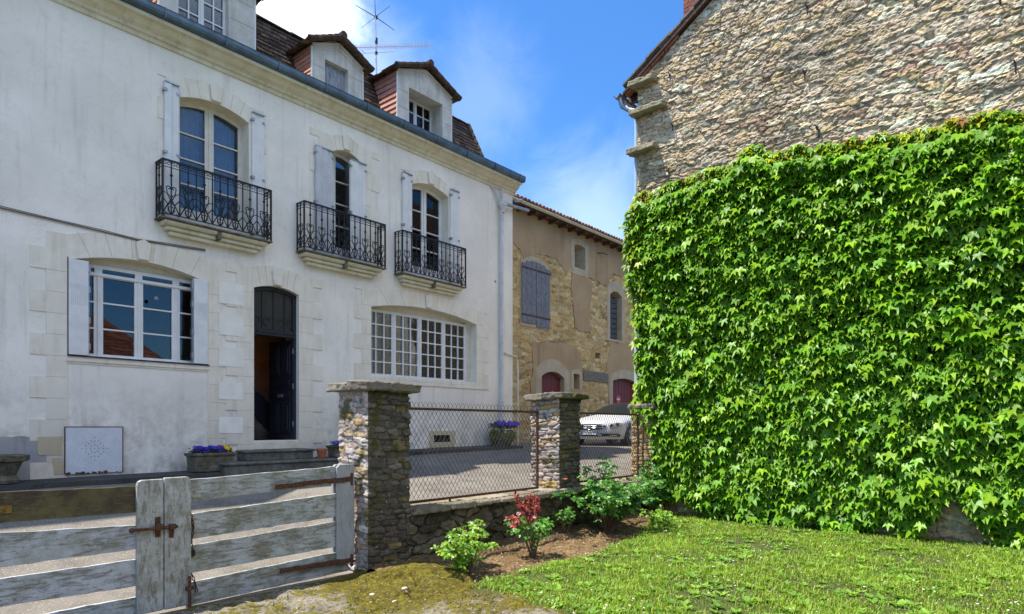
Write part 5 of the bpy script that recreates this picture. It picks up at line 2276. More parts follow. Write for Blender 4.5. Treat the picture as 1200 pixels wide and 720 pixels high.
def pillar(x0, x1, y0, y1, z0, z1, label, capo=.09, cap_h=.10, gold=False, mossy=False):
    t = thing('stone_pillar', label, 'pillar', ((x0 + x1) / 2, (y0 + y1) / 2, z0), 'rubble pillars of the garden fence')
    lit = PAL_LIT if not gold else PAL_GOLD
    sh_ = PAL_SHADE if not gold else PAL_GOLD
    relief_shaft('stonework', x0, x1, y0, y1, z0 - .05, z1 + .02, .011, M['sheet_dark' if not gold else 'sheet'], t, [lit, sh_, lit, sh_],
                 [(.30, .25, .20), (.09, .08, .06), (.2, .18, .15), (.1, .09, .07)] if not gold else [(.5, .4, .25)] * 4,  # joints also painted lighter on lit faces, darker on shaded ones
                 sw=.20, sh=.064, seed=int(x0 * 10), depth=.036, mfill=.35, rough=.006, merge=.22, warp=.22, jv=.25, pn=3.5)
    mb = MB()
    xm = x0 + (x1 - x0) * R3.uniform(.4, .6)
    for ci, (xa, xb) in enumerate(((x0 - capo, xm - .006), (xm + .006, x1 + capo))):
        for (ya, yb) in ((y0 - capo, (y0 + y1) / 2 - .02), ((y0 + y1) / 2 - .01, y1 + capo)):
            dz = R3.uniform(-.012, .012)
            cc_ = (.09, .085, .02) if mossy and ci == 1 and ya < y0 else (.33, .29, .225)
            kc_ = R3.uniform(.75, 1.15)
            mb.box(xa, xb, ya, yb, z1 + .004 + dz, z1 + cap_h + dz, None, tuple(v * kc_ for v in cc_), .016, R3)
    cp = mb.build('cap', M['pillar_cap'], t, bevel=.012, seg=1)
    roughen(cp, .07, .035, 4)
    return t


PX = 4.33
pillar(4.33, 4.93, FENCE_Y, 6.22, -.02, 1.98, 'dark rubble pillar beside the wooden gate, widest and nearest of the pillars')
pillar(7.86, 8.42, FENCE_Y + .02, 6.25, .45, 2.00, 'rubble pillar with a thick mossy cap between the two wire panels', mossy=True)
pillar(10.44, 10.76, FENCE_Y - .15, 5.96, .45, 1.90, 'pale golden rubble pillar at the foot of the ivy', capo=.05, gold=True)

# low retaining wall under the fence
wallm = thing('garden_wall', 'low dark mossy rubble wall carrying the wire fence behind the roses', 'wall', (7.6, 5.9, 0))
mb = MB()
LWZ = lambda x: .63 + .0 * x
mb.box(4.9, 10.75, FENCE_Y + .03, 6.2, -.1, .60)
mb.build('wall_core', M['mortar_dark'], wallm)
LF = frame((0, FENCE_Y + .03, 0), (1, 0, 0))
relief_sheet('wall_stones', LF, 4.86, 10.75, -.08, .60, .014, M['low_wall'], wallm, None, n0=.0,
             sw=.26, sh=.13, seed=3, depth=.05, pal=[(.17, .14, .09), (.22, .18, .12), (.12, .10, .07), (.20, .15, .07), (.10, .085, .05)], mortar=(.07, .055, .035), mfill=.3, rough=.010)
mb = MB()
x = 4.94
while x < 10.6:
    w = R3.uniform(.35, .62)
    x2 = min(x + w, 10.7)
    if 7.6 < x < 7.8: x2 = 7.84
    mb.box(x, x2 - .012, FENCE_Y - .06 + R3.uniform(-.02, .02), 6.22, .585 + R3.uniform(-.01, .01), .65 + R3.uniform(-.012, .012), None, tuple(v * (.75 + .5 * ((x * 7.3) % 1)) for v in (.36, .31, .23)), .012, R3)
    x = x2
roughen(mb.build('coping', M['pillar_cap'], wallm, bevel=.01, seg=1), .08, .035, 4)


# ---------------------------------------------------------------- chain link panels
def seg_clip(p, q, x0, x1, z0, z1):
    t0, t1 = 0., 1.
    d = (q[0] - p[0], q[1] - p[1])
    for pp, qq in ((-d[0], p[0] - x0), (d[0], x1 - p[0]), (-d[1], p[1] - z0), (d[1], z1 - p[1])):
        if abs(pp) < 1e-9:
            if qq < 0: return None
        else:
            r = qq / pp
            if pp < 0: t0 = max(t0, r)
            else: t1 = min(t1, r)
    if t0 >= t1: return None
    return (p[0] + d[0] * t0, p[1] + d[1] * t0), (p[0] + d[0] * t1, p[1] + d[1] * t1)


def wire_panel(x0, x1, z0, z1, y, label, barbs=True, post=True):
    t = thing('wire_fence_panel', label, 'fence', ((x0 + x1) / 2, y, z0), 'chain link panels in rusty iron frames')
    mb = MB()
    w = .030
    mb.bar((x0, y, z1), (x1, y, z1), w, w)
    mb.bar((x0, y, z0), (x1, y, z0), w, w)
    mb.bar((x1 - w / 2, y, z0), (x1 - w / 2, y, z1), w, w)
    mb.bar((x0 + w / 2, y, z0), (x0 + w / 2, y, z1), w, w)
    for f_ in (.3, .8):
        xx = x0 + (x1 - x0) * f_
        mb.bar((xx, y, z0 - .07), (xx, y, z0), .02, .02)
    mb.build('iron_frame', M['rust'], t)
    mb = MB()
    D, Hh = .072, .10
    kk = int((x1 - x0) / D) + int((z1 - z0) / Hh) + 3
    m = Hh / D
    zt = z1 + (.085 if barbs else 0)
    for i in range(-kk, kk):
        for s in (1, -1):
            xa = x0 + i * D
            p, q = (xa, z0), (xa + s * (zt - z0) / m, zt)
            c = seg_clip(p, q, x0, x1, z0, zt)
            if c:
                (ax, az), (bx, bz) = c
                dy = .004 * s
                n = 5
                pts = [(ax + (bx - ax) * k / n + .004 * wob(ax + k, az, i), y + dy + .02 * wob((ax + (bx - ax) * k / n), az + (bz - az) * k / n, 0, 2.), az + (bz - az) * k / n + .003 * wob(ax, k, i)) for k in range(n + 1)]
                mb.tube(pts, .0029, 3)
    mb.build('wire_mesh', M['wire'], t)
    return t


M['wire'] = simple('dull_wire', (.022, .018, .016), .7, .3, 20, 0, 0)
za, zb = .70, on_y(483, 479, 5.85).z
wire_panel(4.96, on_y(631, 484, 5.85).x, za, zb, 5.86, 'wide rusty framed chain link panel with barbed top between the first two pillars')
wire_panel(8.44, on_y(749, 486, 5.80).x, .72, zb, 5.82, 'short rusty chain link panel in front of the parked car', barbs=False)
mb = MB()
mb.tube([(10.26, 5.62, .62), (10.26, 5.62, 1.72)], .017, 6)
tag(mb.build('iron_post', M['rust'], origin=(10.26, 5.62, .62)), 'thin rusty iron post in front of the pale pillar by the ivy', 'post')

# ---------------------------------------------------------------- wooden gate
GY = 5.87
GF = frame((0, GY, EYE), (1, 0, 0))


def gp(px, py, n=0.):
    p = on_y(px, py, GY - n)
    return p.x, p.z - EYE


RG = random.Random(4)


def board(name, quad, n0, n1, mat, parent, wav=.006, seg=16):
    """plank from four pixel corners (tl, tr, br, bl) in the gate plane"""
    tl, tr, br, bl = [gp(*p) for p in quad]
    top = [(tl[0] + (tr[0] - tl[0]) * k / seg, tl[1] + (tr[1] - tl[1]) * k / seg + wav * wob(k * .7, tl[1] * 9, 1) * 1.3) for k in range(seg + 1)]
    bot = [(bl[0] + (br[0] - bl[0]) * k / seg, bl[1] + (br[1] - bl[1]) * k / seg + wav * wob(k * .7, bl[1] * 9, 5) * 1.3) for k in range(seg + 1)]
    mb = MB()
    mb.plate(bot + top[::-1], [], n0, n1, GF)
    return mb.build(name, M[mat], parent, bevel=.006, seg=2)


gl = thing('gate_leaf', 'left leaf of the weathered wooden gate, with one dark bare top board', 'gate', GF @ Vector((gp(190, 715)[0], -1.6, 0)), 'two leaves of the wooden garden gate')
board('rail', [(-120, 583), (160, 570), (160, 600.5), (-120, 622)], -.035, .0, 'wood_dark', gl)
board('rail', [(-120, 632), (160, 616), (160, 643.5), (-120, 682)], -.035, .0, 'wood_paint', gl)
board('rail', [(-120, 696), (160, 656), (160, 687), (-120, 730)], -.035, .0, 'wood_paint', gl)
board('rail', [(-120, 752), (160, 700), (160, 722), (-120, 790)], -.035, .0, 'wood_paint', gl)
tl = gp(158, 563); 
mb = MB()
a0_, bt_ = gp(158.5, 563)
a1_, _ = gp(190, 563)
bb_ = -1.565
mb.plate([(a0_, bb_), (a1_ - .004, bb_), (a1_ - .004, bt_ + .0), (a0_ + .035, bt_), (a0_ + .008, bt_ - .012), (a0_, bt_ - .04)], [], .002, .045, GF)
mb.build('stile', M['wood_stile'], gl, bevel=.008, seg=2)
gr = thing('gate_leaf', 'right leaf of the weathered wooden gate, hung on the dark pillar by rusty straps', 'gate', GF @ Vector((gp(400, 670)[0], -1.6, 0)), 'two leaves of the wooden garden gate')
board('rail', [(218, 563), (398, 546.5), (398, 566), (218, 589)], -.035, .0, 'wood_grey', gr)
board('rail', [(218, 603.5), (398, 578), (398, 605), (218, 633)], -.035, .0, 'wood_grey', gr)
board('rail', [(218, 641), (398, 611), (398, 640), (218, 673)], -.035, .0, 'wood_grey', gr)
board('rail', [(218, 684), (398, 647), (412, 668), (218, 711)], -.035, .0, 'wood_grey', gr)
mb = MB()
a0_, bt_ = gp(190, 560)
a1_, _ = gp(221, 560)
mb.plate([(a0_ + .002, bb_), (a1_, bb_), (a1_, bt_ - .04), (a1_ - .01, bt_ - .01), (a1_ - .035, bt_), (a0_ + .002, bt_)], [], .002, .052, GF)
mb.build('stile', M['wood_stile'], gr, bevel=.008, seg=2)
a0_, bt_ = gp(393, 545)
a1_, _ = gp(413.5, 545)
b2_ = gp(400, 655)[1]
mb = MB()
mb.plate([(a0_, b2_), (a1_, b2_ - .0), (a1_, bt_ - .02), (a1_ - .02, bt_), (a0_ + .03, bt_), (a0_, bt_ - .03)], [], -.075, -.037, GF)
mb.plate([(a0_, b2_ - .02), (a1_, b2_ - .02), (a1_, bt_ - .02), (a1_ - .02, bt_), (a0_ + .03, bt_), (a0_, bt_ - .03)], [], .002, .03, GF)
M['stile_end'] = m_peeling('smooth_grey_stile', (.40, .41, .41), (.26, .25, .22), .38, .15, (3, 3, .5))
mb.build('stile', M['stile_end'], gr, bevel=.006, seg=2)
for (q0, q1, h) in (((320, 571), (409, 561), .05), ((326, 669), (409, 656), .05)):
    p, q = gp(*q0), gp(*q1)
    mb = MB()
    mb.plate(ragged([(p[0], p[1] - h / 2), (q[0], q[1] - h / 2), (q[0], q[1] + h / 2), (p[0], p[1] + h / 2)], .05, .006, RG), [], .0305, .040, GF)
    mb.tube([GF @ Vector((q[0] + .012, q[1] - .07, .03)), GF @ Vector((q[0] + .012, q[1] + .06, .03))], .016, 8)
    mb.tube([GF @ Vector((q[0] + .012, q[1] - .03, .03)), GF @ Vector((q[0] + .09, q[1] - .03, -.03))], .012, 6)
    for f_ in (.1, .4, .7, .95):
        mb.lathe([(.013, 0), (.011, .007), (0, .008)], 8, GF @ Matrix.Translation((p[0] + (q[0] - p[0]) * f_, p[1] + (q[1] - p[1]) * f_, .040)))
    mb.build('strap_hinge', M['rust'], gr)
# sliding bolt across the stiles, on the left leaf; its keeper on the right leaf
mb = MB()
p, q = gp(150, 621), gp(204, 616)
mb.tube([GF @ Vector((p[0], p[1], .078)), GF @ Vector((q[0], q[1], .078))], .014, 8)
mb.lathe([(0, -.02), (.022, -.01), (.024, .004), (.014, .016), (0, .02)], 10, GF @ Matrix.Translation((p[0], p[1], .082)), cap=False)
c_ = gp(182, 617)
mb.box(c_[0] - .022, c_[0] + .022, c_[1] - .085, c_[1] + .085, .0455, .056, GF)
mb.box(c_[0] - .026, c_[0] + .026, c_[1] - .026, c_[1] + .026, .0565, .098, GF)
for dz in (-.07, .07):
    mb.lathe([(.010, 0), (.008, .008), (0, .009)], 8, GF @ Matrix.Translation((c_[0], c_[1] + dz, .056)))
mb.build('sliding_bolt', M['rust'], gl, bevel=.004)
mb = MB()
c_ = gp(197.5, 620)
mb.box(c_[0] - .02, c_[0] + .02, c_[1] - .07, c_[1] + .05, .0525, .061, GF)
mb.box(c_[0] - .024, c_[0] + .024, c_[1] + .008, c_[1] + .05, .0615, .10, GF)
mb.build('bolt_keeper', M['rust'], gr, bevel=.004)
mb = MB()
p = gp(-2, 598)
mb.plate(ragged(rect(p[0] - .2, p[0] + .075, p[1] - .03, p[1] + .03), .05, .003, RG), [], .0005, .008, GF)
mb.lathe([(.012, 0), (.010, .007), (0, .008)], 8, GF @ Matrix.Translation((p[0] + .03, p[1], .008)))
mb.build('hinge_strap_end', m_ground('ochre_lichen_iron', ((.20, .12, .03), (.34, .22, .05), (.10, .06, .03), (.36, .25, .08)), (8, 20, 60)), gl, bevel=.002)
# chain and padlock hanging by the right stile
chain = thing('chain', 'rusty chain with a small padlock hanging beside the gate posts', 'chain', GF @ Vector((*gp(223, 600), .02)))
mb = MB()


def links(pts):
    for i in range(len(pts) - 1):
        p, q = Vector((*gp(*pts[i]), .015)), Vector((*gp(*pts[i + 1]), .015))
        n = max(1, int((q - p).length / .028))
        for k in range(n):
            c = p.lerp(q, (k + .5) / n)
            d = (q - p).normalized()
            s = Vector((-d.y, d.x, 0)) if k % 2 else Vector((0, 0, 1))
            ring = [c + d * .019 * math.cos(t) + s * .011 * math.sin(t) for t in np.linspace(0, 2 * math.pi, 9)[:-1]]
            mb.tube([GF @ r_ for r_ in ring], .0042, 4, closed=True)


links([(222, 600), (226, 618), (224, 632), (223, 642)])
links([(223.5, 672), (228, 684), (230, 694)])
mb.build('chain_links', M['rust'], chain)
mb = MB()
c_ = gp(223.5, 645)
mb.box(c_[0] - .028, c_[0] + .028, c_[1] - .05, c_[1] - .0, .0, .026, GF)
ring = [GF @ Vector((c_[0] + .018 * math.cos(t), c_[1] + .022 * math.sin(t), .012)) for t in np.linspace(0, math.pi, 8)]
mb.tube(ring, .005, 6)
mb.build('padlock', M['iron'], chain, bevel=.006)
mb = MB()
c_ = gp(218, 690)
mb.tube([GF @ Vector((c_[0], c_[1] + .12, .075)), GF @ Vector((c_[0], c_[1] - .24, .075))], .013, 7)
mb.box(c_[0] - .03, c_[0] + .03, c_[1] - .0, c_[1] + .03, .0525, .09, GF)
mb.build('drop_bolt', M['rust'], gr)

# ---------------------------------------------------------------- ivy (Boston ivy) on the gable
RNG = np.random.default_rng(12)
IVY_PX = [(739, 232), (752, 222), (766, 222), (782, 212), (800, 207), (822, 196), (845, 193), (862, 186), (872, 172), (888, 166), (903, 178), (918, 174), (935, 166), (950, 172), (968, 164), (985, 166), (1002, 158), (1016, 162), (1030, 150), (1044, 158), (1062, 152), (1080, 146), (1096, 148),
          (1110, 137), (1130, 138), (1150, 128), (1200, 125), (1290, 118),
          (1290, 640), (1240, 640), (1195, 641), (1170, 638), (1155, 612), (1140, 600), (1118, 575), (1100, 590), (1085, 620), (1062, 625), (1040, 608), (1020, 620), (985, 617), (940, 613), (900, 608), (860, 604), (835, 602),
          (800, 580), (786, 588), (770, 570), (768, 545), (772, 520), (764, 505), (757, 490), (744, 474), (741, 462), (748, 450), (752, 430), (750, 400), (746, 380), (743, 350), (741, 320), (736, 280), (735, 250)]
ivy_poly = [ip(x, y, .15) for x, y in IVY_PX]


def vnoise(X, Y, s, seed=0.):
    return np.array([noise.noise(Vector((x * s, y * s, seed))) for x, y in zip(X, Y)])


LEAF = [(0, .0, -.03), (-.20, -.14, .05), (-.46, -.02, -.02), (-.40, .22, .05), (-.62, .56, -.20), (-.22, .44, .05), (0, 1.08, -.26), (.22, .44, .05), (.62, .56, -.20), (.40, .22, .05), (.46, -.02, -.02), (.20, -.14, .05), (0, .34, -.06)]
LEAF_T = [(12, i, i + 1) for i in range(0, 11)] + [(12, 11, 0)]


def ivy_layer(n, smin, smax, n0, n1, bright, up=.55, seed=1):
    rng = np.random.default_rng(seed)
    ax = [p[0] for p in ivy_poly]
    bx = [p[1] for p in ivy_poly]
    A = rng.uniform(min(ax), max(ax), n)
    B = rng.uniform(min(bx), max(bx), n)
    m = in_poly_np(ivy_poly, A, B)
    A, B = A[m], B[m]
    k = len(A)
    clump = vnoise(A, B, 1.5, 2.) * .9 + vnoise(A, B, 3.8, 7.) * .7
    # holes where the clumps part
    keep = rng.random(k) < np.clip(1.25 + clump * 1.1, .45, 1)
    A, B, clump = A[keep], B[keep], clump[keep]
    k = len(A)
    Nn = n0 + (n1 - n0) * rng.random(k) + np.clip(clump, -.5, .7) * .07 * (1 if n1 > .1 else .3)
    # thin out to the wall at the top edge
    lo = np.array([1 if in_poly(ivy_poly, a, b + .28) else .25 for a, b in zip(A, B)])
    Nn = .03 + np.maximum(Nn, .0) * lo
    P_ = np.stack([WX - Nn, -A, EYE + B], 1)
    s = rng.uniform(smin, smax, k) * (1 + .25 * clump)
    near = np.clip((A - I_A0) / 6, 0, 1)
    # leaf frame: normal out and up, tip down and out
    nx = -.78 + rng.normal(0, .26, k)
    ny = rng.normal(0, .34, k) + .05
    nz = up + .28 + rng.normal(0, .26, k)
    side = rng.normal(0, .38, k)
    Nv = np.stack([nx, ny, nz], 1)
    Dv = np.stack([-.45 + rng.normal(0, .2, k), side, -1 + rng.normal(0, .15, k)], 1)
    base = np.array([(.17, .35, .016), (.21, .38, .016), (.14, .31, .018), (.25, .40, .02), (.12, .26, .018)])
    C_ = base[rng.integers(0, 5, k)] * rng.uniform(.75, 1.25, k)[:, None] * bright
    young = (lo < .9) & (rng.random(k) < .5)
    C_[young] = C_[young] * np.array([1.9, 1.15, .9])
    red = (young & (rng.random(k) < .10)) | (rng.random(k) < .0)
    C_[red] = np.array([.30, .12, .03])
    edge = np.abs(A - I_A0) < .25
    C_[edge & (rng.random(k) < .4)] *= np.array([1.6, 1.1, 1])
    s[lo < .9] *= .72
    return P_, Nv, Dv, s, C_


ivy = thing('ivy', 'dense bright green ivy sheet with pointed leaves hanging over the stone gable', 'climbing plant', (WX - .1, 3.2, 0))
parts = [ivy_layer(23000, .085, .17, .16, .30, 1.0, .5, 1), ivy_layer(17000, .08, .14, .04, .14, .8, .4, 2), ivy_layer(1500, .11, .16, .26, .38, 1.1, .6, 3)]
P_, N_, D_, S_, C_ = [np.concatenate(z) for z in zip(*parts)]
leaf_cloud('leaves', P_, N_, D_, S_, LEAF, LEAF_T, M['leaf'], np.clip(C_, 0, .8), ivy)
mb = MB()
rv = random.Random(9)
for k in range(30):
    a = rv.uniform(I_A0 + .1, .6)
    b = -1.55
    pts = []
    top = rv.uniform(1.0, 3.2)
    while b < top:
        if in_poly(ivy_poly, a, b) or b < -.7: pts.append((a, b, .03 + .015 * wob(a, b, 0, 3)))
        a += rv.uniform(-.09, .09)
        b += rv.uniform(.12, .25)
    if len(pts) > 3:
        mb.tube(pts, [max(.003, .010 * (1 - i / len(pts))) for i in range(len(pts))], 5, IF)
mb.build('vine_stems', M['stem'], ivy)

# ---------------------------------------------------------------- roses and small shrubs
LEAFLET = [(0, 0, 0), (-.30, .22, .03), (-.36, .52, .02), (-.20, .82, 0), (0, 1., -.05), (.20, .82, 0), (.36, .52, .02), (.30, .22, .03), (0, .5, -.05)]
LEAFLET_T = [(8, i, i + 1) for i in range(7)] + [(8, 7, 0)]


def rose(name, label, cat, base, stems, spread, height, leafs, size, pal, seed, group=None, red=False, red_zone=None, bias=(0, 0), low=.15, buds=()):
    r = random.Random(seed)
    base = Vector(base)
    t = thing(name, label, cat, base, group)
    mb = MB()
    tips = []
    for k in range(stems):
        an = r.uniform(0, 2 * math.pi)
        rad = spread * math.sqrt(r.random())
        h = height * r.uniform(.55, 1.) * (1 - .35 * (rad / spread) ** 2)
        tip = Vector((math.cos(an) * rad + bias[0] * h, math.sin(an) * rad * .8 + bias[1] * h, h))
        root = Vector((r.uniform(-.04, .04), r.uniform(-.04, .04), -.02))
        bow = Vector((r.uniform(-.05, .05), r.uniform(-.05, .05), 0))
        pts = [base + root.lerp(tip, f_) + bow * math.sin(f_ * math.pi) + Vector((0, 0, .12 * height * math.sin(f_ * math.pi))) for f_ in (0, .2, .4, .6, .8, 1)]
        mb.tube(pts, [.009, .008, .007, .005, .004, .002], 5)
        tips.append(pts)
    mb.build('stems', M['stem'], t)
    P_, N_, D_, S_, C_ = [], [], [], [], []
    while len(P_) < leafs:
        pts = r.choice(tips)
        f_ = low + (1 - low) * r.random() ** .75
        i = min(4, int(f_ * 5))
        p = pts[i].lerp(pts[i + 1], f_ * 5 - i)
        an = r.uniform(0, 2 * math.pi)
        out = Vector((math.cos(an), math.sin(an), r.uniform(-.1, .5)))
        rach = size * r.uniform(1.4, 2.6)
        c = Vector(r.choice(pal)) * r.uniform(.7, 1.25)
        if red and (pts[5].z - base.z) > height * .80 and f_ > .62: c = Vector((.22, .018, .025)) * r.uniform(.7, 1.3)
        side = out.cross(Vector((0, 0, 1))).normalized()
        droop = Vector((0, 0, -.35))
        for (fr, sd) in ((1.0, 0), (.72, 1), (.72, -1), (.38, 1), (.38, -1)):
            q = p + out * rach * fr + droop * rach * fr * fr
            d = out * (.9 if sd == 0 else .35) + side * sd * 1.0 + Vector((0, 0, -.25))
            nn = Vector((r.uniform(-.6, .6) + out.x * .5 - .35, r.uniform(-.6, .6) + out.y * .5 - .25, .8))
            P_.append(q); N_.append(nn); D_.append(d)
            S_.append(size * r.uniform(.75, 1.15))
            C_.append(tuple(c))
    leaf_cloud('leaves', P_, N_, D_, S_, LEAFLET, LEAFLET_T, M['bush'], C_, t)
    for (bx, by) in buds:
        pb = on_y(bx, by, base.y - .1)
        bm_ = []
        P2, N2, D2, S2, C2 = [], [], [], [], []
        for k in range(14):
            an = k * 2.4
            el = .2 + k / 14 * 1.1
            o_ = Vector((math.cos(an) * math.cos(el), math.sin(an) * math.cos(el), math.sin(el)))
            P2.append(pb + o_ * .006); D2.append(o_ + Vector((0, 0, .4))); N2.append(Vector((-o_.x, -o_.y, 1)) + o_ * .2)
            S2.append(.042); C2.append((.62, .16 + .01 * k, .13))
        leaf_cloud('blossom', P2, N2, D2, S2, LEAFLET, LEAFLET_T, M['petal'], C2, t)
    if red:
        for k in range(9):
            mb = MB()
            x_, y_ = r.uniform(-.34, .16), r.uniform(-.1, .1)
            h0, h1 = height * .55, height * r.uniform(.8, 1.12)
            if k < 2: x_, h1 = -.42, height * (.62 + .1 * k)
            p0, p1 = base + Vector((x_ * .3, y_ * .3, h0)), base + Vector((x_, y_, h1))
            mid = p0.lerp(p1, .5) + Vector((0, 0, .05))
            mb.tube([p0, mid, p1], [.006, .005, .003], 5)
            sh = mb.build('red_shoot', M['red_stem'], t)
            P2, N2, D2, S2, C2 = [], [], [], [], []
            for q in range(26):
                f_ = r.random()
                pp = mid.lerp(p1, f_)
                d = Vector((r.uniform(-1, 1), r.uniform(-1, 1), r.uniform(-.6, .9)))
                P2.append(pp); D2.append(d); N2.append(Vector((-.5, -.6, .6)) + Vector((r.uniform(-.5, .5), r.uniform(-.5, .5), 0)))
                S2.append(r.uniform(.035, .065)); C2.append(tuple(Vector((.36, .02 + .05 * r.random(), .03)) * r.uniform(.4, 1.5)))
            leaf_cloud('young_leaves', P2, N2, D2, S2, [(a_ * .6, b_, c_) for a_, b_, c_ in LEAFLET], LEAFLET_T, M['bush'], C2, sh)
    return t


M['red_stem'] = simple('red_rose_stem', (.26, .03, .03), .6, .2, 20, 0)
DG = [(.06, .20, .022), (.085, .25, .026), (.10, .28, .03), (.05, .17, .022)]
LG = [(.20, .38, .02), (.25, .43, .022), (.16, .33, .02), (.30, .44, .03)]
MG = [(.11, .28, .022), (.14, .32, .025), (.09, .23, .02)]
zb_ = lambda x, y: on_z(x, y, .0)
rose('rose_bush', 'small fresh light green rose bush at the corner of the mossy stone', 'rose bush', zb_(546, 676), 28, .40, .66, 1150, .038, LG, 1, 'young roses in the soil bed', bias=(0, .05), low=.2)
rose('rose_bush', 'rose bush with bright red young shoots above green leaves', 'rose bush', zb_(626, 653), 13, .28, .72, 420, .050, MG, 2, 'young roses in the soil bed', red=True, bias=(-.15, .1), low=.35)
rose('rose_bush', 'thin leggy green rose just right of the red-tipped one', 'rose bush', zb_(661, 630), 7, .20, .60, 170, .048, MG, 3, 'young roses in the soil bed', low=.4)
rose('rose_bush', 'largest dark green rose bush, with two salmon pink blooms', 'rose bush', zb_(713, 625), 50, .98, 1.16, 4600, .047, DG + MG, 4, bias=(.05, .05), low=.28, buds=((662, 563), (707, 573)))
rose('rose_bush', 'dark green rose bush leaning against the ivy behind the biggest rose', 'rose bush', zb_(762, 606), 26, .46, 1.0, 2100, .044, DG + MG, 5, low=.25)
rose('shrub', 'low pale green shrub spreading on the soil below the roses', 'shrub', zb_(772, 618), 16, .34, .36, 600, .040, LG, 6, low=.1)

# ---------------------------------------------------------------- grass, clover leaves, daisies, litter


def lawn_pts(n, rng, pw=1.):
    X = rng.uniform(4.4, 10.85, n)
    Y = rng.uniform(-.6, 5.6, n)
    ed = np.interp(X, LX, LY) + rng.normal(0, .05, n)
    lf = np.interp(Y, [2.0, 3.28, 4.0, 4.4, 4.7], [4.5, 4.42, 4.62, 4.66, 4.8]) + rng.normal(0, .04, n)
    m = (Y < ed) & (X > lf) & (Y > X * .045 - .3)
    X, Y = X[m], Y[m]
    d = np.hypot(X, Y)
    k = rng.random(len(X)) < np.clip((6.2 / d) ** pw, 0, 1)
    return X[k], Y[k]


def gz(X, Y):
    return np.array([lawn_z(x, y) for x, y in zip(X, Y)])


rng = np.random.default_rng(31)
X, Y = lawn_pts(150000, rng, .8)
k = len(X)
Z = gz(X, Y)
patch = vnoise(X, Y, 1.1, 4.) + .6 * vnoise(X, Y, 3.3, 9.)
keep = rng.random(k) < np.clip(.85 + patch * 1.3, .12, 1)
X, Y, Z, patch = X[keep], Y[keep], Z[keep], patch[keep]
k = len(X)
h = rng.uniform(.018, .05, k) * (1 + .5 * patch) * np.where(rng.random(k) < .04, 1.9, 1)
an = rng.uniform(0, 2 * math.pi, k)
ln = rng.uniform(.2, 1.1, k) * h
dx_, dy_ = np.cos(an), np.sin(an)
w = rng.uniform(.0028, .0052, k)
B0 = np.stack([X - dy_ * w, Y + dx_ * w, Z], 1)
B1 = np.stack([X + dy_ * w, Y - dx_ * w, Z], 1)
M0 = np.stack([X - dy_ * w * .8 + dx_ * ln * .35, Y + dx_ * w * .8 + dy_ * ln * .35, Z + h * .65], 1)
M1 = np.stack([X + dy_ * w * .8 + dx_ * ln * .35, Y - dx_ * w * .8 + dy_ * ln * .35, Z + h * .65], 1)
T_ = np.stack([X + dx_ * ln, Y + dy_ * ln, Z + h], 1)
V = np.stack([B0, B1, M1, M0, T_], 1).reshape(-1, 3)
off = (np.arange(k) * 5)[:, None]
L_ = np.concatenate([off + np.array([[0, 1, 2, 3]]), off + np.array([[3, 2, 4]])], 1).reshape(-1)
sz = np.tile([4, 3], k)
gp_ = np.array([(.23, .35, .03), (.29, .39, .035), (.17, .29, .03), (.38, .40, .06), (.46, .38, .13)])
idx = rng.choice(5, k, p=[.34, .3, .2, .11, .05])
cl = gp_[idx] * rng.uniform(.75, 1.25, k)[:, None] * (1 + .25 * patch)[:, None]
o = np_mesh('grass', V, L_, sz, M['grassm'], np.repeat(np.clip(cl, .01, .6), 2, axis=0))
o['kind'] = 'stuff'

# broad-leaved rosettes (clover, dandelion, plantain)
X, Y = lawn_pts(15000, rng, .8)
Z = gz(X, Y)
P_, N_, D_, S_, C_ = [], [], [], [], []
rr = random.Random(3)
for x, y, z in zip(X, Y, Z):
    big = rr.random() < .09 + .08 * wob(x, y, 0, 1.2)
    n = rr.randint(5, 8) if big else 3
    s = rr.uniform(.05, .10) if big else rr.uniform(.012, .022)
    c = Vector(rr.choice([(.22, .38, .045), (.27, .42, .05), (.16, .31, .04)])) * rr.uniform(.8, 1.2)
    for i in range(n):
        an = 2 * math.pi * i / n + rr.uniform(-.3, .3)
        d = Vector((math.cos(an), math.sin(an), rr.uniform(.15, .7)))
        P_.append((x, y, z + (.004 if big else rr.uniform(.015, .035))))
        D_.append(d); N_.append(Vector((-d.x * .5 + rr.uniform(-.2, .2), -d.y * .5 + rr.uniform(-.2, .2), 1)))
        S_.append(s * rr.uniform(.7, 1.2)); C_.append(tuple(c * rr.uniform(.85, 1.15)))
o = leaf_cloud('clover', P_, N_, D_, S_, [(x * .62, y, z) for x, y, z in LEAFLET], LEAFLET_T, M['grassm'], C_)
o['kind'] = 'stuff'
# daisies: white rays round a yellow eye
X, Y = lawn_pts(1500, rng, .6)
cl_ = vnoise(X, Y, .9, 20.)
kk = rng.random(len(X)) < np.clip(.45 + 1.6 * cl_, .05, 1)
X, Y = X[kk], Y[kk]
Z = gz(X, Y) + rng.uniform(.035, .06, len(X))
mb = MB()
for x, y, z in zip(X, Y, Z):
    r_ = rr.uniform(.006, .011)
    tx_, ty_ = rr.uniform(-.4, .4), rr.uniform(-.4, .4)
    pts = [(x, y, z + .002)]
    for i in range(8):
        a = math.pi / 4 * i
        pts.append((x + r_ * math.cos(a), y + r_ * math.sin(a), z + tx_ * r_ * math.cos(a) + ty_ * r_ * math.sin(a)))
    mb.add(pts, [(0, i, i % 8 + 1) for i in range(1, 9)], None, (.80, .80, .78))
    e = r_ * .38
    mb.add([(x - e, y - e, z + .004), (x + e, y - e, z + .004), (x + e, y + e, z + .004), (x - e, y + e, z + .004)], [(0, 1, 2, 3)], None, (.75, .50, .03))
    mb.add([(x - .0015, y, z - .06), (x + .0015, y, z - .06), (x, y, z)], [(0, 1, 2)], None, (.1, .2, .03))
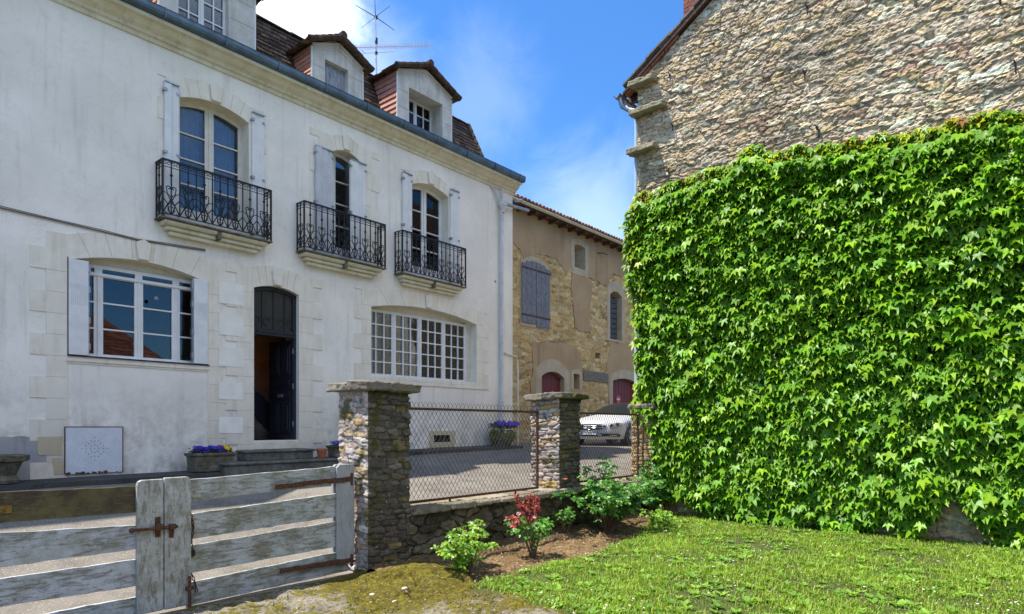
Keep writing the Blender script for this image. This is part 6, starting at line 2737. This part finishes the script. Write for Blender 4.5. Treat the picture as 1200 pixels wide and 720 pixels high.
o = mb.build('daisies', M['petal'])
o['kind'] = 'stuff'
# dry leaves and chips on the soil and the stones
N = 4200
X = rng.uniform(4.4, 10.8, N)
Y = rng.uniform(4.3, 5.65, N)
ed = np.interp(X, LX, LY)
m = Y > ed - .12
X, Y = X[m], Y[m]
N = len(X)
Z = np.array([.0 + .03 * wob(x, y, 0, 5) + .02 * wob(x, y, 3, 14) + .10 * sstep((y - 5.1) / .5) for x, y in zip(X, Y)])
P_ = np.stack([X, Y, Z], 1)
Nv = np.stack([rng.normal(0, .5, N), rng.normal(0, .5, N), np.ones(N)], 1)
Dv = rng.normal(0, 1, (N, 3))
lc = np.array([(.34, .22, .10), (.22, .13, .06), (.44, .33, .18), (.14, .08, .04), (.50, .42, .28)])
o = leaf_cloud('leaf_litter', P_, Nv, Dv, rng.uniform(.010, .032, N), LEAFLET, LEAFLET_T, M['petal'], lc[rng.integers(0, 5, N)] * rng.uniform(.7, 1.2, N)[:, None])
o['kind'] = 'stuff'
# weeds and moss tufts fringing the stone sill
N = 2600
X = rng.uniform(2.2, 4.75, N)
Y = rng.uniform(3.4, 5.6, N)
t_ = vnoise(X, Y, 2.1, 40.)
m = (t_ > .12)
X, Y = X[m], Y[m]
N = len(X)
Z = sill_zn(X, Y)
o = leaf_cloud('moss_tufts', np.stack([X, Y, Z], 1), np.stack([rng.normal(0, 1, N), rng.normal(0, 1, N), np.full(N, .5)], 1),
               np.stack([rng.normal(0, .6, N), rng.normal(0, .6, N), np.ones(N)], 1), rng.uniform(.008, .022, N), LEAFLET, LEAFLET_T, M['grassm'],
               np.array([(.13, .12, .015), (.17, .15, .02), (.09, .10, .015)])[rng.integers(0, 3, N)])
o['kind'] = 'stuff'
# loose stones
for (x, y, s, lab) in ((436, 697, .03, 'pale angular stone lying alone on the moss near the pillar'), (474, 690, .035, 'long pale flat stone lying on the moss'), (462, 705, .022, 'small white pebble on the moss below the flat stone')):
    p = on_z(x, y, .08)
    mb = MB()
    rs = random.Random(x)
    bm = bmesh.new()
    bmesh.ops.create_icosphere(bm, subdivisions=2, radius=s)
    vs_ = [(v.co.x * rs.uniform(.8, 1.2) + p.x, v.co.y * .7 * rs.uniform(.85, 1.15) + p.y, v.co.z * .45 * rs.uniform(.8, 1.2) + p.z) for v in bm.verts]
    mb.add(vs_, [tuple(v.index for v in f.verts) for f in bm.faces])
    bm.free()
    tag(mb.build('loose_stone', M['mortar'], origin=p), lab, 'stone', 'loose stones on the moss')


# ---------------------------------------------------------------- flower troughs and pots
def flowers(parent, c0, c1, dep, z, n, pal, seed, fs=.035, hh=.12):
    r = random.Random(seed)
    c0, c1 = Vector(c0), Vector(c1)
    P_, N_, D_, S_, C_ = [], [], [], [], []
    G = [[], [], [], [], []]
    for k in range(n * 9):
        p = c0.lerp(c1, r.random()) + Vector((0, r.uniform(-dep, dep), r.uniform(0, hh * .75)))
        d = Vector((r.uniform(-1, 1), r.uniform(-1, 1), r.uniform(-.2, .8)))
        for L_, v in zip(G, (p, Vector((r.uniform(-.5, .5), -.5, 1)), d, fs * r.uniform(.8, 1.5), tuple(Vector((.03, .10, .02)) * r.uniform(.7, 1.5)))): L_.append(v)
    leaf_cloud('foliage', *G[:4], LEAFLET, LEAFLET_T, M['bush'], G[4], parent)
    for k in range(n):
        f_ = r.random()
        p = c0.lerp(c1, f_) + Vector((0, -dep * r.uniform(.0, 1.1), hh * r.uniform(.45, 1.05)))
        c = pal(f_, r)
        face = Vector((-.45 + r.uniform(-.4, .4), -.8, .5 + r.uniform(-.3, .3))).normalized()
        for j in range(5):
            an = 2 * math.pi * j / 5 + r.uniform(-.15, .15)
            s_ = face.cross(Vector((0, 0, 1))).normalized()
            t_ = s_.cross(face)
            d = s_ * math.cos(an) + t_ * math.sin(an)
            P_.append(p + d * .003); N_.append(face + d * .15); D_.append(d); S_.append(fs); C_.append(tuple(Vector(c) * r.uniform(.8, 1.2)))
    leaf_cloud('flowers', P_, N_, D_, S_, [(x * 1.5, y, z_) for x, y, z_ in LEAFLET], LEAFLET_T, M['petal'], C_, parent)


def trough(label, cx, y0, y1, w, zb, h, pal, seed, n, group='flower troughs at the foot of the house'):
    t = thing('flower_trough', label, 'planter', (cx, (y0 + y1) / 2, zb), group)
    mb = MB()
    L = w / 2
    ym, dp = (y0 + y1) / 2, (y1 - y0) / 2
    pr = [(.90, 0), (.92, h * .25), (.90, h * .3), (.94, h * .8), (1.04, h * .86), (1.05, h), (.96, h), (.93, h * .85)]
    vs_, fs = [], []
    for k, z in pr:
        dd = (k - 1) * .25
        for sx, sy in ((-1, -1), (1, -1), (1, 1), (-1, 1)):
            vs_.append((cx + sx * (L + dd), ym + sy * (dp + dd), zb + z))
    for i in range(len(pr) - 1):
        for j in range(4):
            fs.append((i * 4 + j, i * 4 + (j + 1) % 4, (i + 1) * 4 + (j + 1) % 4, (i + 1) * 4 + j))
    fs.append((3, 2, 1, 0))
    fs.append(tuple((len(pr) - 1) * 4 + j for j in range(4)))
    mb.add(vs_, fs)
    mb.build('stone_trough', M['trough'], t, bevel=.008)
    flowers(t, (cx - L * .85, ym, zb + h * .9), (cx + L * .85, ym, zb + h * .9), dp * .8, 0, n, pal, seed)
    return t


violet = lambda f_, r: r.choice([(.06, .03, .40), (.10, .05, .50), (.035, .02, .12), (.16, .10, .5)]) if f_ < .80 else r.choice([(.75, .48, .02), (.8, .55, .03), (.35, .06, .05)])
blue = lambda f_, r: r.choice([(.10, .12, .55), (.16, .14, .6), (.07, .06, .4)])
purple = lambda f_, r: r.choice([(.16, .07, .62), (.22, .12, .7), (.10, .04, .45)])
pav = lambda x: base_z(x) + .085
xa, xb = on_y(222, 545, 10.45).x, on_y(271, 545, 10.45).x
trough('stone trough of purple and yellow pansies left of the front steps', (xa + xb) / 2, 10.28, 10.62, xb - xa, pav(4.8), .30, violet, 1, 75)
p_ = on_z(398, 531, 1.02)
trough('small dark trough of blue flowers right of the front steps', on_y(401, 525, 10.5).x, 10.36, 10.66, .50, pav(7.5) , .22, blue, 2, 40)
# pots
for (px, lab, s) in ((377, 'orange terracotta pot on the right end of the front steps', 1.),):
    x_ = on_y(px, 530, 10.42).x
    z0 = EYE - .25 - .338
    t = thing('flower_pot', lab, 'pot', (x_, 10.42, z0))
    mb = MB()
    mb.lathe([(.0, 0), (.065, 0), (.09, .14), (.105, .14), (.108, .18), (.09, .18), (.085, .15), (0, .15)], 18, Matrix.Translation((x_, 10.42, z0)), cap=False)
    mb.build('pot', M['terracotta'], t)
    mb = MB()
    mb.lathe([(.0, 0), (.11, 0), (.125, .03), (.12, .03), (.10, .01)], 18, Matrix.Translation((x_, 10.42, z0 - .002)), cap=False)
    mb.build('saucer', M['terracotta'], t)
x_ = 2.18
zz = pav(2.2)
t = thing('stone_urn', 'dark mossy stone urn cut by the left edge of the view', 'planter', (x_, 10.45, zz))
mb = MB()
mb.lathe([(0, 0), (.15, 0), (.16, .04), (.12, .10), (.16, .2), (.19, .27), (.26, .29), (.27, .36), (.22, .37), (.2, .3), (0, .3)], 20, Matrix.Translation((x_, 10.45, zz)), cap=False)
mb.build('urn', M['trough'], t)
xf = on_y(588, 515, 10.45).x
t = thing('flower_tub', 'tub of purple flowers over yellowed grassy leaves near the downpipe', 'planter', (xf, 10.45, pav(xf)))
mb = MB()
mb.lathe([(0, 0), (.22, 0), (.30, .16), (.32, .26), (.28, .26), (0, .24)], 18, Matrix.Translation((xf, 10.45, pav(xf))), cap=False)
mb.build('tub', M['trough'], t)
flowers(t, (xf - .36, 10.4, pav(xf) + .42), (xf + .36, 10.4, pav(xf) + .42), .22, 0, 70, purple, 5, .045, .16)
rg_ = random.Random(17)
G = [[], [], [], [], []]
for k in range(420):
    an = rg_.uniform(0, 2 * math.pi)
    d = Vector((math.cos(an), math.sin(an), rg_.uniform(-.9, .5)))
    p = Vector((xf, 10.42, pav(xf) + .22)) + Vector((d.x * .22, d.y * .18, rg_.uniform(-.08, .14)))
    for L_, v in zip(G, (p, Vector((-.3, -.5, 1)), d, rg_.uniform(.10, .18), rg_.choice([(.34, .30, .06), (.26, .27, .05), (.16, .2, .05)]))): L_.append(v)
leaf_cloud('grassy_leaves', *G[:4], [(x * .25, y, z) for x, y, z in LEAFLET], LEAFLET_T, M['bush'], G[4], t)

# ---------------------------------------------------------------- parked car, nose to the left
M['car_white'] = simple('white_car_paint', (.50, .50, .50), .38, .01, 3, 0)
M['car_white'].node_tree.nodes['Principled BSDF'].inputs['Coat Weight'].default_value = .15
M['car_black'] = simple('black_car_trim', (.012, .012, .013), .4, .1, 5, 0)
M['car_glass'] = simple('dark_car_glass', (.008, .010, .010), .3, .1, 5, 0)
M['chrome'] = simple('chrome', (.45, .46, .48), .35, .05, 5, 0, 1.)
M['tyre'] = simple('tyre_rubber', (.018, .018, .018), .85, .2, 20, .2)
M['plate_white'] = simple('plate_white', (.75, .76, .78), .4, .02, 5, 0)
M['plate_blue'] = simple('plate_blue', (.05, .16, .50), .4, .05, 5, 0)
M['lamp_glass'] = simple('headlamp_glass', (.22, .24, .27), .12, .3, 40, 0, .3)
CARX, CARY = 15.3, 10.05
CARZ = EYE - .535
car = thing('parked_car', 'white parked car with black top and chrome star grille seen through the wire fence', 'car', (CARX + 2.3, CARY, CARZ))
CM = Matrix.Translation((CARX, CARY, CARZ)) @ Matrix.Rotation(math.radians(9), 4, 'Z') @ Matrix.Diagonal((1, 1, .94, 1))     # x back from the nose, y to the right of the picture is negative, z up


def bow(y):
    return .34 * (abs(y) / .89) ** 2.6


LEAN = {.18: .09, .30: .02, .46: .0, .60: .03, .70: .09, .76: .17}


def lean(z):
    ks = sorted(LEAN)
    return float(np.interp(z, ks, [LEAN[k] for k in ks]))


def hoop(x, wb, ws, zs, zt, crown, nose=False):
    half = [(wb, .19), (ws, .32), (ws + .015, .48), (ws, .62), (ws - .02, zs), (ws - .12, zs + (zt - zs) * .55), (ws * .45, zt + crown * .7), (0, zt + crown)]
    full = [(-y, z) for y, z in half[:-1]] + half[::-1]
    out = []
    for y, z in full:
        xx = x
        if nose: xx = bow(y) + lean(min(z, .76))
        out.append(Vector((xx, y, z)))
    return out


st = [hoop(0, .78, .86, .66, .735, .03, True)]
for (x, wb, ws, zs, zt, cr) in ((.55, .82, .875, .72, .82, .03), (.85, .83, .885, .76, .87, .035), (1.3, .83, .89, .80, .93, .035), (1.75, .83, .89, .84, .97, .02), (2.3, .83, .89, .88, .95, .0), (3.2, .83, .89, .90, .95, .0), (3.9, .82, .885, .92, .98, .01), (4.4, .80, .86, .90, .97, .02), (4.68, .76, .80, .70, .80, .02)):
    st.append(hoop(x, wb, ws, zs, zt, cr))
mb = MB()
n = len(st[0])
vs_ = [p for h_ in st for p in h_]
fs = []
for i in range(len(st) - 1):
    for k in range(n - 1):
        fs.append((i * n + k, i * n + k + 1, (i + 1) * n + k + 1, (i + 1) * n + k))
# nose closed by rows between mirrored hoop points, tail by an n-gon, floor open over the wheels
hh = n // 2
rows = []
for k in range(hh):
    a_, b_ = st[0][k], st[0][n - 1 - k]
    row = []
    for j in range(9):
        f_ = j / 8
        y = a_.y + (b_.y - a_.y) * f_
        z = a_.z + (.03 * (1 - (2 * f_ - 1) ** 2) if k == hh - 1 else 0)
        row.append(len(vs_)) if 0 < j < 8 else row.append(k if j == 0 else n - 1 - k)
        if 0 < j < 8: vs_.append(Vector((bow(y) + lean(z), y, z)))
    rows.append(row)
for k in range(hh - 1):
    for j in range(8):
        fs.append((rows[k][j], rows[k + 1][j], rows[k + 1][j + 1], rows[k][j + 1]))
fs.append(tuple([rows[hh - 1][j] for j in range(9)] + [hh]))
fs.append(tuple((len(st) - 1) * n + k for k in range(n)))
mb.add([CM @ v for v in vs_], fs)
body = mb.build('body', M['car_white'], car, smooth='weld')
bm = bmesh.new()
bm.from_mesh(body.data)
bmesh.ops.recalc_face_normals(bm, faces=bm.faces)
bm.to_mesh(body.data)
bm.free()
ss = body.modifiers.new('subsurf', 'SUBSURF')
ss.levels = ss.render_levels = 2
# cabin: dark glass and soft top
mb = MB()
cab = []
for (x, w_, z) in ((1.42, .70, .95), (1.75, .70, 1.07), (2.25, .62, 1.31), (2.7, .60, 1.375), (3.2, .60, 1.36), (3.8, .60, 1.2), (4.2, .62, 1.0)):
    cab.append([(x, -.80, .90), (x, -w_ - .04, (.9 + z) / 2 + .04), (x, -w_ + .08, z - .02), (x, 0, z + .02), (x, w_ - .08, z - .02), (x, w_ + .04, (.9 + z) / 2 + .04), (x, .80, .90)])
vs_ = [CM @ Vector(p) for r_ in cab for p in r_]
fs = [(i * 7 + k, i * 7 + k + 1, (i + 1) * 7 + k + 1, (i + 1) * 7 + k) for i in range(6) for k in range(6)]
fs += [tuple(range(7)), tuple(42 + k for k in range(7))]
mb.add(vs_, fs)
cb_ = mb.build('cabin', M['car_glass'], car, smooth='weld')
ss = cb_.modifiers.new('subsurf', 'SUBSURF')
ss.levels = ss.render_levels = 2


def nose_patch(name, pts, mat, off=.012, parent=None, thick=.02):
    """outline in (y, z) laid on the curved nose"""
    mb = MB()
    n = len(pts)
    c = (sum(p[0] for p in pts) / n, sum(p[1] for p in pts) / n)
    fr_ = [CM @ Vector((bow(y) + lean(z) - off, y, z)) for y, z in pts + [c]]
    bk = [v + CM.to_3x3() @ Vector((thick, 0, 0)) for v in fr_[:-1]]
    fs = [(i, (i + 1) % n, n) for i in range(n)] + [(i, n + 1 + i, n + 1 + (i + 1) % n, (i + 1) % n) for i in range(n)]
    mb.add(fr_ + bk, fs)
    return mb.build(name, mat, parent or car)


def strip(y0, y1, z0, z1, k=8, dz=0.):
    return [(y0 + (y1 - y0) * i / k, z0) for i in range(k + 1)] + [(y1 + (y0 - y1) * i / k, z1 - dz * (2 * i / k - 1) ** 2) for i in range(k + 1)]


gr_ = nose_patch('grille', [(-.40, .52), (-.30, .475), (0, .46), (.30, .475), (.40, .52), (.46, .60), (.30, .635), (0, .65), (-.30, .635), (-.46, .60)], M['car_black'], .02, thick=.03)
for z in (.525, .585):
    nose_patch('grille_bar', strip(-.42, .42, z, z + .022), M['chrome'], .036, gr_, .02)
mb = MB()
ring = [CM @ Vector((bow(0) + lean(.56) - .055, .085 * math.cos(t), .56 + .085 * math.sin(t))) for t in np.linspace(0, 2 * math.pi, 21)[:-1]]
mb.tube(ring, .008, 6, closed=True)
c_ = CM @ Vector((lean(.56) - .05, 0, .56))
for k in range(3):
    an = math.pi / 2 + k * 2 * math.pi / 3
    d = CM.to_3x3() @ Vector((0, math.cos(an), math.sin(an)))
    s_ = CM.to_3x3() @ Vector((0, -math.sin(an), math.cos(an)))
    mb.add([c_ + d * .082, c_ + s_ * .014, c_ - s_ * .014, c_ + Vector((-.014, 0, 0))], [(0, 1, 3), (0, 3, 2), (0, 2, 1)])
mb.build('star_emblem', M['chrome'], gr_)
lower = nose_patch('lower_intake', strip(-.52, .52, .275, .36), M['car_black'], .012)
pl = nose_patch('number_plate', strip(-.26, .26, .325, .435), M['plate_white'], .05, thick=.03)
nose_patch('plate_band', strip(-.26, -.215, .327, .433, 2), M['plate_blue'], .053, pl, .005)
nose_patch('plate_band', strip(.215, .26, .327, .433, 2), M['plate_blue'], .053, pl, .005)
fc = bpy.data.curves.new('txt', 'FONT')
fc.body = 'AX-540-VR'
fc.size = .088
fc.align_x, fc.align_y = 'CENTER', 'CENTER'
fo = bpy.data.objects.new('txt', fc)
COL.objects.link(fo)
dg = bpy.context.evaluated_depsgraph_get()
me = bpy.data.meshes.new_from_object(fo.evaluated_get(dg))
TM = Matrix(((0, 0, -1), (-1, 0, 0), (0, 1, 0))).to_4x4()
mb = MB()
mb.add([CM @ (Vector((lean(.38) - .060, 0, .38)) + TM @ v.co) for v in me.vertices], [tuple(p.vertices) for p in me.polygons])
bpy.data.objects.remove(fo)
bpy.data.curves.remove(fc)
mb.build('plate_letters', M['car_black'], pl)
for s in (-1, 1):
    hl = nose_patch('headlight', [(s * .53, .57), (s * .66, .545), (s * .80, .58), (s * .85, .655), (s * .74, .685), (s * .60, .64)], M['lamp_glass'], .055, thick=.06)
    for (y, z, r_) in ((.62, .60, .042), (.76, .625, .045)):
        mb = MB()
        mb.lathe([(r_, 0), (r_, .012), (r_ * .7, .016), (0, .006)], 14, CM @ Matrix.Translation((bow(y) + lean(z) - .075, s * y, z)) @ Matrix.Rotation(-math.pi / 2, 4, 'Y'))
        mb.build('lamp_ring', M['car_black'], hl)
    fg = nose_patch('fog_intake', [(s * .50, .35), (s * .56, .27), (s * .78, .26), (s * .82, .30), (s * .76, .355)], M['car_black'], .04, thick=.05)
    nose_patch('fog_lamp', strip(s * .58, s * .74, .285, .315, 3), M['chrome'], .06, fg, .01)
# side mirror stubs
for s in (-1, 1):
    mb = MB()
    bm = bmesh.new()
    bmesh.ops.create_icosphere(bm, subdivisions=2, radius=1)
    mb.add([(1.75 + v.co.x * .07, s * .93 + v.co.y * .09, .97 + v.co.z * .055) for v in bm.verts], [tuple(v.index for v in f.verts) for f in bm.faces], CM)
    bm.free()
    mb.build('side_mirror', M['car_white'], car, smooth=True)
for (wx, wy) in ((.86, -1), (.86, 1), (3.6, -1), (3.6, 1)):
    WM = CM @ Matrix.Translation((wx, wy * .80, .325)) @ Matrix.Rotation(-wy * math.pi / 2, 4, 'X')
    mb = MB()
    mb.lathe([(.16, -.10), (.37, -.10), (.37, .107), (.16, .107)], 28, WM)
    mb.build('wheel_arch', M['car_black'], car)
    mb = MB()
    mb.lathe([(.21, -.10), (.30, -.10), (.323, -.07), (.323, .09), (.30, .118), (.22, .121), (.21, .10)], 28, WM, cap=False)
    ty = mb.build('wheel', M['tyre'], car, smooth=True)
    mb = MB()
    mb.lathe([(.225, .112), (.215, .122), (.20, .10), (.20, .02), (0, .02)], 28, WM, cap=False)
    for k in range(5):
        an = 2 * math.pi * k / 5
        mb.bar((math.cos(an) * .03, math.sin(an) * .03, .105), (math.cos(an) * .205, math.sin(an) * .205, .112), .045, .02, WM, up=(0, 0, 1))
    mb.lathe([(.05, .09), (.05, .12), (0, .122)], 12, WM, cap=False)
    mb.build('rim', M['alu'], ty)

# ---------------------------------------------------------------- neighbours behind the camera, seen only in the window panes
nb = thing('opposite_house', 'red tiled house across the garden, mirrored in the left window panes', 'house', (2, -12, 0))
mb = MB()
mb.box(-12, 15, -20, -12, -.1, 3.7)
mb.build('wall', M['barn_render'], nb)
mb = MB()
RT = [(.32, .11, .07), (.26, .09, .06), (.36, .14, .09)]
tile_rows(mb, (15.4, -11.6, 3.6), (-12.4, -11.6, 3.6), (12.0, -16, 7.2), (-12.4, -16, 7.2), .3, .33, .05, RT, random.Random(2))
tile_rows(mb, (15.4, -20.4, 3.6), (15.4, -11.6, 3.6), (12.0, -16.1, 7.2), (12.0, -15.9, 7.2), .3, .33, .05, RT, random.Random(2))
mb.add([(15.4, -20.4, 3.6), (-12.4, -20.4, 3.6), (-12.4, -16, 7.2), (12.0, -16, 7.2)], [(0, 1, 2, 3)], None, (.3, .1, .07))
mb.build('roof', M['mansard_tile'], nb)
rt = random.Random(6)
for i, (tx_, ty_, h_, s_) in enumerate(((18.2, -14.5, 5.4, 2.3), (22.5, -15, 8.6, 3.4), (28, -14, 7.6, 3.1), (34, -15, 7.4, 3.2))):
    t = thing('round_tree', ('dark leafy tree standing right beside the red tiled house behind the camera', 'dark leafy tree second from the red tiled house', 'dark leafy tree third from the red tiled house', 'dark leafy tree farthest from the red tiled house')[i], 'tree', (tx_, ty_, 0), 'trees mirrored in the window panes')
    mb = MB()
    mb.tube([(tx_, ty_, -.1), (tx_ + .1, ty_, h_ * .35), (tx_, ty_ + .1, h_ * .7)], [.22, .16, .07], 8)
    for k in range(7):
        an = k * .9
        mb.tube([(tx_, ty_, h_ * .4), (tx_ + s_ * .6 * math.cos(an), ty_ + s_ * .6 * math.sin(an), h_ * .75)], [.09, .03], 6)
    mb.build('trunk', M['stem'], t)
    G = [[], [], [], [], []]
    for k in range(2600):
        d = Vector((rt.gauss(0, 1), rt.gauss(0, 1), rt.gauss(0, 1))).normalized()
        rad = s_ * rt.uniform(.55, 1.05) * (1 + .3 * wob(d.x, d.y, d.z + i, 2.2))
        p = Vector((tx_, ty_, h_ * .68)) + Vector((d.x * rad, d.y * rad, d.z * rad * .8))
        for L_, v in zip(G, (p, d + Vector((rt.uniform(-.5, .5), rt.uniform(-.5, .5), .6)), Vector((rt.uniform(-1, 1), rt.uniform(-1, 1), -.5)), rt.uniform(.18, .34), tuple(Vector((.022, .042, .014)) * rt.uniform(.6, 1.4)))): L_.append(v)
    leaf_cloud('crown', *G[:4], LEAFLET, LEAFLET_T, M['bush'], G[4], t)
